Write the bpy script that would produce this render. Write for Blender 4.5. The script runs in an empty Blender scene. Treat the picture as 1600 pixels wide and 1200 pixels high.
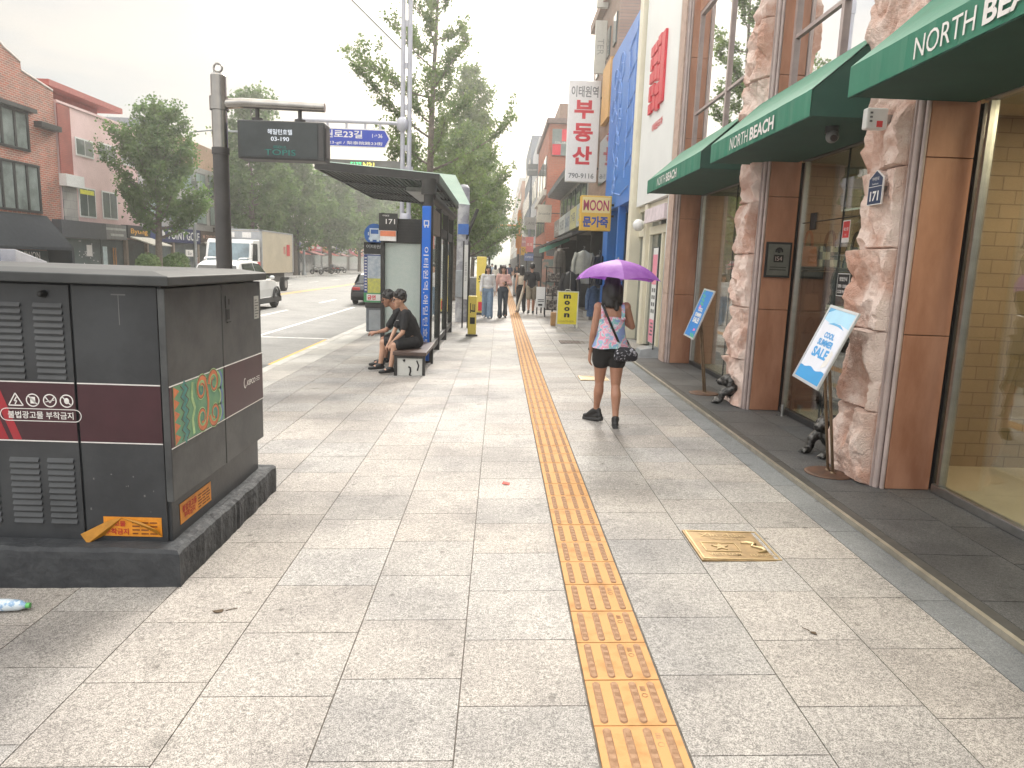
import bpy, bmesh, math, random
from mathutils import Vector, Matrix, Euler
rad = math.radians
rnd = random.Random(7)
scene = bpy.context.scene
COL = scene.collection

# ------------------------------------------------------------------ camera
cam_d = bpy.data.cameras.new("camera")
cam_d.sensor_width = 36.0
cam_d.lens = 36.0 * 1110.0 / 1600.0
cam_d.clip_start = 0.05
cam_d.clip_end = 3000.0
cam = bpy.data.objects.new("camera", cam_d)
COL.objects.link(cam)
CR = Matrix(((0.99928176, -0.03064186, -0.02229462),
             (-0.01687436, 0.16696737, -0.98581801),
             (0.03392977, 0.98548616, 0.16633039)))
cam.matrix_world = Matrix.Translation((0, 0, 1.735)) @ CR.to_4x4()
scene.camera = cam

# ------------------------------------------------------------------ sky, sun, exposure
SUN_EL, SUN_AZ = rad(33), rad(7)          # azimuth measured from +Y (down the street) towards +X
sun_dir = Vector((math.sin(SUN_AZ) * math.cos(SUN_EL), math.cos(SUN_AZ) * math.cos(SUN_EL), math.sin(SUN_EL)))
w = bpy.data.worlds.new("World")
scene.world = w
w.use_nodes = True
nt = w.node_tree
nt.nodes.clear()
def wn(t, **k):
    n = nt.nodes.new(t)
    for a, b in k.items():
        setattr(n, a, b)
    return n
out = wn('ShaderNodeOutputWorld')
bg_sky, bg_cl, mixs = wn('ShaderNodeBackground'), wn('ShaderNodeBackground'), wn('ShaderNodeMixShader')
sky = wn('ShaderNodeTexSky', sky_type='NISHITA', sun_disc=False, sun_elevation=SUN_EL, sun_rotation=SUN_AZ)
sky.air_density = 1.0
sky.dust_density = 4.0
bg_sky.inputs['Strength'].default_value = 0.10
nt.links.new(sky.outputs[0], bg_sky.inputs['Color'])
tc = wn('ShaderNodeTexCoord')
mp = wn('ShaderNodeMapping')
mp.inputs['Scale'].default_value = (1.0, 1.0, 5.0)
nz = wn('ShaderNodeTexNoise')
nz.inputs['Scale'].default_value = 1.6
nz.inputs['Detail'].default_value = 7.0
nz.inputs['Roughness'].default_value = 0.55
nt.links.new(tc.outputs['Generated'], mp.inputs['Vector'])
nt.links.new(mp.outputs[0], nz.inputs['Vector'])
# hazy bright patch round the sun (thin cloud lit from behind)
dot = wn('ShaderNodeVectorMath', operation='DOT_PRODUCT')
nrm = wn('ShaderNodeVectorMath', operation='NORMALIZE')
nt.links.new(tc.outputs['Generated'], nrm.inputs[0])
nt.links.new(nrm.outputs[0], dot.inputs[0])
dot.inputs[1].default_value = sun_dir
glow = wn('ShaderNodeMapRange', interpolation_type='SMOOTHERSTEP')
glow.inputs['From Min'].default_value = 0.83
glow.inputs['From Max'].default_value = 1.0
nt.links.new(dot.outputs['Value'], glow.inputs['Value'])
ramp = wn('ShaderNodeValToRGB')
e = ramp.color_ramp.elements
e[0].position, e[0].color = 0.38, (0.58, 0.64, 0.69, 1)
e[1].position, e[1].color = 0.60, (1.0, 0.92, 0.80, 1)
nt.links.new(nz.outputs['Fac'], ramp.inputs['Fac'])
addg = wn('ShaderNodeMix', data_type='RGBA')
nt.links.new(glow.outputs[0], addg.inputs['Factor'])
nt.links.new(ramp.outputs['Color'], addg.inputs['A'])
addg.inputs['B'].default_value = (3.0, 2.75, 2.3, 1)
nt.links.new(addg.outputs['Result'], bg_cl.inputs['Color'])
# extra light added to the sky overhead and behind the view, to brighten facades
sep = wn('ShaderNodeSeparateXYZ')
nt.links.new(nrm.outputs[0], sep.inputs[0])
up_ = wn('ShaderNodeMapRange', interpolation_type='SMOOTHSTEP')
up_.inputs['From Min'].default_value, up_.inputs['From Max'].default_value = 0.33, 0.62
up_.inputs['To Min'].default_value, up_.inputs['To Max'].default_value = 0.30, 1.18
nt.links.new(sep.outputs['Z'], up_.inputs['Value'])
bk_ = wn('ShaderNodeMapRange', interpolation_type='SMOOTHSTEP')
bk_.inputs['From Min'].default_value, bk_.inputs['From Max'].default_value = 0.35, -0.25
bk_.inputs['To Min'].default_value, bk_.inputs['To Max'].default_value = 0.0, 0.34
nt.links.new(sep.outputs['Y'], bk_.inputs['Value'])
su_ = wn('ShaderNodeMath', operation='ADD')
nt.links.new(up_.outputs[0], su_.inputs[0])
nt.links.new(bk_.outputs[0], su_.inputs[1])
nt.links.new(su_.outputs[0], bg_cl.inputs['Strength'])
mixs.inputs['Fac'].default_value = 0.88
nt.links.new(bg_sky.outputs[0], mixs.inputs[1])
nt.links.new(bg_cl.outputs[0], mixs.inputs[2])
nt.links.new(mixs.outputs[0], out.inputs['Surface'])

sun_d = bpy.data.lights.new("sun", 'SUN')
sun_d.energy = 1.5
sun_d.angle = rad(10)
sun_d.color = (1.0, 0.955, 0.89)
sun = bpy.data.objects.new("sun", sun_d)
COL.objects.link(sun)
sun.rotation_euler = (-sun_dir).to_track_quat('-Z', 'Y').to_euler()
sun.location = (0, 0, 60)

scene.view_settings.view_transform = 'Standard'
scene.view_settings.look = 'None'
scene.view_settings.exposure = 1.4
scene.view_settings.gamma = 1.0
scene.cycles.max_bounces = 7
scene.cycles.transparent_max_bounces = 12
scene.cycles.volume_bounces = 0
scene.cycles.caustics_reflective = False
scene.cycles.caustics_refractive = False
scene.cycles.sample_clamp_indirect = 6.0

# ------------------------------------------------------------------ materials
MATS = {}
def _mk(name):
    m = bpy.data.materials.new(name)
    m.use_nodes = True
    t = m.node_tree
    t.nodes.clear()
    o = t.nodes.new('ShaderNodeOutputMaterial')
    return m, t, o
def node(t, typ, **k):
    n = t.nodes.new(typ)
    for a, b in k.items():
        if a[0] == '_':
            n.inputs[a[1:].replace('_', ' ')].default_value = b
        else:
            setattr(n, a, b)
    return n
def c4(c, k=1.0):
    return (min(1, c[0] * k), min(1, c[1] * k), min(1, c[2] * k), 1)
def nmat(name, c, r=.6, metal=0., var=.14, vs=5., bump=0., bs=60., c2=None, spec=.5, coat=0., lo=.35, hi=.65, st=None):
    """Principled surface whose colour wanders between two tones, with a fine bump"""
    if name in MATS:
        return MATS[name]
    m, t, o = _mk(name)
    p = node(t, 'ShaderNodeBsdfPrincipled', _Roughness=r, _Metallic=metal)
    p.inputs['Specular IOR Level'].default_value = spec
    p.inputs['Coat Weight'].default_value = coat
    tcn = node(t, 'ShaderNodeTexCoord')
    n = node(t, 'ShaderNodeTexNoise', _Scale=vs, _Detail=6.0, _Roughness=.6)
    if st:
        mpn = node(t, 'ShaderNodeMapping')
        mpn.inputs['Scale'].default_value = st
        mpn.inputs['Rotation'].default_value = (.5, .4, .3)
        t.links.new(tcn.outputs['Object'], mpn.inputs['Vector'])
        t.links.new(mpn.outputs[0], n.inputs['Vector'])
    else:
        t.links.new(tcn.outputs['Object'], n.inputs['Vector'])
    rp = node(t, 'ShaderNodeValToRGB')
    rp.color_ramp.elements[0].position = lo
    rp.color_ramp.elements[1].position = hi
    rp.color_ramp.elements[0].color = c4(c2) if c2 else c4(c, 1 - var)
    rp.color_ramp.elements[1].color = c4(c) if c2 else c4(c, 1 + var)
    t.links.new(n.outputs['Fac'], rp.inputs['Fac'])
    t.links.new(rp.outputs['Color'], p.inputs['Base Color'])
    if bump:
        n2 = node(t, 'ShaderNodeTexNoise', _Scale=bs, _Detail=5.0)
        t.links.new(tcn.outputs['Object'], n2.inputs['Vector'])
        b = node(t, 'ShaderNodeBump', _Strength=bump, _Distance=.02)
        t.links.new(n2.outputs['Fac'], b.inputs['Height'])
        t.links.new(b.outputs[0], p.inputs['Normal'])
    t.links.new(p.outputs[0], o.inputs['Surface'])
    MATS[name] = m
    return m
def glass(name, tint=(.9, .95, .93), refl=1.0, ior=1.5, veil=0.0, veilc=(.3, .33, .32)):
    if name in MATS:
        return MATS[name]
    m, t, o = _mk(name)
    tr = node(t, 'ShaderNodeBsdfTransparent', _Color=c4(tint))
    gl = node(t, 'ShaderNodeBsdfGlossy', _Roughness=.015, _Color=(1, 1, 1, 1))
    fr = node(t, 'ShaderNodeFresnel')
    ge = node(t, 'ShaderNodeNewGeometry')
    io = node(t, 'ShaderNodeMix', data_type='FLOAT')     # a thin pane: both faces reflect alike
    io.inputs['A'].default_value, io.inputs['B'].default_value = ior, 1 / ior
    t.links.new(ge.outputs['Backfacing'], io.inputs['Factor'])
    t.links.new(io.outputs['Result'], fr.inputs['IOR'])
    mu = node(t, 'ShaderNodeMath', operation='MULTIPLY', use_clamp=True)
    mu.inputs[1].default_value = refl
    t.links.new(fr.outputs[0], mu.inputs[0])
    mx = node(t, 'ShaderNodeMixShader')
    t.links.new(mu.outputs[0], mx.inputs['Fac'])
    src = tr
    if veil:
        d = node(t, 'ShaderNodeBsdfDiffuse', _Color=c4(veilc))
        mv = node(t, 'ShaderNodeMixShader', _Fac=veil)
        t.links.new(tr.outputs[0], mv.inputs[1])
        t.links.new(d.outputs[0], mv.inputs[2])
        src = mv
    t.links.new(src.outputs[0], mx.inputs[1])
    t.links.new(gl.outputs[0], mx.inputs[2])
    t.links.new(mx.outputs[0], o.inputs['Surface'])
    MATS[name] = m
    return m
def emit(name, c, s=1.0):
    if name in MATS:
        return MATS[name]
    m, t, o = _mk(name)
    em = node(t, 'ShaderNodeEmission', _Color=c4(c), _Strength=s)
    t.links.new(em.outputs[0], o.inputs['Surface'])
    MATS[name] = m
    return m
def leafmat(name, c, c2, trans=.35, vs=1.2):
    if name in MATS:
        return MATS[name]
    m, t, o = _mk(name)
    tcn = node(t, 'ShaderNodeTexCoord')
    n = node(t, 'ShaderNodeTexNoise', _Scale=vs, _Detail=3.0)
    n2 = node(t, 'ShaderNodeTexNoise', _Scale=14.0, _Detail=2.0)
    t.links.new(tcn.outputs['Object'], n.inputs['Vector'])
    t.links.new(tcn.outputs['Object'], n2.inputs['Vector'])
    ad = node(t, 'ShaderNodeMath', operation='ADD')
    t.links.new(n.outputs['Fac'], ad.inputs[0])
    t.links.new(n2.outputs['Fac'], ad.inputs[1])
    hf = node(t, 'ShaderNodeMath', operation='MULTIPLY')
    hf.inputs[1].default_value = .5
    t.links.new(ad.outputs[0], hf.inputs[0])
    rp = node(t, 'ShaderNodeValToRGB')
    rp.color_ramp.elements[0].position, rp.color_ramp.elements[0].color = .4, c4(c)
    rp.color_ramp.elements[1].position, rp.color_ramp.elements[1].color = .6, c4(c2)
    t.links.new(hf.outputs[0], rp.inputs['Fac'])
    d = node(t, 'ShaderNodeBsdfDiffuse')
    tl = node(t, 'ShaderNodeBsdfTranslucent')
    g = node(t, 'ShaderNodeBsdfGlossy', _Roughness=.45)
    t.links.new(rp.outputs['Color'], d.inputs['Color'])
    t.links.new(rp.outputs['Color'], tl.inputs['Color'])
    mx = node(t, 'ShaderNodeMixShader', _Fac=trans)
    t.links.new(d.outputs[0], mx.inputs[1])
    t.links.new(tl.outputs[0], mx.inputs[2])
    m2 = node(t, 'ShaderNodeMixShader', _Fac=.04)
    t.links.new(mx.outputs[0], m2.inputs[1])
    t.links.new(g.outputs[0], m2.inputs[2])
    t.links.new(m2.outputs[0], o.inputs['Surface'])
    MATS[name] = m
    return m
def brickmat(name, c1, c2, mortar, bw=.22, bh=.07, axis='YZ', r=.8, msize=.012, bump=.4, off=.5):
    """courses laid on a wall: axis says which object axes run along and up the wall"""
    if name in MATS:
        return MATS[name]
    m, t, o = _mk(name)
    p = node(t, 'ShaderNodeBsdfPrincipled', _Roughness=r)
    tcn = node(t, 'ShaderNodeTexCoord')
    sp = node(t, 'ShaderNodeSeparateXYZ')
    cb = node(t, 'ShaderNodeCombineXYZ')
    t.links.new(tcn.outputs['Object'], sp.inputs[0])
    t.links.new(sp.outputs[axis[0]], cb.inputs['X'])
    t.links.new(sp.outputs[axis[1]], cb.inputs['Y'])
    b = node(t, 'ShaderNodeTexBrick', _Scale=1.0, _Mortar_Size=msize, _Brick_Width=bw, _Row_Height=bh, offset=off)
    b.inputs['Color1'].default_value = c4(c1)
    b.inputs['Color2'].default_value = c4(c2)
    b.inputs['Mortar'].default_value = c4(mortar)
    b.inputs['Mortar Smooth'].default_value = .1
    t.links.new(cb.outputs[0], b.inputs['Vector'])
    n = node(t, 'ShaderNodeTexNoise', _Scale=1.3, _Detail=6.0)
    t.links.new(tcn.outputs['Object'], n.inputs['Vector'])
    mx = node(t, 'ShaderNodeMix', data_type='RGBA', blend_type='MULTIPLY')
    mx.inputs['Factor'].default_value = .45
    t.links.new(b.outputs['Color'], mx.inputs['A'])
    rp = node(t, 'ShaderNodeValToRGB')
    rp.color_ramp.elements[0].position, rp.color_ramp.elements[0].color = .35, (.5, .5, .5, 1)
    rp.color_ramp.elements[1].position, rp.color_ramp.elements[1].color = .65, (1, 1, 1, 1)
    t.links.new(n.outputs['Fac'], rp.inputs['Fac'])
    t.links.new(rp.outputs['Color'], mx.inputs['B'])
    t.links.new(mx.outputs['Result'], p.inputs['Base Color'])
    bm_ = node(t, 'ShaderNodeBump', _Strength=bump, _Distance=.01, invert=True)
    t.links.new(b.outputs['Fac'], bm_.inputs['Height'])
    t.links.new(bm_.outputs[0], p.inputs['Normal'])
    t.links.new(p.outputs[0], o.inputs['Surface'])
    MATS[name] = m
    return m

# ------------------------------------------------------------------ mesh builder
class MB:
    def __init__(s):
        s.v, s.f, s.m, s.sm, s.cut = [], [], [], [], []
        s.X = None
    def add(s, vs, fs, mi=0, sm=False, new=True):
        o = len(s.v)
        if new:
            s.cut.append((o, len(s.f)))
        if s.X is not None:
            vs = [s.X @ Vector(v) for v in vs]
        s.v += [tuple(v) for v in vs]
        for f in fs:
            s.f.append(tuple(i + o for i in f))
            s.m.append(mi)
            s.sm.append(sm)
        return s
    def box(s, a, b, mi=0):
        x0, y0, z0 = a
        x1, y1, z1 = b
        vs = [(x0, y0, z0), (x1, y0, z0), (x1, y1, z0), (x0, y1, z0), (x0, y0, z1), (x1, y0, z1), (x1, y1, z1), (x0, y1, z1)]
        return s.add(vs, [(3, 2, 1, 0), (4, 5, 6, 7), (0, 1, 5, 4), (1, 2, 6, 5), (2, 3, 7, 6), (3, 0, 4, 7)], mi)
    def obox(s, c, size, rot=(0, 0, 0), mi=0):
        M_ = Euler(rot).to_matrix()
        h = [q / 2 for q in size]
        vs = [Vector(c) + M_ @ Vector((sx * h[0], sy * h[1], sz * h[2])) for sz in (-1, 1) for sx, sy in ((-1, -1), (1, -1), (1, 1), (-1, 1))]
        return s.add(vs, [(3, 2, 1, 0), (4, 5, 6, 7), (0, 1, 5, 4), (1, 2, 6, 5), (2, 3, 7, 6), (3, 0, 4, 7)], mi)
    def cyl(s, p0, p1, r0, r1=None, n=14, mi=0, cap=True):
        return s.tube([p0, p1], [r0, r0 if r1 is None else r1], n, mi, cap)
    def tube(s, pts, rs, n=8, mi=0, cap=True):
        pts = [Vector(p) for p in pts]
        if not isinstance(rs, (list, tuple)):
            rs = [rs] * len(pts)
        k = len(pts)
        tan = [(pts[min(i + 1, k - 1)] - pts[max(i - 1, 0)]).normalized() for i in range(k)]
        a = tan[0].orthogonal().normalized()
        vs = []
        for i in range(k):
            a = (a - tan[i] * a.dot(tan[i]))
            a = a.normalized() if a.length > 1e-6 else tan[i].orthogonal().normalized()
            b = tan[i].cross(a)
            for j in range(n):
                q = 2 * math.pi * j / n
                vs.append(pts[i] + (a * math.cos(q) + b * math.sin(q)) * rs[i])
        fs = [(i * n + j, i * n + (j + 1) % n, (i + 1) * n + (j + 1) % n, (i + 1) * n + j) for i in range(k - 1) for j in range(n)]
        vs0 = vs
        s.add(vs, fs, mi, True)
        if cap:
            s.add(vs0[:n], [tuple(range(n - 1, -1, -1))], mi, False, False)
            s.add(vs0[-n:], [tuple(range(n))], mi, False, False)
        return s
    def lathe(s, prof, c=(0, 0, 0), n=24, mi=0, sm=True, fx=1, fy=1):
        vs = [(c[0] + r * fx * math.cos(2 * math.pi * j / n), c[1] + r * fy * math.sin(2 * math.pi * j / n), c[2] + z) for r, z in prof for j in range(n)]
        fs = [(i * n + j, i * n + (j + 1) % n, (i + 1) * n + (j + 1) % n, (i + 1) * n + j) for i in range(len(prof) - 1) for j in range(n)]
        return s.add(vs, fs, mi, sm)
    def prism(s, poly, O, U, V, d, mi=0):
        """outline poly (u,v) in plane O,U,V pushed back by d along -(U x V)"""
        O, U, V = Vector(O), Vector(U), Vector(V)
        N = U.cross(V).normalized()
        n = len(poly)
        fr = [O + U * a + V * b for a, b in poly]
        bk = [p - N * d for p in fr]
        return s.add(fr + bk, [tuple(range(n)), tuple(range(2 * n - 1, n - 1, -1))] + [(i, n + i, n + (i + 1) % n, (i + 1) % n) for i in range(n)], mi)
    def sph(s, c, r, n=12, mi=0, rot=None):
        if not isinstance(r, (tuple, list)):
            r = (r, r, r)
        m = max(5, n // 2)
        M_ = Euler(rot).to_matrix() if rot else Matrix.Identity(3)
        vs = []
        for i in range(1, m):
            th = math.pi * i / m
            for j in range(n):
                ph = 2 * math.pi * j / n
                vs.append(Vector(c) + M_ @ Vector((r[0] * math.sin(th) * math.cos(ph), r[1] * math.sin(th) * math.sin(ph), r[2] * math.cos(th))))
        t_, b_ = len(vs), len(vs) + 1
        vs += [Vector(c) + M_ @ Vector((0, 0, r[2])), Vector(c) + M_ @ Vector((0, 0, -r[2]))]
        fs = [(i * n + (j + 1) % n, i * n + j, (i + 1) * n + j, (i + 1) * n + (j + 1) % n) for i in range(m - 2) for j in range(n)]
        fs += [(t_, j, (j + 1) % n) for j in range(n)] + [(b_, (m - 2) * n + (j + 1) % n, (m - 2) * n + j) for j in range(n)]
        return s.add(vs, fs, mi, True)
    def quad(s, a, b, c, d, mi=0):
        return s.add([a, b, c, d], [(0, 1, 2, 3)], mi)
    def mesh(s, name, mats):
        me = bpy.data.meshes.new(name)
        me.from_pydata(s.v, [], s.f)
        for m in (mats if isinstance(mats, (list, tuple)) else [mats]):
            me.materials.append(m)
        me.polygons.foreach_set('material_index', s.m)
        me.polygons.foreach_set('use_smooth', s.sm)
        me.update()
        return me
    def each(s, name, mats, parent=None, bevel=0., label=None):
        """every piece drawn so far becomes a part of its own"""
        ends = s.cut[1:] + [(len(s.v), len(s.f))]
        for (v0, f0), (v1, f1) in zip(s.cut, ends):
            q = MB()
            q.v, q.f, q.m, q.sm = s.v[v0:v1], [tuple(i - v0 for i in f) for f in s.f[f0:f1]], s.m[f0:f1], s.sm[f0:f1]
            q.build(name, mats, parent, bevel, label=label)
    def build(s, name, mats, parent=None, bevel=0., loc=None, label=None, seg=2):
        o = bpy.data.objects.new(name, s.mesh(name, mats))
        COL.objects.link(o)
        if parent is not None:
            o.parent = parent
        if loc is not None:
            o.location = loc
        if bevel:
            b = o.modifiers.new('bevel', 'BEVEL')
            b.width = bevel
            b.segments = seg
            b.limit_method = 'ANGLE'
            b.angle_limit = rad(40)
        if label:
            o['label'] = label
        return o
def thing(name, label, cat, loc=(0, 0, 0), rz=0., group=None):
    o = bpy.data.objects.new(name, None)
    COL.objects.link(o)
    o.empty_display_size = .2
    o.location = loc
    o.rotation_euler = (0, 0, rz)
    o['label'], o['category'] = label, cat
    if group:
        o['group'] = group
    return o
def tag(o, label, cat, group=None):
    o['label'], o['category'] = label, cat
    if group:
        o['group'] = group
    return o
def struct(o):
    o['kind'] = 'structure'
    return o
def dup(root, loc, rz=None, label=None, group=None):
    r = root.copy()
    COL.objects.link(r)
    r.location = loc
    if rz is not None:
        r.rotation_euler = (0, 0, rz)
    if label:
        r['label'] = label
    if group:
        r['group'] = group
    for ch in list(root.children):
        c = ch.copy()
        COL.objects.link(c)
        c.parent = r
        for g in list(ch.children):
            d = g.copy()
            COL.objects.link(d)
            d.parent = c
    return r
def gz(x, y=0):
    """height of the pavement: it falls gently towards the kerb"""
    return .03 * max(-3.9, min(2.45, x))

# ------------------------------------------------------------------ lettering
def lettering(body, mat, parent, O, U, V, h=None, wd=None, bold=0., depth=.002, name='lettering', align='C', space=1.0, shear=0., label=None):
    """flat letters laid on the plane O,U,V (parent's axes); O is the middle of the text"""
    cu = bpy.data.curves.new('t', 'FONT')
    cu.body = body
    cu.size = 1.0
    cu.offset = bold
    cu.resolution_u = 3
    cu.space_character = space
    cu.shear = shear
    cu.align_x = 'CENTER'
    ob = bpy.data.objects.new('t', cu)
    COL.objects.link(ob)
    dg = bpy.context.evaluated_depsgraph_get()
    me = bpy.data.meshes.new_from_object(ob.evaluated_get(dg))
    bpy.data.objects.remove(ob)
    bpy.data.curves.remove(cu)
    vs = [v.co.copy() for v in me.vertices]
    if not vs:
        return None
    x0, x1 = min(v.x for v in vs), max(v.x for v in vs)
    y0, y1 = min(v.y for v in vs), max(v.y for v in vs)
    sy = (h / (y1 - y0)) if h else wd / (x1 - x0)
    sx = (wd / (x1 - x0)) if wd else sy
    O, U, V = Vector(O), Vector(U).normalized(), Vector(V).normalized()
    N = U.cross(V)
    ax = {'C': (x0 + x1) / 2, 'L': x0, 'R': x1}[align]
    for v, c in zip(me.vertices, vs):
        v.co = O + U * ((c.x - ax) * sx) + V * ((c.y - (y0 + y1) / 2) * sy) + N * depth
    me.materials.clear()
    me.materials.append(mat)
    me.name = name
    o = bpy.data.objects.new(name, me)
    COL.objects.link(o)
    if parent is not None:
        o.parent = parent
    if label:
        o['label'] = label
    return o

# ------------------------------------------------------------------ soft bodies (people, animals, clothes)
def capsule(mb, p0, p1, r0, r1, fx=1., fy=1., fz=1.):
    p0, p1 = Vector(p0), Vector(p1)
    d = p1 - p0
    L = d.length
    d = d / L if L > 1e-6 else Vector((0, 0, 1))
    a = d.orthogonal().normalized()
    b = d.cross(a)
    n, rows = 12, []
    for t, k in ((0, 1), (0, 0), (1, 0), (1, 1)):
        pass
    prof = [(0, -1.0, .02), (0, -.8, .6), (0, -.45, .893), (0, 0, 1.0), (1, 0, 1.0), (1, .45, .893), (1, .8, .6), (1, 1.0, .02)]
    vs = []
    for t, ax, rr in prof:
        c, r = (p1, r1) if t else (p0, r0)
        for j in range(n):
            q = 2 * math.pi * j / n
            o = d * (ax * r) + (a * math.cos(q) + b * math.sin(q)) * (r * rr)
            vs.append(c + Vector((o.x * fx, o.y * fy, o.z * fz)))
    k = len(prof)
    fs = [(i * n + j, i * n + (j + 1) % n, (i + 1) * n + (j + 1) % n, (i + 1) * n + j) for i in range(k - 1) for j in range(n)]
    fs += [tuple(range(n - 1, -1, -1)), tuple((k - 1) * n + j for j in range(n))]
    mb.add(vs, fs, 0, True)
def soft(name, prims, mat, parent=None, voxel=.014, smooth=4, label=None, loc=None):
    """one continuous surface grown round capsules ('c',p0,p1,r0,r1[,fx,fy,fz]) and ellipsoids ('e',centre,radii[,rot])"""
    mb = MB()
    for p in prims:
        if p[0] == 'c':
            capsule(mb, *p[1:])
        else:
            mb.sph(p[1], p[2], 14, 0, p[3] if len(p) > 3 else None)
    ob = bpy.data.objects.new('tmp', mb.mesh('tmp', mat))
    COL.objects.link(ob)
    r = ob.modifiers.new('r', 'REMESH')
    r.mode = 'VOXEL'
    r.voxel_size = voxel
    r.use_smooth_shade = True
    sm = ob.modifiers.new('s', 'SMOOTH')
    sm.iterations = smooth
    sm.factor = .5
    me = bpy.data.meshes.new_from_object(ob.evaluated_get(bpy.context.evaluated_depsgraph_get()))
    tm = ob.data
    bpy.data.objects.remove(ob)
    bpy.data.meshes.remove(tm)
    me.materials.clear()
    for m in (mat if isinstance(mat, (list, tuple)) else [mat]):
        me.materials.append(m)
    me.polygons.foreach_set('use_smooth', [True] * len(me.polygons))
    me.name = name
    o = bpy.data.objects.new(name, me)
    COL.objects.link(o)
    if parent is not None:
        o.parent = parent
    if label:
        o['label'] = label
    if loc:
        o.location = loc
    return o
from mathutils import noise as mnoise
class Kit:
    """lets a thing be drawn in world coordinates while its parts hang on an Empty at its base"""
    def __init__(s, name, label, cat, loc, group=None):
        s.loc = Vector(loc)
        s.t = thing(name, label, cat, loc, 0, group)
        s.M = Matrix.Translation(-s.loc)
    def mb(s):
        m = MB()
        m.X = s.M
        return m
    def text(s, body, mat, O, U, V, parent=None, **k):
        return lettering(body, mat, parent or s.t, Vector(O) - s.loc, U, V, **k)

# ------------------------------------------------------------------ materials of the ground
def granite(name, a, b, stain=.5, sp=230., useattr=True, r=.72):
    m, t, o = _mk(name)
    p = node(t, 'ShaderNodeBsdfPrincipled', _Roughness=r)
    p.inputs['Specular IOR Level'].default_value = .35
    tcn = node(t, 'ShaderNodeTexCoord')
    n1 = node(t, 'ShaderNodeTexNoise', _Scale=sp, _Detail=2.0, _Roughness=.7)
    n4 = node(t, 'ShaderNodeTexNoise', _Scale=sp * .3, _Detail=2.0)
    n2 = node(t, 'ShaderNodeTexNoise', _Scale=.9, _Detail=9.0, _Roughness=.62)
    n3 = node(t, 'ShaderNodeTexNoise', _Scale=3.6, _Detail=4.0, _Roughness=.5)
    for n in (n1, n2, n3, n4):
        t.links.new(tcn.outputs['Object'], n.inputs['Vector'])
    add = node(t, 'ShaderNodeMath', operation='MULTIPLY_ADD')
    add.inputs[1].default_value = .35
    t.links.new(n4.outputs['Fac'], add.inputs[0])
    t.links.new(n1.outputs['Fac'], add.inputs[2])
    r1 = node(t, 'ShaderNodeValToRGB')
    r1.color_ramp.elements[0].position, r1.color_ramp.elements[0].color = .54, c4(a)
    r1.color_ramp.elements[1].position, r1.color_ramp.elements[1].color = .82, c4(b)
    t.links.new(add.outputs[0], r1.inputs['Fac'])
    r2 = node(t, 'ShaderNodeValToRGB')
    r2.color_ramp.elements[0].position, r2.color_ramp.elements[0].color = .34, (1 - stain, 1 - stain, 1 - stain * .95, 1)
    r2.color_ramp.elements[1].position, r2.color_ramp.elements[1].color = .56, (1, 1, 1, 1)
    t.links.new(n2.outputs['Fac'], r2.inputs['Fac'])
    r3 = node(t, 'ShaderNodeValToRGB')
    r3.color_ramp.elements[0].position, r3.color_ramp.elements[0].color = .60, (1, 1, 1, 1)
    r3.color_ramp.elements[1].position, r3.color_ramp.elements[1].color = .75, (1 - stain * .8,) * 3 + (1,)
    t.links.new(n3.outputs['Fac'], r3.inputs['Fac'])
    last = r1.outputs['Color']
    srcs = [r2.outputs['Color'], r3.outputs['Color']]
    vo = node(t, 'ShaderNodeTexVoronoi', _Scale=4.2)
    t.links.new(tcn.outputs['Object'], vo.inputs['Vector'])
    r4 = node(t, 'ShaderNodeValToRGB')          # trodden gum and drips: small dark round spots
    r4.color_ramp.elements[0].position, r4.color_ramp.elements[0].color = .05, (.60, .59, .58, 1)
    r4.color_ramp.elements[1].position, r4.color_ramp.elements[1].color = .085, (1, 1, 1, 1)
    t.links.new(vo.outputs['Distance'], r4.inputs['Fac'])
    srcs.append(r4.outputs['Color'])
    if useattr:
        at = node(t, 'ShaderNodeAttribute', attribute_name='tone')
        srcs.append(at.outputs['Color'])
    for q in srcs:
        mx = node(t, 'ShaderNodeMix', data_type='RGBA', blend_type='MULTIPLY')
        mx.inputs['Factor'].default_value = 1
        t.links.new(last, mx.inputs['A'])
        t.links.new(q, mx.inputs['B'])
        last = mx.outputs['Result']
    t.links.new(last, p.inputs['Base Color'])
    bp = node(t, 'ShaderNodeBump', _Strength=.25, _Distance=.004)
    t.links.new(n1.outputs['Fac'], bp.inputs['Height'])
    t.links.new(bp.outputs[0], p.inputs['Normal'])
    t.links.new(p.outputs[0], o.inputs['Surface'])
    MATS[name] = m
    return m
def slabs(name, rows, y0, y1, ln, zf, mats, gap=.0055, pick=None, tones=None, x_fix=None):
    """separate slabs with open joints: rows = [(xa, xb)], each with its own running offset"""
    mb = MB()
    tn = []
    for i, (xa, xb) in enumerate(rows):
        y = y0 - rnd.random() * ln
        while y < y1:
            k = rnd.gauss(1, .055)
            if rnd.random() < .05:
                k *= .88
            wm = rnd.uniform(-.02, .03)
            g = gap / 2
            a, b, c, d = xa + g, xb - g, y + g, y + ln - g
            za, zb = zf(a), zf(b)
            e_ = .006
            vs = [(a, c, za), (b, c, zb), (b, d, zb), (a, d, za), (a, c, za - e_), (b, c, zb - e_), (b, d, zb - e_), (a, d, za - e_)]
            mb.add(vs, [(0, 1, 2, 3), (4, 5, 1, 0), (5, 6, 2, 1), (6, 7, 3, 2), (7, 4, 0, 3)], pick(i) if pick else 0)
            tn += [(k * (1 + wm), k, k * (1 - wm), 1)] * 8
            y += ln
    o = mb.build(name, mats)
    at = o.data.color_attributes.new('tone', 'FLOAT_COLOR', 'POINT')
    at.data.foreach_set('color', [q for c in tn for q in c])
    return struct(o)

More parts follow.
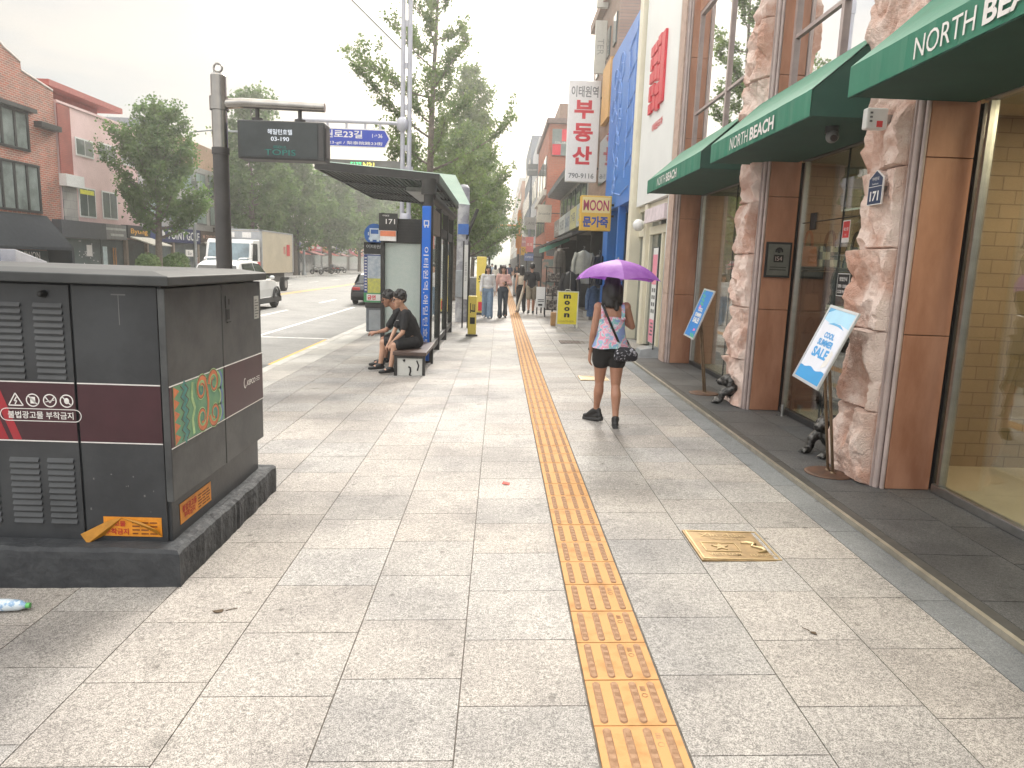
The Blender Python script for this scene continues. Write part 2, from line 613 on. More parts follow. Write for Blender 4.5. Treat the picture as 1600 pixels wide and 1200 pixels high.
G_PAVE = granite('granite_warm', (.155, .145, .134), (.52, .486, .452), .40, 190)
G_KERB = granite('granite_kerb', (.30, .29, .27), (.58, .55, .51), .35)
G_BAND = granite('granite_shaded_strip', (.13, .14, .15), (.27, .28, .285), .4)  # blue-grey stone with the awning's shade mixed into its colour
G_DARK = granite('basalt_tile', (.05, .051, .053), (.15, .15, .152), .5, 160, r=.55)
J_SAND = nmat('joint_sand', (.12, .105, .09), .95, var=.3, vs=20)
ASPH = granite('asphalt', (.17, .168, .162), (.36, .35, .335), .2, 120, False, .85)
GROUND = nmat('bare_ground', (.16, .15, .14), .95, var=.2, vs=.5)

# ground, road, far pavement
m = MB(); m.quad((-900, -300, -.6), (900, -300, -.6), (900, 1600, -.6), (-900, 1600, -.6))
struct(m.build('ground', GROUND))
m = MB(); m.quad((-19.4, -40, -.27), (-3.7, -40, -.27), (-3.7, 420, -.27), (-19.4, 420, -.27))
struct(m.build('road', ASPH))
m = MB(); m.box((-26, -40, -.5), (-19.55, 420, -.125))
struct(m.build('far_pavement', nmat('far_paving', (.36, .34, .32), .8, var=.12, vs=1.5)))
m = MB()
y = -40
while y < 300:
    m.box((-19.55, y + .004, -.4), (-19.4, y + .996, -.115)); y += 1.0
struct(m.build('kerb', nmat('kerb_far', (.42, .41, .39), .8, var=.2, vs=2)))
m = MB(); m.add([(-3.9, -6, gz(-3.9) - .005), (2.5, -6, gz(2.45) - .005), (2.5, 420, gz(2.45) - .005), (-3.9, 420, gz(-3.9) - .005)], [(0, 1, 2, 3)])
m.box((2.5, 13.4, -.5), (3.6, 420, gz(2.45) - .005))
struct(m.build('joint_ground', J_SAND))
ROWS = [(-3.25 + .0, -2.73), (-2.73, -2.21), (-2.21, -1.69), (-1.69, -1.165), (-1.165, -.62), (-.62, -.11), (-.11, .405), (.735, 1.24), (1.24, 1.75), (1.75, 2.215)]
slabs('pavement', ROWS, -4, 75, .505, gz, G_PAVE)
slabs('pavement_beyond', [(-3.25, -2.2), (-2.2, -1.15), (-1.15, -.11), (-.11, .405), (.735, 1.75), (1.75, 2.215)], 75.5, 300, 2.02, gz, G_PAVE, gap=.008)
slabs('shaded_strip_pavement', [(2.215, 2.425)], -4, 13.3, .98, gz, G_BAND)  # stone strip along the step, shadow painted into its tone
slabs('shop_pavement', [(2.215, 2.72), (2.72, 3.25)], 13.7, 110, .6, lambda x: gz(x) + .004, G_PAVE)
slabs('border_kerb', [(-3.72, -3.25)], -4, 160, 1.0, gz, G_KERB)
m = MB(); y = -6.0
while y < 200:
    m.box((-3.9, y + .003, -.45), (-3.722, y + .997, gz(-3.72) + .002)); y += 1.0
struct(m.build('kerb', nmat('kerb_stone', (.47, .45, .42), .8, var=.2, vs=3), bevel=.012))
# painted lines
WHITE_P = nmat('road_paint_white', (.70, .69, .66), .8, var=.1, vs=6, c2=(.38, .38, .37), lo=.36, hi=.5)
YEL_P = nmat('road_paint_yellow', (.78, .42, .08), .8, var=.1, vs=6, c2=(.46, .30, .12), lo=.3, hi=.42)
def line(name, quads, mt, z=-.266):
    mb = MB()
    for x0, y0_, x1, y1_ in quads:
        mb.quad((x0, y0_, z), (x1, y0_, z), (x1, y1_, z), (x0, y1_, z))
    return struct(mb.build(name, mt))
line('road_marking', [(-4.28, 9.5, -4.13, 17.6)], YEL_P)
line('road_marking', [(-11.55, -20, -11.42, 300), (-11.85, -20, -11.72, 300)], YEL_P)
line('road_marking', [(-8.07, y_, -7.93, y_ + 3.2) for y_ in range(-8, 200, 8)], WHITE_P)
line('road_marking', [(-15.4, y_, -15.25, y_ + 3.2) for y_ in range(-6, 200, 8)], WHITE_P)
line('road_marking', [(-6.1, 17.75, -4.2, 17.9), (-6.1, 17.9, -5.98, 30)], WHITE_P)
line('road_marking', [(-18.85, -20, -18.73, 200)], WHITE_P)
mb = MB(); mb.X = None
mb.quad((-6.2, 11.2, -.264), (-3.95, 12.6, -.264), (-3.95, 13.4, -.264), (-6.2, 12.0, -.264))
struct(mb.build('road_patch', nmat('asphalt_new', (.13, .13, .13), .9, var=.15, vs=30)))

# tactile strip: bar tiles laid end to end
TACT = nmat('tactile_ochre', (.50, .275, .115), .8, spec=.2, var=.12, vs=7, c2=(.35, .18, .07), lo=.3, hi=.5, bump=.1, bs=160)
TBAR = nmat('tactile_bar_worn', (.27, .155, .09), .8, spec=.2, var=.2, vs=40, c2=(.35, .215, .13), lo=.4, hi=.65)
mb = MB()
y = -1.18
TX = .408
k = 0
while y < 110:
    zt = gz(TX) + .004
    zt2 = gz(TX + .316) + .004
    a, b = TX + .004, TX + .318
    c, d = y + .004, y + .298
    jit = rnd.uniform(-.001, .001)
    vs = [(a, c, zt + jit), (b, c, zt2 + jit), (b, d, zt2 + jit), (a, d, zt + jit), (a, c, zt - .02), (b, c, zt2 - .02), (b, d, zt2 - .02), (a, d, zt - .02)]
    mb.add(vs, [(0, 1, 2, 3), (4, 5, 1, 0), (5, 6, 2, 1), (6, 7, 3, 2), (7, 4, 0, 3)])
    for i in range(4):
        bx = TX + .047 + i * .0755
        zb = gz(bx) + .004 + jit
        r0, r1, hh = .0165, .0115, .005
        nseg = 6 if y < 14 else 2
        def ring(r, z):
            pts = []
            for q in range(nseg + 1):
                t_ = math.pi + math.pi * q / nseg
                pts.append((bx + r * math.cos(t_), c + .027 + r * math.sin(t_), z))
            for q in range(nseg + 1):
                t_ = math.pi * q / nseg
                pts.append((bx + r * math.cos(t_), d - .027 + r * math.sin(t_), z))
            return pts
        lo_, hi_ = ring(r0, zb), ring(r1, zb + hh)
        n_ = len(lo_)
        mb.add(lo_ + hi_, [tuple(range(n_, 2 * n_))] + [(j, (j + 1) % n_, n_ + (j + 1) % n_, n_ + j) for j in range(n_)], 1)
        if y < 7 and i != 3 or (y < 7):
            for q in range(5):          # ribbed grip fields on each bar
                yy = c + .04 + q * .047
                for s_ in range(4):
                    y2 = yy + s_ * .0065
                    mb.box((bx - .0105, y2, zb + hh - .001), (bx + .0105, y2 + .0032, zb + hh + .0009), 1)
    if y < 3.4:      # cast maker's mark between the third and fourth bar
        bx = TX + .047 + 2.5 * .0755
        for s_ in range(4):
            mb.box((bx - .011, d - .075 + s_ * .009, gz(bx) + .003), (bx + .011, d - .071 + s_ * .009, gz(bx) + .0051), 1)
        zz = gz(bx) + .0045
        ringp = [(bx + .012 * math.cos(2 * math.pi * q / 12), d - .105 + .012 * math.sin(2 * math.pi * q / 12), zz) for q in range(13)]
        mb.tube(ringp, .0012, 4, 1, False)
    y += .3015
    k += 1
struct(mb.build('tactile_path', [TACT, TBAR]))

# plinth in front of the shop: brass-edged step, dark band, basalt tiles
m = MB(); m.box((2.50, -4, -.4), (3.5, 13.6, .096))
struct(m.build('step_ground', J_SAND))
m = MB(); m.box((2.425, -4, -.1), (2.455, 13.5, .108))
struct(m.build('edge_kerb', nmat('edge_metal', (.42, .385, .32), .4, .6, var=.15, vs=8)))
m = MB(); y = -4
while y < 13.4:
    m.box((2.457, y + .002, -.1), (2.53, y + .998, .106)); y += 1.0
struct(m.build('band_kerb', nmat('step_band_stone', (.06, .058, .055), .5, var=.2, vs=12), bevel=.002))
slabs('step_pavement', [(2.532, 3.06), (3.06, 3.44)], -4, 13.4, .6, lambda x: .104, G_DARK, gap=.006)
# litter and stains that lie on the paving
PEB = nmat('dry_leaf', (.09, .06, .035), .9)
def leaf(name, x, y, s, rz, label):
    mb = MB()
    n_ = 7
    pts = [(s * .5 * math.cos(2 * math.pi * i / n_) * (1 if i % 2 else .6), s * .25 * math.sin(2 * math.pi * i / n_), .004 + .003 * (i % 2)) for i in range(n_)]
    low = [(a, b, c - .0025) for a, b, c in pts]
    mb.add(pts + low, [tuple(range(n_)), tuple(range(2 * n_ - 1, n_ - 1, -1))] + [(i, n_ + i, n_ + (i + 1) % n_, (i + 1) % n_) for i in range(n_)])
    mb.tube([(s * .45, 0, .004), (s * .8, .02 * s, .006), (s * 1.25, .1 * s, .006)], .0022, 5)
    o = mb.build(name, PEB)
    o.location = (x, y, gz(x)); o.rotation_euler = (0, 0, rz)
    return tag(o, label, 'leaf')
leaf('dry_leaf', -1.36, 3.36, .07, .3, 'curled brown leaf on pale slabs by the cabinet corner')
leaf('dry_leaf', 1.55, 3.12, .045, 2.2, 'tiny dark twig lying on granite slab below the brass plaque')
kb = Kit('plastic_bottle', 'crushed clear plastic bottle with blue label lying by the cabinet base', 'bottle', (-2.42, 3.38, gz(-2.42)))
mb = kb.mb(); mb.tube([(-2.62, 3.36, -.04), (-2.58, 3.362, -.038), (-2.42, 3.375, -.038), (-2.36, 3.38, -.04), (-2.33, 3.382, -.042)], [.026, .031, .031, .026, .012], 12)
kb_b = mb.build('bottle_body', nmat('pet', (.62, .70, .76), .25, 0, var=.2, vs=30, c2=(.25, .4, .6), lo=.42, hi=.5), kb.t)
mb = kb.mb(); mb.cyl((-2.33, 3.382, -.042), (-2.312, 3.384, -.042), .014, n=10)
mb.build('cap', nmat('cap_green', (.12, .45, .12), .5), kb.t)
m = MB(); m.add([(-.03, -.014, .012), (.03, -.02, .004), (.034, .012, .012), (-.02, .02, .02), (-.03, -.014, .008), (.03, -.02, .001), (.034, .012, .008), (-.02, .02, .016)], [(0, 1, 2, 3), (7, 6, 5, 4), (0, 4, 5, 1), (1, 5, 6, 2), (2, 6, 7, 3), (3, 7, 4, 0)])
o = m.build('paper_scrap', nmat('red_paper', (.6, .08, .06), .7)); o.location = (.1, 5.45, gz(.1))
tag(o, 'small red paper scrap beside the yellow tactile strip', 'litter')

# bronze plaque let into the paving
BRONZE = nmat('bronze', (.30, .205, .10), .5, .6, var=.2, vs=14, bump=.06, bs=120)
BRLT = nmat('bronze_polished', (.52, .39, .21), .4, .7, var=.12, vs=14)
def plaque(name, x0, x1, y0, y1, label, full=True):
    zz = gz((x0 + x1) / 2) + .006
    k = Kit(name, label, 'plaque', ((x0 + x1) / 2, (y0 + y1) / 2, zz))
    mb = k.mb(); mb.box((x0, y0, zz - .02), (x1, y1, zz))
    mb.build('plate', BRONZE, k.t, bevel=.003)
    mb = k.mb()
    t_ = .012
    for a, b in (((x0 + .012, y0 + .012), (x1 - .012, y0 + .012 + t_)), ((x0 + .012, y1 - .012 - t_), (x1 - .012, y1 - .012)), ((x0 + .012, y0 + .026), (x0 + .012 + t_, y1 - .026)), ((x1 - .012 - t_, y0 + .026), (x1 - .012, y1 - .026))):
        mb.box((a[0], a[1], zz - .002), (b[0], b[1], zz + .004))
    mb.build('rim', BRLT, k.t)
    if not full:
        return
    k.text('Xin chào', BRLT, (x0 + .24, y1 - .085, zz), (1, 0, 0), (0, 1, 0), h=.058, bold=.01, depth=.003)
    k.text('Chào bạn 2', BRLT, (x0 + .245, y1 - .15, zz), (1, 0, 0), (0, 1, 0), h=.036, bold=.01, depth=.003)
    mb = k.mb()
    fx0, fx1, fy0, fy1 = x0 + .06, x0 + .28, y0 + .13, y0 + .27
    for a, b in (((fx0, fy0), (fx1, fy0 + .008)), ((fx0, fy1 - .008), (fx1, fy1)), ((fx0, fy0 + .009), (fx0 + .008, fy1 - .009)), ((fx1 - .008, fy0 + .009), (fx1, fy1 - .009))):
        mb.box((a[0], a[1], zz - .001), (b[0], b[1], zz + .004))
    star = [((.055 if i % 2 == 0 else .022) * math.sin(i * math.pi / 5), (.055 if i % 2 == 0 else .022) * math.cos(i * math.pi / 5)) for i in range(10)][::-1]
    mb.prism(star, ((fx0 + fx1) / 2, (fy0 + fy1) / 2, zz + .005), (1, 0, 0), (0, 1, 0), .007)
    mb.build('flag_relief', BRLT, k.t)
    mb = k.mb()
    sx, sy = x0 + .38, y0 + .2
    mb.tube([(sx - .06, sy + .07, zz + .002), (sx - .02, sy + .075, zz + .002), (sx + .02, sy + .05, zz + .002), (sx - .01, sy + .02, zz + .002), (sx + .045, sy - .02, zz + .002), (sx + .05, sy - .06, zz + .002), (sx, sy - .075, zz + .002)], [.006, .012, .014, .007, .013, .013, .005], 8)
    mb.build('map_relief', BRLT, k.t)
    k.text('VIETNAM', BRLT, (x0 + .165, y0 + .085, zz), (1, 0, 0), (0, 1, 0), h=.034, bold=.01, depth=.003)
    k.text('HANOI', BRLT, (x0 + .39, y0 + .08, zz), (1, 0, 0), (0, 1, 0), h=.034, bold=.01, depth=.003)
plaque('bronze_plaque', 1.25, 1.745, 3.95, 4.43, 'large bronze plaque with star flag and raised letters set in the paving')
plaque('bronze_plaque', 1.27, 1.72, 10.55, 10.95, 'smaller distant plain bronze plate set in paving behind the walking woman', False)
kk = Kit('drain_cover', 'rusty steel drain cover in the paving before the yellow board', 'drain cover', (1.7, 15.9, gz(1.7) + .004))
mb = kk.mb(); mb.box((1.4, 15.6, gz(1.6) - .01), (2.0, 16.2, gz(1.6) + .008)); mb.build('cover', nmat('rust_plate', (.13, .10, .085), .8, .3, var=.3, vs=8), kk.t, bevel=.004)
mb = kk.mb()
for i in range(6):
    mb.box((1.46 + i * .09, 15.66, gz(1.6) + .007), (1.49 + i * .09, 16.14, gz(1.6) + .012))
mb.build('rib', nmat('rust_plate'  , (.13, .10, .085)), kk.t)
# ------------------------------------------------------------------ roadside electrical cabinet
CAB = nmat('cabinet_paint', (.040, .043, .048), .4, 0, var=.1, vs=3.2, c2=(.025, .027, .031), lo=.38, hi=.62, bump=.05, bs=40)
CABS = nmat('cabinet_paint_side', (.074, .077, .079), .48, 0, c2=(.044, .046, .049), vs=4.5, lo=.36, hi=.62, bump=.05, bs=30)  # lighter grey on the side doors than on the front
LID = nmat('cabinet_lid', (.07, .072, .073), .6, .0, spec=.25, c2=(.045, .047, .049), vs=3, lo=.35, hi=.6)
MAROON = nmat('maroon_band', (.046, .012, .018), .4, 0, var=.12, vs=6)
WSTR = nmat('white_vinyl', (.72, .70, .68), .5, var=.08, vs=20)
BLK = nmat('black_rubber', (.012, .012, .013), .6)
CONC = nmat('painted_concrete', (.048, .051, .056), .75, c2=(.028, .03, .035), vs=6, lo=.38, hi=.6, bump=.5, bs=24)
def chips(base):
    m = MATS[base]
    t = m.node_tree
    p = [n for n in t.nodes if n.type == 'BSDF_PRINCIPLED'][0]
    src = p.inputs['Base Color'].links[0].from_socket
    tcn = [n for n in t.nodes if n.type == 'TEX_COORD'][0]
    n = node(t, 'ShaderNodeTexNoise', _Scale=5.0, _Detail=8.0, _Roughness=.7)
    t.links.new(tcn.outputs['Object'], n.inputs['Vector'])
    rp = node(t, 'ShaderNodeValToRGB')
    rp.color_ramp.elements[0].position, rp.color_ramp.elements[0].color = .70, (0, 0, 0, 1)
    rp.color_ramp.elements[1].position, rp.color_ramp.elements[1].color = .73, (1, 1, 1, 1)
    t.links.new(n.outputs['Fac'], rp.inputs['Fac'])
    mx = node(t, 'ShaderNodeMix', data_type='RGBA')
    t.links.new(rp.outputs['Color'], mx.inputs['Factor'])
    t.links.new(src, mx.inputs['A'])
    mx.inputs['B'].default_value = (.30, .29, .28, 1)
    t.links.new(mx.outputs['Result'], p.inputs['Base Color'])
chips('painted_concrete')
kc = Kit('utility_cabinet', 'big charcoal electrical cabinet with maroon band on a concrete base', 'utility cabinet', (-2.7, 4.46, gz(-2.0)))
T = kc.t
# base with a worn, uneven edge
mb = kc.mb()
nx_, ny_ = 60, 48
x0, x1, y0, y1 = -3.78, -1.675, 3.64, 5.31
def wob(a, s=1.0):
    return .012 * mnoise.noise(Vector((a * 4.1, s, 3.7))) + .006 * mnoise.noise(Vector((a * 17., s, 9.1)))
per = [(x0 + (x1 - x0) * i / nx_, y0 + wob(i * .05, 1), 0) for i in range(nx_)] + [(x1 + wob(i * .05, 2), y0 + (y1 - y0) * i / ny_, 0) for i in range(ny_)] + [(x1, y1, 0), (x0, y1, 0)]
zb = -.12
tops = []
for ins, z in ((0.0, zb), (-.004, .10), (.0, .138), (.018, .155), (.05, .158)):
    tops.append([((p[0] - ins if p[0] > -2.7 else p[0] + ins), (p[1] + ins if p[1] < 4.4 else p[1] - ins), z + (wob(p[0] * 2.3 + p[1] * 3.1, 5) * .7 if z > .05 else 0)) for p in per])
n_ = len(per)
mb.add([q for r_ in tops for q in r_], [(i * n_ + j, i * n_ + (j + 1) % n_, (i + 1) * n_ + (j + 1) % n_, (i + 1) * n_ + j) for i in range(4) for j in range(n_)] + [tuple(4 * n_ + j for j in range(n_))], 0)
mb.build('concrete_base', CONC, T)
mb = kc.mb(); mb.box((-3.66, 3.775, .13), (-1.765, 5.19, 1.56))
body = mb.build('body', CAB, T, bevel=.006)
mb = kc.mb()
mb.add([(-3.74, 3.69, 1.562), (-1.69, 3.69, 1.562), (-1.69, 5.25, 1.562), (-3.74, 5.25, 1.562), (-3.74, 3.69, 1.612), (-1.69, 3.69, 1.612), (-1.69, 5.25, 1.612), (-3.74, 5.25, 1.612), (-3.6, 3.82, 1.635), (-1.83, 3.82, 1.635), (-1.83, 5.12, 1.635), (-3.6, 5.12, 1.635)],
       [(3, 2, 1, 0), (0, 1, 5, 4), (1, 2, 6, 5), (2, 3, 7, 6), (3, 0, 4, 7), (4, 5, 9, 8), (5, 6, 10, 9), (6, 7, 11, 10), (7, 4, 8, 11), (8, 9, 10, 11)])
mb.build('lid', LID, T, bevel=.006)
# front doors (towards the camera) and side doors (towards the pavement)
FY = 3.76
mb = kc.mb(); mb.box((-3.2, FY, .145), (-2.238, 3.774, 1.552)); d1 = mb.build('door', CAB, T, bevel=.004)
mb = kc.mb(); mb.box((-2.226, FY, .145), (-1.785, 3.774, 1.552)); d2 = mb.build('door', CAB, T, bevel=.004)
SX = -1.725
mb = kc.mb(); mb.box((-1.764, 3.72, .40), (SX, 4.472, 1.55)); s1 = mb.build('door', CABS, T, bevel=.005)
mb = kc.mb(); mb.box((-1.764, 4.482, .40), (SX, 5.205, 1.55)); s2 = mb.build('door', CABS, T, bevel=.005)
def lines_band(par, mkq, a, b, z0, z1):
    q = kc.mb(); mkq(q, a, b, z0, z1, .003); q.build('colour_band', MAROON, par)
    q = kc.mb(); mkq(q, a, b, z1, z1 + .006, .0035); mkq(q, a, b, z0 - .006, z0, .0035); q.build('pinstripe', WSTR, par)
fr = lambda q, a, b, z0, z1, d: q.box((a, FY - d, z0), (b, FY - .0005, z1))
sd = lambda q, a, b, z0, z1, d: q.box((SX + .0005, a, z0), (SX + d, b, z1))
lines_band(d1, fr, -3.199, -2.240, .715, 1.03)
lines_band(d2, fr, -2.224, -1.787, .715, 1.03)
lines_band(s1, sd, 3.722, 4.470, .70, 1.03)
lines_band(s2, sd, 4.484, 5.203, .70, 1.03)
# louvres
def louvre(x0, x1, z0, z1, n):
    q = kc.mb()
    p = (z1 - z0) / n
    for i in range(n):
        z = z0 + i * p
        q.prism([(0, z + p * .12), (.011, z + p * .12), (.011, z + p * .22), (0, z + p * .82)], (x0, FY - .0005, 0), (0, -1, 0), (0, 0, 1), x1 - x0)
    q.build('louvre', CAB, d1)
for a, b in ((-2.655, -2.49), (-2.425, -2.275), (-2.885, -2.73)):
    louvre(a, b, 1.045, 1.46, 12)
for a, b in ((-2.61, -2.455), (-2.41, -2.27), (-2.84, -2.68)):
    louvre(a, b, .245, .625, 11)
q = kc.mb(); q.cyl((-2.365, FY - .03, 1.50), (-2.365, FY, 1.50), .016, .02, 14); q.sph((-2.365, FY - .03, 1.50), .016, 10); q.build('lock_knob', BLK, d1)
# pictograms and warning frame
q = kc.mb()
PZ = .935
def ring(q, cx, cz, r, w_=.006, n=24, y=FY - .0045):
    for i in range(n):
        a, b = 2 * math.pi * i / n, 2 * math.pi * (i + 1) / n
        q.quad((cx + r * math.cos(a), y, cz + r * math.sin(a)), (cx + r * math.cos(b), y, cz + r * math.sin(b)), (cx + (r - w_) * math.cos(b), y, cz + (r - w_) * math.sin(b)), (cx + (r - w_) * math.cos(a), y, cz + (r - w_) * math.sin(a)))
def bar(q, ax, az, bx, bz, w_=.006, y=FY - .0045):
    d = Vector((bx - ax, 0, bz - az)).normalized()
    nn = Vector((-d.z, 0, d.x)) * (w_ / 2)
    q.quad((ax + nn.x, y, az + nn.z), (bx + nn.x, y, bz + nn.z), (bx - nn.x, y, bz - nn.z), (ax - nn.x, y, az - nn.z))
px = [-2.552, -2.462, -2.372, -2.284]
tri = [(px[0] - .038, PZ - .03), (px[0] + .038, PZ - .03), (px[0], PZ + .036)]
for i in range(3):
    bar(q, *tri[i], *tri[(i + 1) % 3])
bar(q, px[0] + .006, PZ + .016, px[0] - .008, PZ - .006); bar(q, px[0] - .008, PZ - .006, px[0] + .006, PZ - .004); bar(q, px[0] + .006, PZ - .004, px[0] - .004, PZ - .024)
for x_ in px[1:]:
    ring(q, x_, PZ, .036)
bar(q, px[1] - .024, PZ + .024, px[1] + .024, PZ - .024); bar(q, px[3] - .024, PZ + .024, px[3] + .024, PZ - .024)
q.box((px[1] - .013, FY - .0045, PZ - .018), (px[1] + .013, FY - .004, PZ + .018))
bar(q, px[2] - .022, PZ + .018, px[2], PZ - .012); bar(q, px[2] + .022, PZ + .018, px[2], PZ - .012); bar(q, px[2] - .024, PZ - .008, px[2] + .024, PZ + .004, .004)
q.sph((px[3], FY - .004, PZ), (.014, .0015, .017), 8)
q.build('pictogram', WSTR, d1)
q = kc.mb()
z_, a_, b_ = .855, -2.605, -2.245
bar(q, a_, z_ + .033, b_, z_ + .033, .004); bar(q, a_, z_ - .033, b_, z_ - .033, .004)
for cx, s_ in ((a_, math.pi / 2), (b_, -math.pi / 2)):
    for i in range(8):
        t0, t1 = s_ + math.pi * i / 8, s_ + math.pi * (i + 1) / 8
        bar(q, cx + .033 * math.cos(t0), z_ + .033 * math.sin(t0), cx + .033 * math.cos(t1), z_ + .033 * math.sin(t1), .004)
q.build('text_frame', WSTR, d1)
kc.text('불법광고물 부착금지', WSTR, (-2.425, FY - .004, z_), (1, 0, 0), (0, 0, 1), parent=d1, h=.04, wd=.345, bold=.012)
q = kc.mb()
for k_ in range(2):
    xx = -2.76 + k_ * .07
    q.prism([(xx, 1.028), (xx + .045, 1.028), (xx + .155, .717), (xx + .11, .717)], (0, FY - .0036, 0), (1, 0, 0), (0, 0, 1), .0008)
q.build('red_stripe', nmat('red_vinyl', (.32, .02, .03), .4), d1)
# painted scroll panel on the near side door: traditional swirls
q_bg = kc.mb(); q_bg.box((SX + .003, 3.757, .703), (SX + .0042, 4.452, 1.027))
q_bg.build('scroll_panel', nmat('scroll_green', (.16, .32, .17), .5, c2=(.10, .26, .17), vs=8), s1)
PX = SX + .0046
def ribbon(q, pts, w0, w1=None, k=0):
    """flat painted stroke through (y,z) points"""
    w1 = w0 if w1 is None else w1
    n = len(pts)
    L, R_ = [], []
    for i in range(n):
        a, b = pts[max(0, i - 1)], pts[min(n - 1, i + 1)]
        d = Vector((b[0] - a[0], b[1] - a[1])).normalized()
        w_ = (w0 + (w1 - w0) * i / (n - 1)) / 2
        L.append((PX + k, pts[i][0] - d.y * w_, pts[i][1] + d.x * w_))
        R_.append((PX + k, pts[i][0] + d.y * w_, pts[i][1] - d.x * w_))
    q.add(L + R_, [(i, n + i, n + i + 1, i + 1) for i in range(n - 1)])
def spiral(cy, cz, r, a0, turns, sgn, grow=.35, n=26):
    return [(cy + r * (1 - (1 - grow) * i / n) * math.cos(a0 + sgn * turns * 2 * math.pi * i / n), cz + r * (1 - (1 - grow) * i / n) * math.sin(a0 + sgn * turns * 2 * math.pi * i / n)) for i in range(n + 1)]
orange, dark, teal, blue, lime = kc.mb(), kc.mb(), kc.mb(), kc.mb(), kc.mb()
Z0, Z1 = .705, 1.025
for i in range(5):       # orange triangles and teal zigzag at the near edge
    zc = Z0 + .032 + i * .064
    orange.prism([(3.762, zc - .032), (3.83, zc), (3.762, zc + .032)], (PX + .0003, 0, 0), (0, 1, 0), (0, 0, 1), .0006)
zig = [(3.885 + (.03 if i % 2 else -.012), Z0 + .006 + (Z1 - Z0 - .012) * i / 10) for i in range(11)]
ribbon(teal, zig, .07, k=.0002)
ribbon(dark, [(a + .03, b) for a, b in zig], .008, k=.0005)
ribbon(dark, [(a - .03, b) for a, b in zig], .008, k=.0005)
for cy, cz, r, a0, sg in ((4.12, .955, .072, .5, 1), (4.12, .785, .072, -.5, -1), (4.30, .965, .075, math.pi, -1), (4.30, .775, .075, math.pi, 1)):
    sp_ = spiral(cy, cz, r, a0, 1.25, sg)
    ribbon(lime, sp_, .05, .02, k=.0006)
    ribbon(orange, sp_, .03, .012, k=.0009)
    ribbon(dark, spiral(cy, cz, r + .017, a0, 1.1, sg), .005, k=.0012)
    ribbon(teal, spiral(cy, cz, r * .52, a0 + 2, .8, sg), .024, .01, k=.0007)
ribbon(orange, [(4.16, Z0 + .005), (4.2, .80), (4.21, .865), (4.2, .93), (4.16, Z1 - .005)], .026, k=.001)
ribbon(lime, [(4.0, Z0 + .01), (3.985, .80), (4.02, .865), (3.985, .93), (4.0, Z1 - .01)], .03, k=.0005)
for i, zc in enumerate((.765, .865, .965)):
    ribbon(blue, [(4.37 + .055 * math.cos(t_), zc + .052 * math.sin(t_)) for t_ in [-1.4 + 2.8 * j / 10 for j in range(11)]], .026, k=.0006)
    ribbon(lime, [(4.345 + .055 * math.cos(t_), zc + .052 * math.sin(t_)) for t_ in [-1.4 + 2.8 * j / 10 for j in range(11)]], .016, k=.0008)
for q, n_, c in ((orange, 'scroll_orange', (.56, .17, .07)), (dark, 'scroll_outline', (.10, .05, .03)), (teal, 'scroll_teal', (.06, .22, .20)), (blue, 'scroll_blue', (.12, .18, .36)), (lime, 'scroll_lime', (.34, .50, .24))):
    q.build('scroll_painting', nmat(n_, c, .5, var=.2, vs=20), s1)
# maker's mark on the far door
kc.text('KEPCO', WSTR, (SX + .003, 4.955, .862), (0, 1, 0), (0, 0, 1), parent=s2, h=.036, wd=.17, bold=.03, shear=.2)
q = kc.mb()
for i in range(14):
    a, b = 1.2 + 4.6 * i / 14, 1.2 + 4.6 * (i + 1) / 14
    q.quad((SX + .005, 4.835 + .026 * math.cos(a), .868 + .036 * math.sin(a)), (SX + .005, 4.835 + .026 * math.cos(b), .868 + .036 * math.sin(b)), (SX + .005, 4.835 + .014 * math.cos(b), .868 + .026 * math.sin(b)), (SX + .005, 4.835 + .014 * math.cos(a), .868 + .026 * math.sin(a)))
for z in (.875, .862, .849):
    q.box((SX + .0045, 5.06, z), (SX + .005, 5.13, z + .004))
q.build('maker_mark', WSTR, s2)
# lock recess and data plate
q = kc.mb(); q.box((SX, 4.535, 1.40), (SX + .006, 4.605, 1.475)); q.box((SX, 4.54, 1.315), (SX + .003, 4.60, 1.398)); lk = q.build('lock_plate', CABS, s2, bevel=.003)
q = kc.mb(); q.box((SX + .002, 4.55, 1.325), (SX + .0045, 4.595, 1.39)); q.box((SX + .0065, 4.573, 1.42), (SX + .0075, 4.59, 1.455)); q.box((SX + .003, 4.542, 1.307), (SX + .01, 4.60, 1.313)); q.build('keyhole', BLK, s2)
q = kc.mb(); q.box((SX, 5.06, 1.29), (SX + .003, 5.155, 1.45)); dp = q.build('data_plate', nmat('plate_grey', (.42, .42, .40), .5, var=.1), s2)
q = kc.mb()
for i in range(7):
    q.box((SX + .0032, 5.072, 1.305 + i * .019), (SX + .0042, 5.072 + (.07 if i % 3 else .04), 1.311 + i * .019))
q.build('print', nmat('print_grey', (.12, .12, .12), .6), s2)
# torn warning tape on the front, intact one on the side
ORG = nmat('orange_tape', (.66, .25, .02), .45, var=.12, vs=20)
REDI = nmat('red_ink', (.45, .03, .02), .6)
q = kc.mb()
q.box((-2.13, FY - .004, .185), (-1.815, FY - .001, .295))
tp = q.build('warning_tape', ORG, T, label='peeling orange warning tape low on the front door')
q = kc.mb()
def curl(pts):
    n = len(pts)
    bk = [(a, b + .003, c) for a, b, c in pts]
    q.add(list(pts) + bk, [tuple(range(n)), tuple(range(2 * n - 1, n - 1, -1))] + [(i, n + i, n + (i + 1) % n, (i + 1) % n) for i in range(n)])
curl([(-2.125, FY - .006, .19), (-2.03, FY - .008, .292), (-2.10, FY - .012, .275), (-2.245, FY - .03, .20), (-2.205, FY - .04, .150)])
curl([(-1.815, FY - .006, .19), (-1.83, FY - .03, .235), (-1.93, FY - .014, .275), (-2.03, FY - .008, .292), (-1.90, FY - .007, .235)])
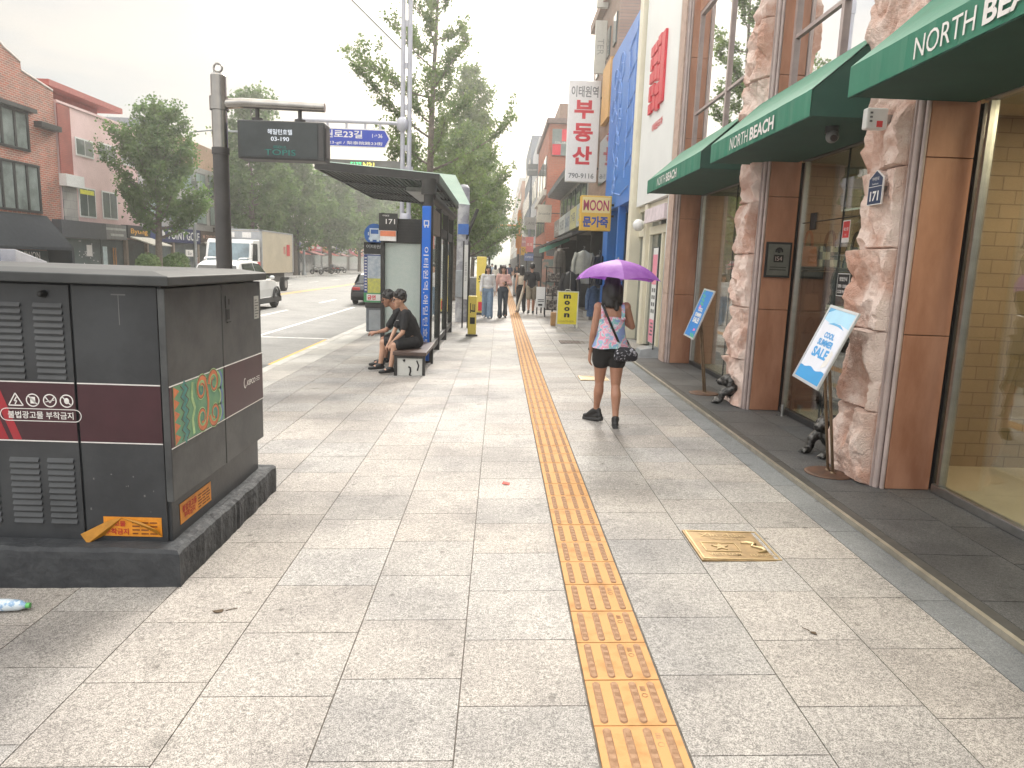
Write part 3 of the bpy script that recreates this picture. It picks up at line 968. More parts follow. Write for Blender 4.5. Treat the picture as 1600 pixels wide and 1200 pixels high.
q.build('curled_end', nmat('orange_tape_back', (.45, .20, .02), .5, var=.15, vs=16), tp)
kc.text('부착금지', REDI, (-2.06, FY - .0045, .213), (1, 0, 0), (0, 0, 1), parent=tp, h=.036, wd=.13, bold=.025)
kc.text('광고물', REDI, (-2.06, FY - .0045, .258), (1, 0, 0), (0, 0, 1), parent=tp, h=.032, wd=.10, bold=.025)
q = kc.mb()
for i in range(4):
    for j in range(3):
        q.box((-1.975 + j * .048, FY - .0052, .198 + i * .021), (-1.975 + j * .048 + (.04 if (i + j) % 3 else .03), FY - .0045, .206 + i * .021))
q.build('print', nmat('tape_print', (.20, .06, .01), .6), tp)
q = kc.mb(); q.box((-1.764, 3.87, .215), (-1.7615, 4.30, .335))
ts = q.build('warning_tape', ORG, T, label='flat orange warning tape low on the side')
kc.text('불법광고물\n부착금지', REDI, (-1.7613, 3.99, .275), (0, 1, 0), (0, 0, 1), parent=ts, h=.085, wd=.19, bold=.025, depth=.0012)
q = kc.mb()
for i in range(5):
    for j in range(3):
        q.box((-1.7614, 4.11 + j * .06, .23 + i * .018), (-1.7605, 4.11 + j * .06 + (.05 if (i + j) % 3 else .035), .238 + i * .018))
q.build('print', nmat('tape_print', (.20, .06, .01), .6), ts)
q = kc.mb()
for i in range(9):
    xx, zz = rnd.uniform(-2.2, -1.82), rnd.uniform(.32, .6)
    q.box((xx, FY - .0012, zz), (xx + rnd.uniform(.003, .008), FY - .0002, zz + rnd.uniform(.004, .014)))
q.box((-1.985, FY - .0012, 1.35), (-1.981, FY - .0002, 1.508)); q.box((-2.02, FY - .0012, 1.505), (-1.945, FY - .0002, 1.512))
q.build('paint_drip', nmat('grey_drip', (.13, .13, .13), .6), d2)
# ------------------------------------------------------------------ the shop on the right
ROUGH = nmat('rough_pink_stone', (.80, .65, .58), .85, c2=(.56, .33, .25), vs=3.0, lo=.36, hi=.58, bump=.9, bs=85)
SMOOTH = nmat('polished_pink_stone', (.50, .265, .175), .45, c2=(.30, .135, .08), vs=3.2, lo=.34, hi=.66, st=(1, 1, .28), bump=.06, bs=30, spec=.3)
TRIM = nmat('stone_moulding', (.42, .34, .32), .5, var=.12, vs=5)
STEEL = nmat('brushed_steel', (.42, .42, .41), .32, .9, var=.1, vs=10)
DKMET = nmat('dark_bronze_frame', (.045, .045, .046), .42, .4, var=.2, vs=6)
TANB = brickmat('tan_block', (.34, .26, .165), (.30, .23, .145), (.15, .115, .075), .24, .113, 'XZ', .6, .004, .5)
WHITEW = nmat('white_wall', (.74, .73, .70), .7, var=.05, vs=1.5)
CEIL = nmat('ceiling_beige', (.60, .52, .40), .8, var=.05, vs=2)
FLOOR = nmat('shop_floor', (.52, .45, .34), .4, c2=(.44, .38, .28), vs=2.5)
GLS = glass('shop_glass', (.84, .88, .86), 1.7, 1.5)
GLU = glass('upper_glass', (.80, .84, .82), 7.0, 1.6)
ks = Kit('shop_building', 'stone fronted shop building with pink pillars, glass bays and green awnings', 'building', (3.4, 5.6, .1))
S = ks.t
def rough_face(y0, y1, z0, z1, x, seed, out):
    """split-faced stone: one block of a pillar's street side, real relief"""
    mb = ks.mb()
    ny, nzv = max(8, int((y1 - y0) / .0125)), max(8, int((z1 - z0) / .0125))
    vs = []
    for j in range(nzv + 1):
        for i in range(ny + 1):
            u, v = i / ny, j / nzv
            y, z = y0 + (y1 - y0) * u, z0 + (z1 - z0) * v
            p = Vector((y * 1.0, z * .8, seed))
            d = .5 + .55 * mnoise.noise(p * 2.3)
            d += .5 * (1 - abs(mnoise.noise(p * 3.2 + Vector((4, 1, 0))))) ** 4
            d -= .45 * (1 - abs(mnoise.noise(Vector((y * 4.6, z * 2.4, seed + 1.5))))) ** 6
            d += .60 * abs(mnoise.noise(p * 4.4)) + .27 * abs(mnoise.noise(p * 11.0)) + .17 * abs(mnoise.noise(p * 26.0)) - .15
            st = mnoise.noise(Vector((y * 2.2, z * 1.7, seed + 9)))
            d += .32 * max(0., min(1., (st - .02) * 9)) - .12
            edge = min(1, .25 + min(u, 1 - u) / .06) * min(1, .45 + min(v, 1 - v) / .03)
            vs.append((x - out * (.12 + max(0, d) * .68 * edge), y, z))
    fs = []
    n_ = ny + 1
    for j in range(nzv):
        for i in range(ny):
            a = j * n_ + i
            fs.append((a, a + n_, a + n_ + 1, a + 1))
    mb.add(vs, fs, 0, False)
    # returns back to the pillar core
    for j in range(nzv):
        a, b = vs[j * n_], vs[(j + 1) * n_]
        mb.quad((x + .02, a[1], a[2]), (x + .02, b[1], b[2]), b, a)
        a, b = vs[j * n_ + ny], vs[(j + 1) * n_ + ny]
        mb.quad(a, b, (x + .02, b[1], b[2]), (x + .02, a[1], a[2]))
    for i in range(ny):
        a, b = vs[nzv * n_ + i], vs[nzv * n_ + i + 1]
        mb.quad(a, (x + .02, a[1], a[2]), (x + .02, b[1], b[2]), b)
        a, b = vs[i], vs[i + 1]
        mb.quad(b, (x + .02, b[1], b[2]), (x + .02, a[1], a[2]), a)
    return mb
CZ = [.104, .69, 1.32, 1.95, 2.55, 3.30, 3.92, 4.55, 5.2, 6.0, 6.9, 8.0]
for pi_, (ya, yb) in enumerate(((5.28, 5.95), (8.33, 8.98), (12.42, 12.9))):
    mb = ks.mb(); mb.box((3.0, ya + .06, .08), (3.41, yb, 9.0)); core = mb.build('pillar', SMOOTH, S)
    for q in range(len(CZ) - 1):
        gap_ = .0025
        if pi_ == 2:
            mb = ks.mb(); mb.box((2.955, ya + .10, CZ[q] + gap_), (3.0, yb - .01, CZ[q + 1] - gap_))
            mb.build('stone_block', nmat('hammered_stone', (.58, .43, .36), .9, c2=(.46, .33, .27), vs=7, bump=1.0, bs=55), core)
        else:
            rough_face(ya + .085, yb - .005, CZ[q] + gap_, CZ[q + 1] - gap_, 3.0, 3.1 * pi_ + 1.7 * q, .15).build('rough_stone', ROUGH, core)
    zs = [.104, 1.31, 2.60, 3.92, 5.2, 6.9, 8.9]
    for q in range(len(zs) - 1):
        mb = ks.mb(); mb.box((3.055, ya, zs[q] + .003), (3.40, ya + .058, zs[q + 1] - .003)); mb.build('smooth_slab', SMOOTH, core, bevel=.004)
    mb = ks.mb()
    mb.cyl((3.008, ya + .052, .105), (3.008, ya + .052, 8.9), .024, n=10)
    mb.cyl((3.038, ya + .016, .105), (3.038, ya + .016, 8.9), .018, n=10)
    mb.box((2.975, ya + .066, .105), (3.0, ya + .083, 8.9)); mb.build('corner_moulding', TRIM, core)
    mb = ks.mb(); mb.box((3.402, ya + .03, .11), (3.43, ya + .057, 2.985)); mb.box((3.43, ya + .0, .11), (3.455, ya + .057, 2.985)); mb.build('jamb', DKMET, core)
# bays: (near y, far y)
BAYS = [(-1.5, 5.28), (5.955, 8.33), (8.985, 12.42)]
GX = 3.43
for bi, (ya, yb) in enumerate(BAYS):
    mb = ks.mb()
    mb.box((GX - .035, ya, .104), (GX + .035, yb - .03, .17)); mb.box((GX - .05, ya, 2.985), (GX + .05, yb - .06, 3.1))
    fr = mb.build('window_frame', STEEL if bi == 0 else DKMET, S, bevel=.006)
    mb = ks.mb(); mb.box((GX - .006, ya + .01, .172), (GX + .006, yb - .035, 2.98)); mb.build('pane', GLS, fr)
    cuts = {0: (1.2, 3.3), 1: (6.75, 7.25), 2: (10.6,)}[bi]
    mb = ks.mb()
    for cy in cuts:
        mb.box((GX - .009, cy - .004, .172), (GX + .009, cy + .004, 2.98))
    if bi == 1:
        mb.box((GX - .009, 6.05, 2.30), (GX + .009, 8.2, 2.308)); mb.box((GX - .012, 7.86, 2.22), (GX + .012, 8.0, 2.4))
    mb.build('glazing_joint', BLK, fr)
    mb = ks.mb(); mb.box((GX - .03, yb - .115, .172), (GX + .03, yb - .085, 2.98)); mb.build('mullion', STEEL, fr)
    # spandrel behind the awning and upper storeys
    mb = ks.mb(); mb.box((3.36, ya, 3.1), (3.46, yb - (.0 if bi else .0), 3.66)); mb.build('spandrel', WHITEW, S)
    z = 3.66
    for z1 in (5.9, 6.15, 8.4, 9.0):
        if z1 in (6.15, 9.0):
            mb = ks.mb(); mb.box((3.15, ya, z), (3.46, yb, z1)); mb.build('spandrel', SMOOTH, S)
        else:
            mb = ks.mb()
            for a, b, c, d in ((ya, yb, z, z + .06), (ya, yb, z1 - .06, z1)):
                mb.box((3.16, a, c), (3.24, b, d))
            for yy in (ya + .03, (ya + yb) / 2, yb - .03):
                mb.box((3.16, yy - .03, z + .06), (3.24, yy + .03, z1 - .06))
            mb.box((3.17, ya + .06, z + .62), (3.23, yb - .06, z + .66))
            uf = mb.build('window_frame', TRIM, S)
            mb = ks.mb(); mb.box((3.195, ya + .01, z + .02), (3.205, yb - .01, z1 - .02)); mb.build('pane', GLU, uf)
            mb = ks.mb()
            nb = 5
            for q in range(nb):
                a = ya + (yb - ya) * q / nb
                mb.box((3.30 + .02 * (q % 2), a + .01, z), (3.32 + .02 * (q % 2), a + (yb - ya) / nb - .01, z1))
            mb.each('blind', nmat('cream_blind', (.78, .72, .58), .8, var=.08, vs=3), uf)
        z = z1
# the rest of the volume: roof, back and party walls, floors
mb = ks.mb()
mb.box((3.47, -1.5, 3.06), (9.0, 12.42, 3.1)); mb.build('ceiling', CEIL, S)
mb = ks.mb(); mb.box((3.47, -1.5, .05), (9.0, 12.42, .118)); mb.build('floor', FLOOR, S)
mb = ks.mb(); mb.box((9.0, -1.5, .05), (9.3, 12.9, 9.0)); mb.box((3.47, -1.7, .05), (9.3, -1.5, 9.0)); mb.box((3.41, 12.42, .05), (9.0, 12.9, 9.0)); mb.build('wall', WHITEW, S)
mb = ks.mb(); mb.box((2.98, -1.7, 9.0), (9.3, 12.92, 9.35)); mb.build('roof', TRIM, S)
mb = ks.mb(); mb.box((3.66, -1.4, 3.66), (3.7, 12.4, 3.67)); mb.box((4.6, -1.4, 3.1), (4.65, 12.4, 9.0)); mb.build('upper_back_wall', nmat('upper_dim', (.35, .33, .30), .8), S)
mb = ks.mb(); mb.box((3.47, 5.97, .118), (6.4, 6.05, 3.058)); mb.build('block_wall', TANB, S)
mb = ks.mb(); mb.box((3.47, 9.0, .118), (4.45, 9.08, 3.058)); mb.build('block_wall', TANB, S)
mb = ks.mb(); mb.box((3.47, 12.3, .118), (6.4, 12.38, 3.058)); mb.build('block_wall', TANB, S)
mb = ks.mb(); mb.box((6.0, 8.2, .118), (6.08, 12.2, 3.058)); mb.box((6.1, 9.3, .118), (9.0, 9.38, 3.058)); iw = mb.build('inner_wall', nmat('olive_wall', (.34, .27, .17), .7, var=.1, vs=2), S)
ks.text('NORTH BEACH', BLK, (6.9, 9.298, 2.35), (1, 0, 0), (0, 0, 1), parent=iw, h=.2, bold=.01)
# recessed ceiling lamps: lit discs with a real lamp under each group
LITD = emit('lit_downlight', (1.0, .72, .32), 9.0)
for bi, pts in enumerate((((4.2, 4.6), (5.2, 3.2), (4.2, 2.2)), ((4.6, 7.7), (5.1, 8.1), (4.9, 8.6), (4.2, 6.8)), ((4.3, 11.6), (4.3, 10.2)))):
    for (x_, y_) in pts:
        mb = ks.mb(); mb.cyl((x_, y_, 3.056), (x_, y_, 3.048), .055, n=16); mb.build('downlight', LITD, S)
    ld = bpy.data.lights.new('ceiling_lamp', 'AREA')
    ld.energy, ld.size, ld.color = (28, 13, 11)[bi], 1.2, (1.0, .80, .52)
    lo_ = bpy.data.objects.new('ceiling_lamp', ld); COL.objects.link(lo_)
    lo_.location = (pts[0][0] + .2, pts[0][1] - .3, 3.03)
# displays inside
DARKW = nmat('dark_wood', (.045, .032, .026), .5, var=.2, vs=5)
kd = Kit('display_shelf', 'tall dark shelf inside the shop carrying handbags', 'shelf', (3.9, 8.1, .118))
mb = kd.mb()
for z in (.25, .75, 1.25, 1.78):
    mb.box((3.56, 8.35, z), (4.5, 8.94, z + .04))
mb.build('shelf_board', DARKW, kd.t, bevel=.004)
mb = kd.mb()
for x_, y_ in ((3.56, 8.35), (4.46, 8.35), (3.56, 8.88), (4.46, 8.88)):
    mb.box((x_ + .001, y_ + .001, .118), (x_ + .039, y_ + .039, 1.779))
mb.each('upright', DARKW, kd.t)
mb = kd.mb(); mb.box((3.561, 8.90, .13), (4.499, 8.925, 1.77)); mb.build('back_panel', DARKW, kd.t)
def bag(x, y, z, w_, h_, c, label, check=None):
    k = Kit('handbag', label, 'handbag', (x, y, z), 'handbags on the dark shelf')
    mb = k.mb()
    mb.add([(x - w_ / 2, y - .06, z), (x + w_ / 2, y - .06, z), (x + w_ / 2, y + .06, z), (x - w_ / 2, y + .06, z), (x - w_ * .45, y - .02, z + h_), (x + w_ * .45, y - .02, z + h_), (x + w_ * .45, y + .02, z + h_), (x - w_ * .45, y + .02, z + h_)],
           [(3, 2, 1, 0), (0, 1, 5, 4), (1, 2, 6, 5), (2, 3, 7, 6), (3, 0, 4, 7), (4, 5, 6, 7)])
    b = mb.build('bag_body', c, k.t, bevel=.012)
    mb = k.mb()
    for dy in (-.02, .02):
        mb.tube([(x + w_ * .22 * math.cos(math.pi * i / 8), y + dy, z + h_ - .02 + .2 * math.sin(math.pi * i / 8)) for i in range(9)], .007, 6)
    mb.build('handle', check or c, k.t)
    return k
TANL = nmat('tan_leather', (.42, .15, .06), .5, var=.15, vs=12)
BRNL = nmat('brown_leather', (.12, .06, .04), .5, var=.15, vs=12)
def checkmat():
    m, t, o = _mk('checked_cloth')
    p = node(t, 'ShaderNodeBsdfPrincipled', _Roughness=.7)
    tcn = node(t, 'ShaderNodeTexCoord')
    c = node(t, 'ShaderNodeTexChecker', _Scale=11.0)
    c.inputs['Color1'].default_value = (.45, .46, .40, 1)
    c.inputs['Color2'].default_value = (.10, .12, .15, 1)
    t.links.new(tcn.outputs['Object'], c.inputs['Vector']); t.links.new(c.outputs['Color'], p.inputs['Base Color']); t.links.new(p.outputs[0], o.inputs['Surface'])
    return m
CHK = checkmat()
bag(3.66, 8.55, 1.823, .22, .24, TANL, 'tan leather handbag with arched handles at the window end of the dark shelf')
bag(3.92, 8.55, 1.823, .27, .25, CHK, 'grey checked handbag with brown handles next to the tan one', BRNL)
bag(4.25, 8.55, 1.823, .28, .25, CHK, 'grey checked handbag with black handles on the dark shelf', BLK)
bag(3.75, 8.6, 1.293, .24, .22, BRNL, 'brown handbag on the shelf board below the checked bags', BLK)
bag(4.2, 8.6, 1.293, .3, .24, nmat('red_leather', (.16, .02, .03), .5), 'dark red handbag on the shelf board below the checked bags', BLK)
bag(3.8, 8.6, .793, .26, .24, nmat('grey_leather', (.08, .08, .085), .5), 'grey handbag low on the dark shelf behind the glass door', BLK)
kb2 = Kit('leaflet_box', 'cream acrylic leaflet box on two legs behind the glass', 'leaflet box', (3.58, 7.35, .118))
mb = kb2.mb(); mb.box((3.52, 7.22, 1.02), (3.545, 7.62, 1.42)); mb.box((3.505, 7.36, 1.03), (3.518, 7.50, 1.41)); bx_ = mb.build('panel', nmat('cream_acrylic', (.62, .60, .44), .25, var=.06, vs=4), kb2.t, bevel=.004)
mb = kb2.mb(); mb.cyl((3.50, 7.55, 1.28), (3.519, 7.55, 1.28), .05, n=20); mb.build('green_seal', nmat('seal_green', (.16, .35, .24), .5), bx_)
mb = kb2.mb()
for y_, z_ in ((7.26, 1.06), (7.26, 1.38), (7.44, 1.06), (7.58, 1.38), (7.58, 1.06)):
    mb.cyl((3.50, y_, z_), (3.52, y_, z_), .012, n=10)
mb.build('stud', STEEL, bx_)
mb = kb2.mb()
for y_ in (7.3, 7.54):
    mb.cyl((3.535, y_, .118), (3.535, y_, 1.02), .012, n=8)
mb.each('leg', BLK, kb2.t)
kr = Kit('clothes_rack', 'rack of folded dark red and white clothes seen through the far window bay', 'clothes rack', (4.3, 11.2, .118))
mb = kr.mb(); mb.box((4.0, 10.9, 1.15), (4.6, 11.6, 1.19)); mb.box((4.03, 10.93, .118), (4.07, 10.97, 1.15)); mb.box((4.53, 11.53, .118), (4.57, 11.57, 1.15)); mb.box((4.03, 11.53, .118), (4.07, 11.57, 1.15)); mb.box((4.53, 10.93, .118), (4.57, 10.97, 1.15)); mb.build('frame', STEEL, kr.t)
mb = kr.mb(); mb.box((4.05, 11.0, .35), (4.5, 11.5, 1.12)); mb.build('red_garment', nmat('crimson_cloth', (.30, .03, .06), .8), kr.t, bevel=.03)
mb = kr.mb(); mb.box((4.02, 10.95, 1.192), (4.55, 11.5, 1.3)); mb.build('white_cloth', WHITEW, kr.t, bevel=.03)

# ------------------------------------------------------------------ awnings
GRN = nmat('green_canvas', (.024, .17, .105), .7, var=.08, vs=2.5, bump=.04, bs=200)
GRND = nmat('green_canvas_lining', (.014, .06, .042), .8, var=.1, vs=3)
def awning(ya, yb, label, txt=None):
    k = Kit('awning', label, 'awning', (3.36, (ya + yb) / 2, 2.98), 'green shop awnings over the bays')
    mb = k.mb()
    P = [(2.43, 2.98), (2.43, 3.185), (2.965, 3.66), (3.355, 3.66), (3.355, 2.98)]
    n_ = 90
    vs = []
    for i in range(n_ + 1):
        y = ya + (yb - ya) * i / n_
        e_ = min(1, i / 4, (n_ - i) / 4)
        rp_ = e_ * (.005 * math.sin(y * 19 + math.sin(y * 4)) + .003 * math.sin(y * 41))
        sg_ = e_ * (.016 * mnoise.noise(Vector((y * 2.2, ya, 0))) + .006 * mnoise.noise(Vector((y * 7, ya, 3))))
        vs += [(2.43 + rp_, y, 2.98 + rp_ * .6), (2.43 + rp_ * .3, y, 3.185), (2.70 + sg_ * .7, y, 3.42 - .012 * e_ + sg_), (2.965, y, 3.66)]
    fs = []
    for i in range(n_):
        for j in range(3):
            a = i * 4 + j
            fs.append((a, a + 1, a + 5, a + 4))
    mb.add(vs, fs, 0, False)
    # thickness: inner skin
    vs2 = [(x + .006, y, z - .008 if z > 3.1 else z) for x, y, z in vs]
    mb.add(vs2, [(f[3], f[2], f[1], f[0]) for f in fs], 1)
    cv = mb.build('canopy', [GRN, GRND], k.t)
    for y in (ya + .004, yb - .012):
        mb = k.mb()
        mb.prism([(2.437, 2.982), (3.355, 2.982), (3.355, 3.65), (2.975, 3.65), (2.437, 3.18)], (0, y + .008, 0), (1, 0, 0), (0, 0, 1), -.008)
        mb.build('side_panel', GRND, k.t)
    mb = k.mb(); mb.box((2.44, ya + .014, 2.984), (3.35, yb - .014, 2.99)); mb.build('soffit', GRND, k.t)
    mb = k.mb(); mb.cyl((2.442, ya, 2.978), (2.442, yb, 2.978), .008, n=6); mb.build('hem_bar', GRND, k.t)
    if txt:
        k.text('NORTH', WSTR, (2.424, txt - .275, 3.075), (0, -1, 0), (0, 0, 1), h=.125, wd=.55, bold=.0, parent=cv, depth=.004)
        k.text('BEACH', WSTR, (2.424, txt - .92, 3.075), (0, -1, 0), (0, 0, 1), h=.125, wd=.62, bold=.03, parent=cv, depth=.004)
awning(-1.2, 5.27, 'green awning with white lettering over the tan block display window', 4.45)
awning(5.9, 8.62, 'green awning with white lettering above the glass door and camera', 7.88)
awning(9.05, 12.25, 'green awning with white lettering next to the white building', 11.45)

# ------------------------------------------------------------------ small things fixed to the shop
NAVY = nmat('navy_enamel', (.020, .035, .085), .35, var=.08)
k = Kit('address_plate', 'navy house shaped address plate numbered 171 on rough pink stone', 'address plate', (2.87, 5.58, 2.27))
ox, oy, oz = 2.868, 5.59, 2.28
house = [(-.105, 0), (.105, 0), (.105, .20), (.0, .26), (-.105, .20)]
mb = k.mb(); mb.prism(house, (ox, oy, oz), (0, -1, 0), (0, 0, 1), .012); pl = mb.build('plate', WSTR, k.t)
mb = k.mb(); mb.prism([(a * .93, .007 + b * .945) for a, b in house], (ox - .002, oy, oz), (0, -1, 0), (0, 0, 1), .004); fc = mb.build('blue_face', NAVY, k.t)
k.text('171', WSTR, (ox - .002, oy, oz + .065), (0, -1, 0), (0, 0, 1), h=.075, wd=.125, bold=.03, parent=fc)
k.text('이태원로', WSTR, (ox - .002, oy, oz + .195), (0, -1, 0), (0, 0, 1), h=.026, parent=fc)
k.text('Itaewon-ro', WSTR, (ox - .002, oy, oz + .158), (0, -1, 0), (0, 0, 1), h=.014, parent=fc)
mb = k.mb(); mb.box((ox - .0026, oy - .097, oz + .135), (ox - .002, oy + .097, oz + .139)); mb.build('rule', WSTR, fc)
mb = k.mb(); mb.box((ox + .01, oy - .03, oz + .1), (ox + .08, oy + .03, oz + .14)); mb.build('bracket', STEEL, k.t)
k = Kit('wall_plaque', 'dark framed square plaque with emblem on polished stone pillar', 'plaque', (3.2, 8.325, 1.75))
mb = k.mb(); mb.box((3.075, 8.31, 1.685), (3.375, 8.329, 2.09)); a_ = mb.build('frame', BLK, k.t, bevel=.004)
mb = k.mb(); mb.box((3.10, 8.304, 1.71), (3.35, 8.312, 2.065)); f_ = mb.build('face', nmat('pewter', (.14, .145, .13), .45, .4, var=.15, vs=9), k.t)
mb = k.mb(); mb.box((3.17, 8.3, 1.86), (3.28, 8.304, 1.945))
for i in range(7):
    q = math.pi * i / 6
    mb.obox((3.225 + .035 * math.cos(q), 8.302, 1.985 + .035 * math.sin(q)), (.02, .004, .02), (0, q, 0))
mb.sph((3.225, 8.302, 1.99), (.022, .003, .025), 10)
mb.box((3.13, 8.302, 1.80), (3.32, 8.304, 1.808)); mb.box((3.13, 8.302, 1.77), (3.32, 8.304, 1.778)); em = mb.build('emblem', BLK, f_)
k.text('IS4', TRIM, (3.225, 8.2995, 1.902), (1, 0, 0), (0, 0, 1), h=.05, parent=f_)
k = Kit('security_box', 'small white alarm box with red badge under the awning corner', 'alarm box', (2.92, 5.72, 2.96))
mb = k.mb(); mb.box((2.72, 5.55, 2.83), (2.885, 5.62, 2.985)); b_ = mb.build('case', nmat('white_plastic', (.62, .62, .60), .4, var=.05), k.t, bevel=.012)
mb = k.mb(); mb.box((2.80, 5.5475, 2.845), (2.845, 5.549, 2.89)); mb.build('red_badge', nmat('badge_red', (.6, .05, .05), .5), b_)
mb = k.mb()
for z_ in (2.94, 2.91, 2.88):
    mb.box((2.745, 5.5475, z_), (2.765, 5.549, z_ + .014))
mb.build('print', nmat('print_grey', (.12, .12, .12)), b_)
mb = k.mb(); mb.box((2.87, 5.57, 2.88), (2.93, 5.61, 2.94)); mb.build('bracket', STEEL, k.t)
k = Kit('security_camera', 'grey dome security camera hanging under the middle awning', 'camera', (2.82, 6.3, 2.98))
mb = k.mb(); mb.cyl((2.80, 6.3, 2.984), (2.80, 6.3, 2.93), .055, n=16); mb.build('mount', DKMET, k.t)
mb = k.mb(); mb.sph((2.80, 6.28, 2.90), .055, 16); h_ = mb.build('housing', nmat('camera_grey', (.15, .15, .15), .35), k.t)
mb = k.mb(); mb.cyl((2.79, 6.235, 2.88), (2.788, 6.215, 2.875), .028, n=14); mb.build('lens', nmat('lens_black', (.01, .01, .012), .1), h_)
k = Kit('door_sticker', 'red and white rectangular sticker on the glass door', 'sticker', (3.42, 7.2, 2.1))
mb = k.mb(); mb.box((GX - .0085, 7.07, 2.06), (GX - .0065, 7.22, 2.275)); b_ = mb.build('backing', WSTR, k.t)
mb = k.mb(); mb.box((GX - .0095, 7.08, 2.105), (GX - .0086, 7.21, 2.265)); f_ = mb.build('red_field', nmat('badge_red', (.6, .05, .05)), k.t)
k.text('세스코', WSTR, (GX - .0095, 7.145, 2.19), (0, -1, 0), (0, 0, 1), h=.035, parent=f_, bold=.02, depth=.001)
k.text('안심', WSTR, (GX - .0095, 7.145, 2.135), (0, -1, 0), (0, 0, 1), h=.02, parent=f_, depth=.001)
k = Kit('hours_sign', 'small black opening hours sign on the glass door', 'sign', (3.42, 7.1, 1.6))
mb = k.mb(); mb.box((GX - .0095, 6.96, 1.53), (GX - .0065, 7.21, 1.755)); b_ = mb.build('white_edge', WSTR, k.t)
mb = k.mb(); mb.box((GX - .0105, 6.967, 1.537), (GX - .0096, 7.203, 1.748)); f_ = mb.build('black_field', BLK, k.t)
k.text('영업안내', WSTR, (GX - .0105, 7.085, 1.70), (0, -1, 0), (0, 0, 1), h=.042, parent=f_, bold=.02, depth=.001)
k.text('OPEN  10:30AM', WSTR, (GX - .0105, 7.085, 1.63), (0, -1, 0), (0, 0, 1), h=.032, wd=.2, parent=f_, bold=.02, depth=.001)
k.text('CLOSE 09:00PM', WSTR, (GX - .0105, 7.085, 1.575), (0, -1, 0), (0, 0, 1), h=.032, wd=.2, parent=f_, bold=.02, depth=.001)
k = Kit('door_stop_post', 'short steel floor post at the bottom of the glass door', 'post', (3.36, 8.1, .106))
mb = k.mb(); mb.cyl((3.33, 8.02, .106), (3.33, 8.02, .112), .05, n=16); mb.cyl((3.33, 8.02, .112), (3.33, 8.02, .24), .022, n=12); mb.build('post', STEEL, k.t)

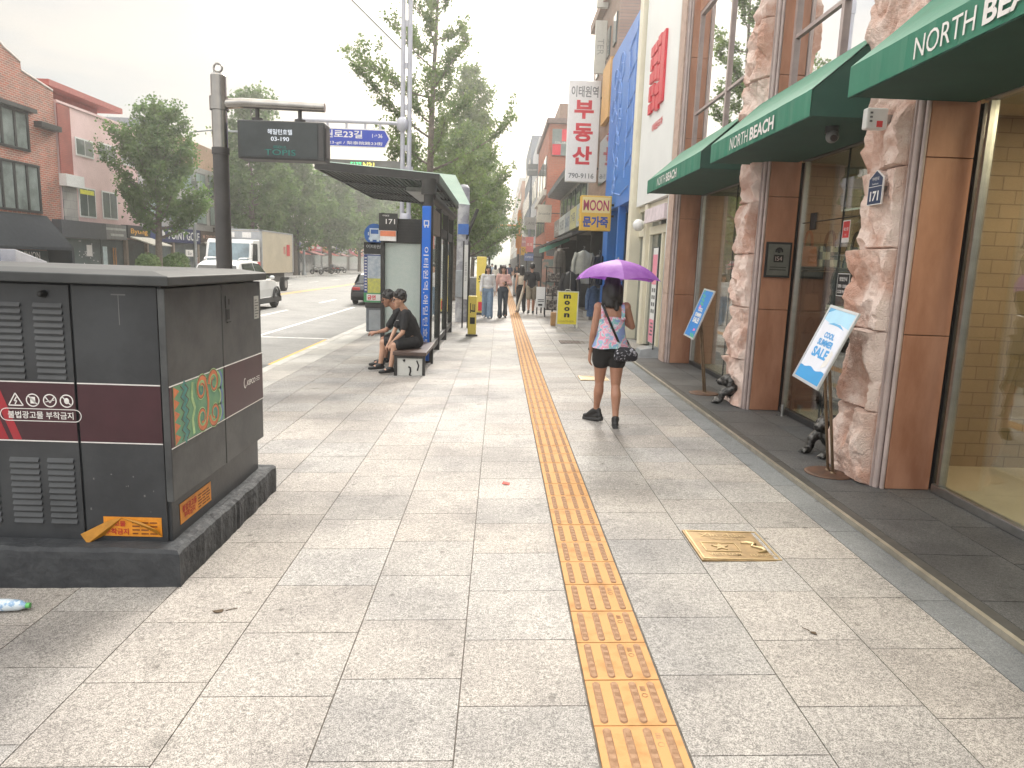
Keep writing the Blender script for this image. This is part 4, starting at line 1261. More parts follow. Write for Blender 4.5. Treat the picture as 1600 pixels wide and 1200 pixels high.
# ------------------------------------------------------------------ sale sign stands
RUST = nmat('rusted_base', (.16, .085, .055), .6, .4, c2=(.09, .055, .04), vs=9, lo=.35, hi=.6)
BRASSP = nmat('aged_brass_tube', (.20, .145, .095), .35, .8, var=.2, vs=10)
ALU = nmat('snap_frame_alu', (.66, .67, .68), .3, .5, var=.06)
def ink(n, c):
    return nmat('ink_' + n, c, .45, var=.04, vs=8)
def sale(bx, by, corners, label, scheme):
    """corners: top-left, top-right, bottom-right, bottom-left of the board"""
    k = Kit('sale_sign', label, 'sign stand', (bx, by, .104), 'sale signs on round bases')
    mb = k.mb(); mb.lathe([(0.0, .104), (.195, .104), (.195, .110), (.17, .118), (0.001, .120)], (bx, by, 0), 40); mb.build('base', RUST, k.t)
    TL, TR, BR, BL = [Vector(c) for c in corners]
    U, V = (TR - TL).normalized(), None
    W_ = (TR - TL).length
    V = ((TL - BL) - U * (TL - BL).dot(U)).normalized()
    H_ = (TL - BL).length
    N = U.cross(V)
    ctr = (TL + TR + BR + BL) / 4
    for s_ in (-.045, .045):
        mb = k.mb()
        top = ctr - N * .03 + U * s_ - V * .02
        mb.cyl((bx + .01, by - s_, .118), (top.x, top.y, top.z), .012, n=10)
        mb.lathe([(.024, .118), (.024, .126), (.014, .13)], (bx + .01, by - s_, 0), 14)
        mb.build('post', BRASSP, k.t)
    mb = k.mb()
    mb.obox(ctr - N * .03 - V * .03, (.03, .16, .04), (0, 0, 0)); mb.build('bracket', DKMET, k.t)
    def P(u, v, d=0.):
        return ctr + U * (u * W_ / 2) + V * (v * H_ / 2) + N * d
    def slab(m, u0, u1, v0, v1, d0, d1):
        a = [P(u0, v0, d0), P(u1, v0, d0), P(u1, v1, d0), P(u0, v1, d0), P(u0, v0, d1), P(u1, v0, d1), P(u1, v1, d1), P(u0, v1, d1)]
        m.add(a, [(3, 2, 1, 0), (4, 5, 6, 7), (0, 1, 5, 4), (1, 2, 6, 5), (2, 3, 7, 6), (3, 0, 4, 7)])
    mb = k.mb(); slab(mb, -1, 1, -1, 1, -.012, 0); fr = mb.build('board', ALU, k.t, bevel=.003)
    mb = k.mb()
    t_u, t_v = .022 / (W_ / 2), .022 / (H_ / 2)
    for a in ((-1, 1, 1 - t_v, 1), (-1, 1, -1, -1 + t_v), (-1, -1 + t_u, -1 + t_v, 1 - t_v), (1 - t_u, 1, -1 + t_v, 1 - t_v)):
        slab(mb, *a, .0005, .006)
    mb.build('snap_frame', ALU, fr)
    mb = k.mb(); slab(mb, -1 + t_u, 1 - t_u, -1 + t_v, 1 - t_v, .0005, .0015)
    po = mb.build('poster', scheme['bg'], k.t)
    def blob(m, pts, d):
        m.add([P(u, v, d) for u, v in pts], [tuple(range(len(pts)))])
    e_ = 1 - t_u - .01
    f_ = 1 - t_v - .005
    if scheme['kind'] == 0:
        mb = k.mb()
        blob(mb, [(-e_, -f_), (e_, -f_), (e_, -.60)] + [(e_ - 2 * e_ * i / 12, -.60 + .03 * math.sin(i * 1.1)) for i in range(1, 12)] + [(-e_, -.62)], .0022)
        mb.build('water', ink('pool_blue', (.05, .30, .62)), po)
        mb = k.mb(); blob(mb, [(-e_, .62), (-.4, .56), (.2, .62), (e_, .55), (e_, f_), (-e_, f_)], .0022); mb.build('sky_patch', ink('pale_blue', (.40, .66, .84)), po)
        mb = k.mb(); blob(mb, [(-.55, .53), (-.2, .60), (.3, .60), (.65, .50), (.2, .545), (-.2, .55)], .003); blob(mb, [(-e_, .80), (-.45, f_), (-e_, f_)], .003); mb.build('arch', ink('mid_blue', (.12, .40, .68)), po)
        for txt, v, h_, w_ in (('COOL', .27, .050, .17), ('SUMMER', .07, .055, .26), ('SALE', -.19, .085, .27)):
            c_ = P(-.02, v, .002)
            k.text(txt, ink('sale_blue', (.07, .33, .68)), c_, U, V, parent=po, h=h_, wd=w_, bold=.045, depth=.001, shear=-.06)
        mb = k.mb(); blob(mb, [(.45, -.52), (.75, -.42), (.80, -.1), (.62, -.02), (.5, -.2)], .0035); mb.build('splash', WSTR, po)
    else:
        mb = k.mb()
        for i in range(7):
            u, v = -.7 + .1 * i, .9 - .11 * (i % 4) - .05 * i
            blob(mb, [(u - .16, v), (u, v - .07), (u + .16, v - .02), (u + .05, v + .07)], .0022)
        for i in range(6):
            u, v = .75 - .12 * i, -.93 + .05 * (i % 3)
            blob(mb, [(u - .16, v), (u, v - .03), (u + .16, v), (u, v + .06)], .0022)
        mb.build('foliage_print', ink('leaf_green', (.10, .42, .24)), po)
        for txt, v, h_, w_, c in (('COOL', .17, .05, .2, 'white'), ('SUMMER', -.05, .055, .28, 'white'), ('SALE!', -.27, .075, .27, 'white')):
            k.text(txt, WSTR, P(0, v, .002), U, V, parent=po, h=h_, wd=w_, bold=.045, depth=.001, shear=-.06)
        mb = k.mb(); blob(mb, [(-.5, .2), (-.2, .16), (-.15, .3), (-.45, .34)], .0024); blob(mb, [(.2, -.7), (.6, -.66), (.55, -.58), (.25, -.6)], .0024); mb.build('pink_print', ink('hot_pink', (.75, .18, .42)), po)
sale(2.80, 5.68, [(2.74, 5.86, 1.50), (2.74, 5.38, 1.46), (2.50, 5.38, .83), (2.50, 5.86, .89)], 'white and pale blue summer sale board on two brass posts by the near pillar', {'kind': 0, 'bg': ink('ice_white', (.70, .72, .80))})
sale(2.80, 9.38, [(2.78, 9.66, 1.50), (2.78, 9.18, 1.48), (2.55, 9.18, .84), (2.55, 9.66, .86)], 'deep blue summer sale board on two brass posts beyond the second pillar', {'kind': 1, 'bg': ink('deep_blue', (.03, .20, .55))})

# ------------------------------------------------------------------ crouching metal lions at the pillar feet
LION = nmat('dark_cast_metal', (.16, .155, .15), .38, .85, c2=(.045, .044, .043), vs=22, lo=.4, hi=.62, bump=.35, bs=70)
def lion(x, y, rz, label):
    t = thing('lion_statue', label, 'statue', (x, y, .104), rz, 'crouching lions at the pillars')
    P = []
    # local: faces -X, lies along +X
    P += [('e', (.30, 0, .155), (.26, .115, .13)), ('e', (.05, 0, .19), (.13, .12, .15)), ('e', (.50, 0, .12), (.12, .12, .115))]
    P += [('e', (-.07, 0, .285), (.085, .08, .075)), ('e', (-.135, 0, .262), (.055, .055, .045)), ('e', (-.05, 0, .345), (.05, .055, .025))]
    for s_ in (-1, 1):
        P += [('c', (.02, s_ * .10, .2), (-.10, s_ * .105, .13), .055, .042), ('c', (-.10, s_ * .105, .13), (-.115, s_ * .105, .05), .04, .034), ('e', (-.155, s_ * .105, .03), (.062, .042, .03))]
        P += [('c', (-.05, s_ * .07, .31), (-.02, s_ * .085, .36), .022, .012), ('e', (-.105, s_ * .05, .315), (.02, .018, .02))]
        P += [('e', (.45, s_ * .11, .12), (.13, .05, .105)), ('c', (.40, s_ * .15, .06), (.26, s_ * .155, .03), .04, .03), ('e', (.22, s_ * .155, .025), (.05, .035, .025))]
        for q in range(3):
            P.append(('c', (-.17, s_ * .105 + (q - 1) * .026, .028), (-.215, s_ * .105 + (q - 1) * .03, .016), .015, .011))
    for q in range(16):     # curled mane
        a, b = q * 2.39, .18 + .75 * (q / 16)
        P.append(('e', (.0 + .06 * math.cos(a) * .5 + .02, .11 * math.cos(a), .25 + .085 * math.sin(a)), (.042, .035, .04)))
    P += [('c', (.60, 0, .16), (.66, .03, .26), .03, .022), ('e', (.665, .035, .285), (.035, .03, .045))]
    soft('body', P, LION, t, .0085, 2)
    mb = MB()
    for s_ in (-1, 1):
        mb.sph((-.128, s_ * .042, .31), .011, 8)
    mb.sph((-.187, 0, .272), (.012, .02, .012), 8)
    mb.build('eye', BLK, t)
    mb = MB(); mb.lathe([(.0, 0.001), (.02, .001), (.02, .012), (0, .012)], (-.02, 0, .362), 12); mb.build('crown_stud', LION, t)
lion(3.08, 6.32, rad(25), 'dark metal crouching lion half hidden behind the pale sale sign')
lion(2.95, 8.72, rad(-22), 'dark metal crouching lion at the foot of the second pillar')
# ------------------------------------------------------------------ the street front beyond the shop (right side)
FX = 3.1
CREAM = nmat('cream_render', (.74, .69, .55), .6, var=.06, vs=2)
WHT = nmat('white_panel', (.78, .78, .77), .5, var=.04, vs=.8)
LGREY = nmat('light_grey_panel', (.55, .56, .55), .5, var=.06, vs=1.5)
DGLS = nmat('dim_glass', (.10, .12, .12), .08, 0, var=.3, vs=.8, spec=.8)
BLUE = nmat('cobalt_wall', (.035, .16, .53), .45, var=.12, vs=.7, c2=(.05, .20, .58))
PINKI = nmat('poster_pink', (.80, .28, .38), .5, var=.05)
REDS = nmat('sign_red', (.62, .03, .05), .45, var=.06)

k = Kit('white_building', 'narrow white building with red logo board and cream framed door', 'building', (3.5, 15.1, .1))
mb = k.mb(); mb.box((3.55, 12.93, .08), (9, 17.25, 8.8)); mb.build('wall', LGREY, k.t)
mb = k.mb(); mb.box((FX, 13.3, 3.12), (3.5, 16.75, 8.9)); bd = mb.build('upper_board', WHT, k.t)
mb = k.mb(); mb.box((3.02, 12.95, .08), (3.32, 13.25, 8.9)); mb.build('white_column', nmat('column_white', (.66, .67, .66), .5, var=.05, vs=2), k.t, bevel=.01)
mb = k.mb(); mb.box((3.0, 16.8, .08), (3.5, 17.2, 9.1)); mb.build('cream_column', CREAM, k.t, bevel=.01)
mb = k.mb(); mb.box((3.12, 15.6, .08), (3.4, 15.85, 3.1)); mb.build('cream_column', CREAM, k.t, bevel=.01)
mb = k.mb(); mb.box((3.2, 13.25, 2.45), (3.36, 15.6, 2.62)); mb.box((3.2, 15.85, 2.45), (3.36, 16.8, 2.62)); mb.box((3.2, 13.25, 3.0), (3.36, 16.8, 3.11)); mb.box((3.2, 14.3, .1), (3.36, 14.4, 2.449)); mb.box((3.2, 13.25, .1), (3.36, 13.33, 2.449)); mb.box((3.2, 15.5, .1), (3.36, 15.59, 2.449)); mb.build('door_frame', CREAM, k.t, bevel=.008)
mb = k.mb(); mb.box((3.26, 14.4, .1), (3.3, 15.5, 2.449)); mb.box((3.26, 15.85, .1), (3.3, 16.8, 2.449)); mb.box((3.26, 13.33, 2.63), (3.3, 16.8, 2.99)); mb.each('glazing', DGLS, k.t)
mb = k.mb(); mb.box((3.25, 13.34, .11), (3.31, 14.29, 2.44)); dr = mb.build('door', CREAM, k.t)
mb = k.mb(); mb.box((3.235, 13.5, .9), (3.249, 14.15, 2.25)); mb.build('door_pane', DGLS, dr)
mb = k.mb(); mb.cyl((3.16, 15.72, 2.72), (3.02, 15.72, 2.72), .03, n=10); mb.sph((2.98, 15.72, 2.66), .13, 14); mb.build('globe_lamp', WHT, k.t)
mb = k.mb(); mb.box((3.04, 13.6, 2.68), (3.12, 15.4, 2.96)); mb.build('sign_band', nmat('pale_pink_board', (.72, .62, .66), .5), k.t)
# red seal-like logo in raised strokes, caption below, small mark lower down
mb = k.mb()
cy, cz = 15.25, 5.68
def rl(y0, z0, y1, z1):
    mb.box((FX - .05, cy - y1, cz + z0), (FX - .001, cy - y0, cz + z1))
for a in ((-.62, .44, -.30, .62), (-.25, .44, .0, .62), (.05, .47, .34, .66), (.40, -.70, .72, .62), (-.62, .16, -.40, .40), (-.34, .2, .10, .38), (.14, .12, .36, .42), (-.62, -.1, -.2, .10), (-.16, -.14, .1, .14), (.14, -.2, .36, .08), (-.62, -.46, -.44, -.16), (-.38, -.38, -.1, -.18), (-.04, -.46, .36, -.26), (-.62, -.72, -.3, -.52), (-.24, -.70, .06, -.44), (.1, -.78, .38, -.5)):
    rl(*a)
mb.build('logo', REDS, bd)
k.text('이태원포차', REDS, (FX, 15.0, 4.62), (0, -1, 0), (0, 0, 1), h=.16, wd=1.0, bold=.03, parent=bd, depth=.01)
mb = k.mb(); mb.box((FX - .01, 13.45, 3.42), (FX - .001, 13.6, 3.62)); mb.build('small_mark', REDS, bd)

k = Kit('banner_stand', 'tall narrow pink and white banner on a grey water base', 'banner stand', (2.9, 13.3, .075))
mb = k.mb()
mb.add([(2.62, 13.1, .08), (3.06, 13.1, .08), (3.06, 13.62, .08), (2.62, 13.62, .08), (2.68, 13.16, .24), (3.0, 13.16, .30), (3.0, 13.56, .30), (2.68, 13.56, .24)], [(3, 2, 1, 0), (4, 5, 6, 7), (0, 1, 5, 4), (1, 2, 6, 5), (2, 3, 7, 6), (3, 0, 4, 7)])
mb.box((2.58, 13.06, .078), (3.1, 13.66, .11)); mb.build('water_base', nmat('base_grey', (.26, .27, .28), .5, var=.1), k.t, bevel=.012)
mb = k.mb(); mb.cyl((2.90, 13.14, .25), (2.90, 13.14, 2.14), .012, n=8); mb.cyl((2.90, 13.56, .25), (2.90, 13.56, 2.14), .012, n=8); mb.cyl((2.9, 13.14, 2.13), (2.9, 13.56, 2.13), .01, n=8); mb.each('pole', BLK, k.t)
mb = k.mb(); mb.box((2.885, 13.16, .36), (2.893, 13.54, 2.12)); fb = mb.build('fabric', WHT, k.t)
mb = k.mb(); mb.box((2.882, 13.165, 1.45), (2.884, 13.535, 2.0)); mb.box((2.882, 13.165, .37), (2.884, 13.535, .80)); mb.build('pink_block', PINKI, fb)
mb = k.mb()
for i in range(8):
    mb.box((2.8815, 13.2 + .16 * (i % 2), .92 + .13 * (i // 2)), (2.8835, 13.2 + .16 * (i % 2) + .1, .92 + .13 * (i // 2) + .07))
for i in range(4):
    mb.box((2.880, 13.22, .50 + i * .07), (2.8815, 13.45 - .05 * (i % 2), .53 + i * .07))
mb.build('print', nmat('print_grey', (.12, .12, .12)), fb)

k = Kit('blue_building', 'bright cobalt blue building with white line drawing on its wall', 'building', (3.5, 19.5, .08))
mb = k.mb(); mb.box((3.42, 17.26, .05), (9, 21.95, 7.6)); mb.build('wall', BLUE, k.t)
mb = k.mb(); mb.box((3.1, 17.26, 3.35), (3.419, 21.9, 7.7)); fw = mb.build('front_wall', BLUE, k.t)
mb = k.mb(); mb.box((3.1, 17.26, .08), (3.4, 17.75, 3.349)); mb.box((3.1, 21.0, .08), (3.4, 21.9, 3.349)); mb.box((3.12, 19.3, .08), (3.3, 19.5, 3.349)); mb.each('pier', BLUE, k.t)
mb = k.mb(); mb.box((3.36, 17.76, .1), (3.41, 19.29, 3.2)); mb.box((3.36, 19.51, .1), (3.41, 20.99, 3.2)); mb.each('shop_glass', DGLS, k.t)
mb = k.mb()
def stroke(pts, r=.022):
    mb.tube([(FX - .004, a, b) for a, b in pts], r, 5)
for i in range(5):        # scaffold-like window grid at the near top
    stroke([(17.5 + .0, 7.4 - i * .72), (18.9, 7.0 - i * .72 + .1)])
stroke([(17.9, 7.5), (17.9, 4.2)]); stroke([(18.7, 7.3), (18.7, 4.0)])
for ph, (yc, zc, r) in enumerate(((20.0, 7.0, .42), (20.3, 6.3, .5), (20.0, 5.6, .38), (20.3, 5.0, .45), (20.1, 4.4, .33), (20.4, 3.95, .24), (20.9, 6.9, .3), (21.1, 6.1, .34))):
    stroke([(yc + r * math.cos(q * .52) * (1 + .2 * math.sin(3 * q + ph)), zc + r * .9 * math.sin(q * .52)) for q in range(13)], .018)
    stroke([(yc - r, zc), (yc + r * .2, zc + r * .3), (yc + r, zc - r * .2)], .014)
stroke([(20.0, 7.4), (20.15, 6.4), (20.1, 5.3), (20.3, 4.5), (20.35, 3.8)], .02)
stroke([(18.0, 3.75), (19.2, 3.62), (20.5, 3.8), (21.5, 3.7)], .016)
mb.build('line_drawing', nmat('pale_paint', (.20, .34, .70), .6), fw)

BRKT = brickmat('brown_tile', (.36, .23, .17), (.30, .19, .14), (.22, .18, .15), .3, .09, 'YZ', .7, .01, .2)
k = Kit('tall_brown_building', 'tall brown tiled building with an ochre sign panel beyond the blue wall', 'building', (4, 23.4, .08))
mb = k.mb(); mb.box((3.25, 21.96, 3.15), (9, 27.6, 10.1)); mb.box((4.2, 21.96, .05), (9, 27.6, 3.149)); mb.build('wall', BRKT, k.t)
mb = k.mb(); mb.box((3.1, 22.3, 6.2), (3.249, 23.9, 7.9)); mb.build('ochre_panel', nmat('ochre_board', (.62, .36, .13), .6, var=.08), k.t)
mb = k.mb()
for z in (8.3,):
    for y in (22.3, 23.6, 24.9, 26.2):
        mb.box((3.2, y, z), (3.249, y + .55, z + .85))
mb.box((3.2, 22.4, 4.4), (3.249, 24.5, 5.8)); mb.each('window', DGLS, k.t)
mb = k.mb(); mb.box((3.05, 21.96, 10.1), (9.1, 27.7, 10.4)); mb.build('parapet', nmat('brown_cap', (.25, .17, .13), .8), k.t)
for nm, z0, z1, yy, tx, lb in (('tower_sign', 9.95, 12.0, 24.4, 'HOF', 'upper grey vertical blade sign on the tall brown building'), ('tower_sign', 7.95, 9.55, 24.4, 'TER', 'lower grey vertical blade sign on the tall brown building')):
    s_ = Kit(nm, lb, 'sign', (3.0, yy, z0), 'grey blade signs')
    mb = s_.mb(); mb.box((2.86, yy, z0), (3.22, yy + .15, z1)); pn = mb.build('panel', nmat('blade_grey', (.58, .57, .52), .5, var=.05), s_.t)
    s_.text(tx, nmat('hazed_print', (.34, .34, .31), .6), (3.04, yy, (z0 + z1) / 2), (0, 0, -1), (1, 0, 0), h=.2, parent=pn)  # low contrast print: haze put into the sign colours
    mb = s_.mb(); mb.box((3.22, yy + .05, z0 + .3), (3.26, yy + .1, z0 + .4)); mb.build('bracket', DKMET, s_.t)

k = Kit('estate_sign', 'tall white estate agent blade sign with big red letters', 'sign', (3.0, 25.0, 4.6))
mb = k.mb(); mb.box((2.14, 25.0, 4.58), (3.20, 25.25, 7.86)); bx_ = mb.build('case', nmat('lightbox_white', (.80, .80, .82), .4, var=.03), k.t, bevel=.02)
C0 = (2.67, 24.998)
k.text('이태원역', nmat('sign_grey', (.22, .23, .25), .5), (C0[0], C0[1], 7.50), (1, 0, 0), (0, 0, 1), h=.36, wd=.9, bold=.02, parent=bx_)
for i, ch in enumerate('부동산'):
    k.text(ch, REDS, (C0[0], C0[1], 6.93 - i * .74), (1, 0, 0), (0, 0, 1), h=.60, wd=.66, bold=.04, parent=bx_)
k.text('790-9116', nmat('sign_grey', (.22, .23, .25)), (C0[0], C0[1], 4.78), (1, 0, 0), (0, 0, 1), h=.17, wd=.86, bold=.02, parent=bx_)
mb = k.mb(); mb.box((3.2, 25.05, 5.0), (3.26, 25.12, 5.07)); mb.box((3.2, 25.05, 7.3), (3.26, 25.12, 7.37)); mb.each('bracket', DKMET, k.t)

k = Kit('leather_sign', 'square yellow box sign with red and blue lettering', 'sign', (3.0, 20.1, 2.7))
mb = k.mb(); mb.box((2.17, 20.0, 2.72), (3.02, 20.28, 3.66)); bx_ = mb.build('case', nmat('lightbox_yellow', (.72, .43, .06), .4, var=.05), k.t, bevel=.015)
mb = k.mb(); mb.box((2.21, 19.994, 3.2), (2.98, 19.999, 3.62)); mb.build('cream_field', nmat('field_cream', (.78, .62, .28), .4, var=.03), bx_)
k.text('MOON', nmat('sign_plum', (.42, .03, .09), .45), (2.595, 19.994, 3.40), (1, 0, 0), (0, 0, 1), h=.29, wd=.70, bold=.02, parent=bx_)
k.text('문가죽', nmat('sign_navy', (.03, .07, .32), .45), (2.595, 19.999, 2.96), (1, 0, 0), (0, 0, 1), h=.30, wd=.70, bold=.04, parent=bx_)
mb = k.mb(); mb.box((3.02, 20.1, 3.1), (3.11, 20.16, 3.16)); mb.box((3.02, 20.1, 3.4), (3.11, 20.16, 3.46)); mb.each('bracket', DKMET, k.t)

GTILE = nmat('grey_stone_cladding', (.32, .31, .29), .8, var=.15, vs=2)
k = Kit('low_shop_row', 'low grey shop row with sign boards and dark canopies', 'building', (4, 30, .08))
mb = k.mb(); mb.box((4.2, 27.65, .05), (9, 40.5, 3.15)); mb.box((3.25, 27.65, 3.15), (9, 40.5, 5.4)); mb.build('wall', GTILE, k.t)
mb = k.mb(); mb.prism([(0, 0), (-.75, .12), (-.8, .3), (-.2, .45), (0, .6)], (3.3, 27.75, 5.3), (1, 0, 0), (0, 0, 1), 12.7); mb.build('eave', nmat('roof_tile_grey', (.20, .21, .22), .7, var=.2, vs=6), k.t)
mb = k.mb()
for y in range(28, 40, 2):
    mb.box((3.2, y, 4.25), (3.249, y + 1.3, 5.1))
mb.each('window', DGLS, k.t)
for i, (y0, y1, cc, tx, tcol) in enumerate(((25.2, 28.6, (.42, .46, .50), 'LEATHER', (.70, .60, .12)), (28.8, 31.2, (.60, .56, .30), '가죽', (.2, .2, .2)), (31.4, 33.6, (.45, .46, .46), 'BAG', (.15, .2, .3)), (33.8, 37.0, (.62, .62, .60), 'SHOES', (.2, .2, .2)), (37.2, 40.2, (.30, .26, .24), '수선', (.7, .7, .7)))):
    mb = k.mb(); mb.box((2.95, y0, 3.25), (3.2, y1, 4.1)); pn = mb.build('sign_board', nmat('fascia_%d' % i, cc, .5, var=.06), k.t)
    k.text(tx, nmat('fascia_ink_%d' % i, tcol, .5), (2.95, (y0 + y1) / 2, 3.67), (0, -1, 0), (0, 0, 1), h=.45, wd=(y1 - y0) * .7, bold=.02, parent=pn)
for i, (y0, y1) in enumerate(((22.2, 29.5), (29.7, 35.5), (35.7, 40.4))):
    mb = k.mb(); mb.prism([(0, 3.15), (-1.05, 2.78), (-1.05, 2.68), (0, 3.03)], (3.24, y0, 0), (1, 0, 0), (0, 0, 1), y1 - y0); mb.build('canopy', nmat('canopy_charcoal', (.045, .045, .045), .7, var=.2, vs=3), k.t)
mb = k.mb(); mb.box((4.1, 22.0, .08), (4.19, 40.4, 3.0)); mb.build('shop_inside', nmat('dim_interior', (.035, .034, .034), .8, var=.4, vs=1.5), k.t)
mb = k.mb()
for y in (22.05, 24.9, 29.6, 35.6, 40.2):
    mb.box((3.12, y, .08), (4.1, y + .12, 3.0))
mb.each('party_wall', nmat('dark_panel', (.07, .07, .07), .6), k.t)
mb = k.mb(); mb.box((3.15, 22.2, .08), (4.1, 24.4, .55)); mb.box((2.85, 22.4, .06), (3.15, 24.0, .26)); mb.build('step', GTILE, k.t, bevel=.01)

# clothes hanging at the leather shop's door
def garment(nm, x, y, z, w_, h_, m, label, collar=True, rz=0):
    t = thing(nm, label, 'garment', (x, y, z), rz, 'clothes hanging outside the leather shop')
    mb = MB()
    rows = [(0, .10), (-.05, .26), (-.10, .46), (-.2, .50), (-.55, .48), (-.8, .50), (-1.0, .53)]
    n_ = 14
    vs = []
    for v, wv in rows:
        for j in range(n_):
            q = 2 * math.pi * j / n_
            fold = 1 + .10 * math.sin(q * 5 + v * 7)
            vs.append((math.cos(q) * w_ * wv * fold, math.sin(q) * .085 * fold, v * h_))
    mb.add(vs, [(i * n_ + j, i * n_ + (j + 1) % n_, (i + 1) * n_ + (j + 1) % n_, (i + 1) * n_ + j)[::-1] for i in range(len(rows) - 1) for j in range(n_)], 0, True)
    b = mb.build('garment_body', m, t)
    for s_ in (-1, 1):
        mb = MB(); mb.tube([(s_ * w_ * .40, 0, -.08 * h_), (s_ * w_ * .56, 0, -.35 * h_), (s_ * w_ * .60, -.02, -.78 * h_)], [.075, .07, .055], 9); mb.build('sleeve', m, t)
    mb = MB(); mb.tube([(0, 0, .02), (0, 0, .07), (.03, 0, .10), (.0, 0, .13), (-.02, 0, .11)], .006, 6); mb.build('hanger', STEEL, t)
    if collar:
        mb = MB(); mb.box((-.006, -.10, -h_ * .95), (.006, -.085, -.02)); mb.build('zip', STEEL, t)
    return t
PALEL = nmat('pale_leather', (.34, .34, .30), .55, var=.15, vs=5, bump=.15, bs=18)
BLKL = nmat('black_leather', (.022, .021, .022), .42, var=.25, vs=6, bump=.2, bs=14)
DENIM = nmat('denim', (.10, .16, .27), .85, var=.2, vs=20)
garment('leather_jacket', 2.55, 22.0, 2.22, .52, 1.0, PALEL, 'pale grey leather jacket hanging high at the shop front')
garment('leather_jacket', 2.15, 21.8, 1.58, .46, .95, BLKL, 'black leather jacket hanging below the pale jacket behind the yellow board')
garment('leather_jacket', 2.98, 21.6, 2.1, .42, .9, BLKL, 'black leather jacket hanging beside the blue wall', True, .5)
garment('coat', 2.0, 24.2, 2.3, .36, 1.1, nmat('taupe_leather', (.17, .15, .13), .6, var=.2, vs=5), 'long taupe coat hanging by the dark rack of leather goods', False, .7)
garment('coat', 2.95, 22.3, 1.15, .38, .95, DENIM, 'blue denim coat hanging low near the blue wall', False, .4)
k = Kit('bag_rack', 'dark rack crowded with small leather goods beside the jackets', 'rack', (1.72, 23.4, .06))
mb = k.mb()
for x_ in (1.5, 1.95):
    mb.box((x_, 23.2, .07), (x_ + .03, 23.23, 1.7))
for z in (.3, .75, 1.2, 1.65):
    mb.box((1.531, 23.2, z), (1.949, 23.5, z + .025))
mb.build('frame', BLK, k.t)
mb = k.mb()
for z in (.325, .775, 1.225):
    for i in range(5):
        x_ = 1.56 + i * .078
        mb.box((x_, 23.19 - .02 * (i % 2), z), (x_ + .065, 23.4, z + .22 + .1 * rnd.random()))
mb.each('wallet', nmat('mixed_leather', (.06, .05, .045), .5, c2=(.30, .27, .24), vs=9, lo=.44, hi=.5), k.t)
k = Kit('poster_panel', 'white upright notice board beside the walking man', 'notice board', (1.55, 24.6, .05))
mb = k.mb(); mb.box((1.28, 24.5, .3), (1.62, 24.54, 1.0)); pn = mb.build('panel', WHT, k.t)
mb = k.mb(); mb.box((1.36, 24.49, .36), (1.5, 24.499, .42)); mb.box((1.34, 24.49, .5), (1.56, 24.499, .52)); mb.box((1.34, 24.49, .56), (1.56, 24.499, .58)); mb.build('print', BLK, pn)
mb = k.mb(); mb.box((1.3, 24.5, .06), (1.34, 24.56, .3)); mb.box((1.56, 24.5, .06), (1.6, 24.56, .3)); mb.each('leg', BLK, k.t)
k = Kit('poster_panel', 'tall photo poster board standing behind the walking man', 'notice board', (1.62, 25.6, .05))
mb = k.mb(); mb.box((1.5, 25.5, .9), (1.95, 25.54, 1.95)); pn = mb.build('panel', nmat('photo_board', (.40, .24, .19), .5, c2=(.16, .20, .18), vs=4, lo=.42, hi=.56), k.t)
mb = k.mb(); mb.box((1.5, 25.5, .05), (1.55, 25.54, .9)); mb.box((1.9, 25.5, .05), (1.95, 25.54, .9)); mb.each('leg', BLK, k.t)
k = Kit('shoe_box', 'plain tan cardboard box on the paving beside the yellow board', 'box', (1.62, 20.2, .06))
mb = k.mb(); mb.box((1.50, 20.1, .055), (1.68, 20.4, .42)); mb.build('carton', nmat('cardboard', (.40, .24, .12), .8, var=.1), k.t, bevel=.006)
mb = k.mb(); mb.box((1.51, 20.11, .42), (1.67, 20.39, .428)); mb.build('flap', nmat('cardboard_in', (.30, .18, .09), .8), k.t)

# yellow board on the paving
k = Kit('a_board', 'yellow standing board reading moon in black letters', 'signboard', (1.87, 19.45, gz(1.87)))
YELB = nmat('board_yellow', (.74, .62, .04), .45, var=.05, vs=4)
mb = k.mb()
mb.add([(1.60, 19.36, .17), (2.13, 19.36, .17), (2.13, 19.40, .17), (1.60, 19.40, .17), (1.62, 19.44, 1.03), (2.15, 19.44, 1.03), (2.15, 19.48, 1.03), (1.62, 19.48, 1.03)], [(3, 2, 1, 0), (4, 5, 6, 7), (0, 1, 5, 4), (1, 2, 6, 5), (2, 3, 7, 6), (3, 0, 4, 7)])
pn = mb.build('panel', YELB, k.t)
FRM = nmat('board_frame', (.62, .62, .55), .4, .3)
mb = k.mb()
for x0_ in (1.575, 2.13):
    mb.add([(x0_, 19.34, .05), (x0_ + .03, 19.34, .05), (x0_ + .03, 19.38, .05), (x0_, 19.38, .05), (x0_ + .02, 19.45, 1.06), (x0_ + .05, 19.45, 1.06), (x0_ + .05, 19.49, 1.06), (x0_ + .02, 19.49, 1.06)], [(3, 2, 1, 0), (4, 5, 6, 7), (0, 1, 5, 4), (1, 2, 6, 5), (2, 3, 7, 6), (3, 0, 4, 7)])
mb.box((1.625, 19.45, 1.031), (2.149, 19.49, 1.06)); mb.tube([(1.8, 19.47, 1.06), (1.82, 19.47, 1.1), (1.94, 19.47, 1.1), (1.96, 19.47, 1.06)], .008, 6)
mb.build('frame', FRM, k.t)
mb = k.mb()
for x0_ in (1.6, 2.12):
    mb.cyl((x0_ + .01, 19.75, .05), (x0_ + .02, 19.5, 1.02), .012, n=6)
mb.each('rear_leg', FRM, k.t)
Vb = Vector((.02, .08, .86)).normalized()
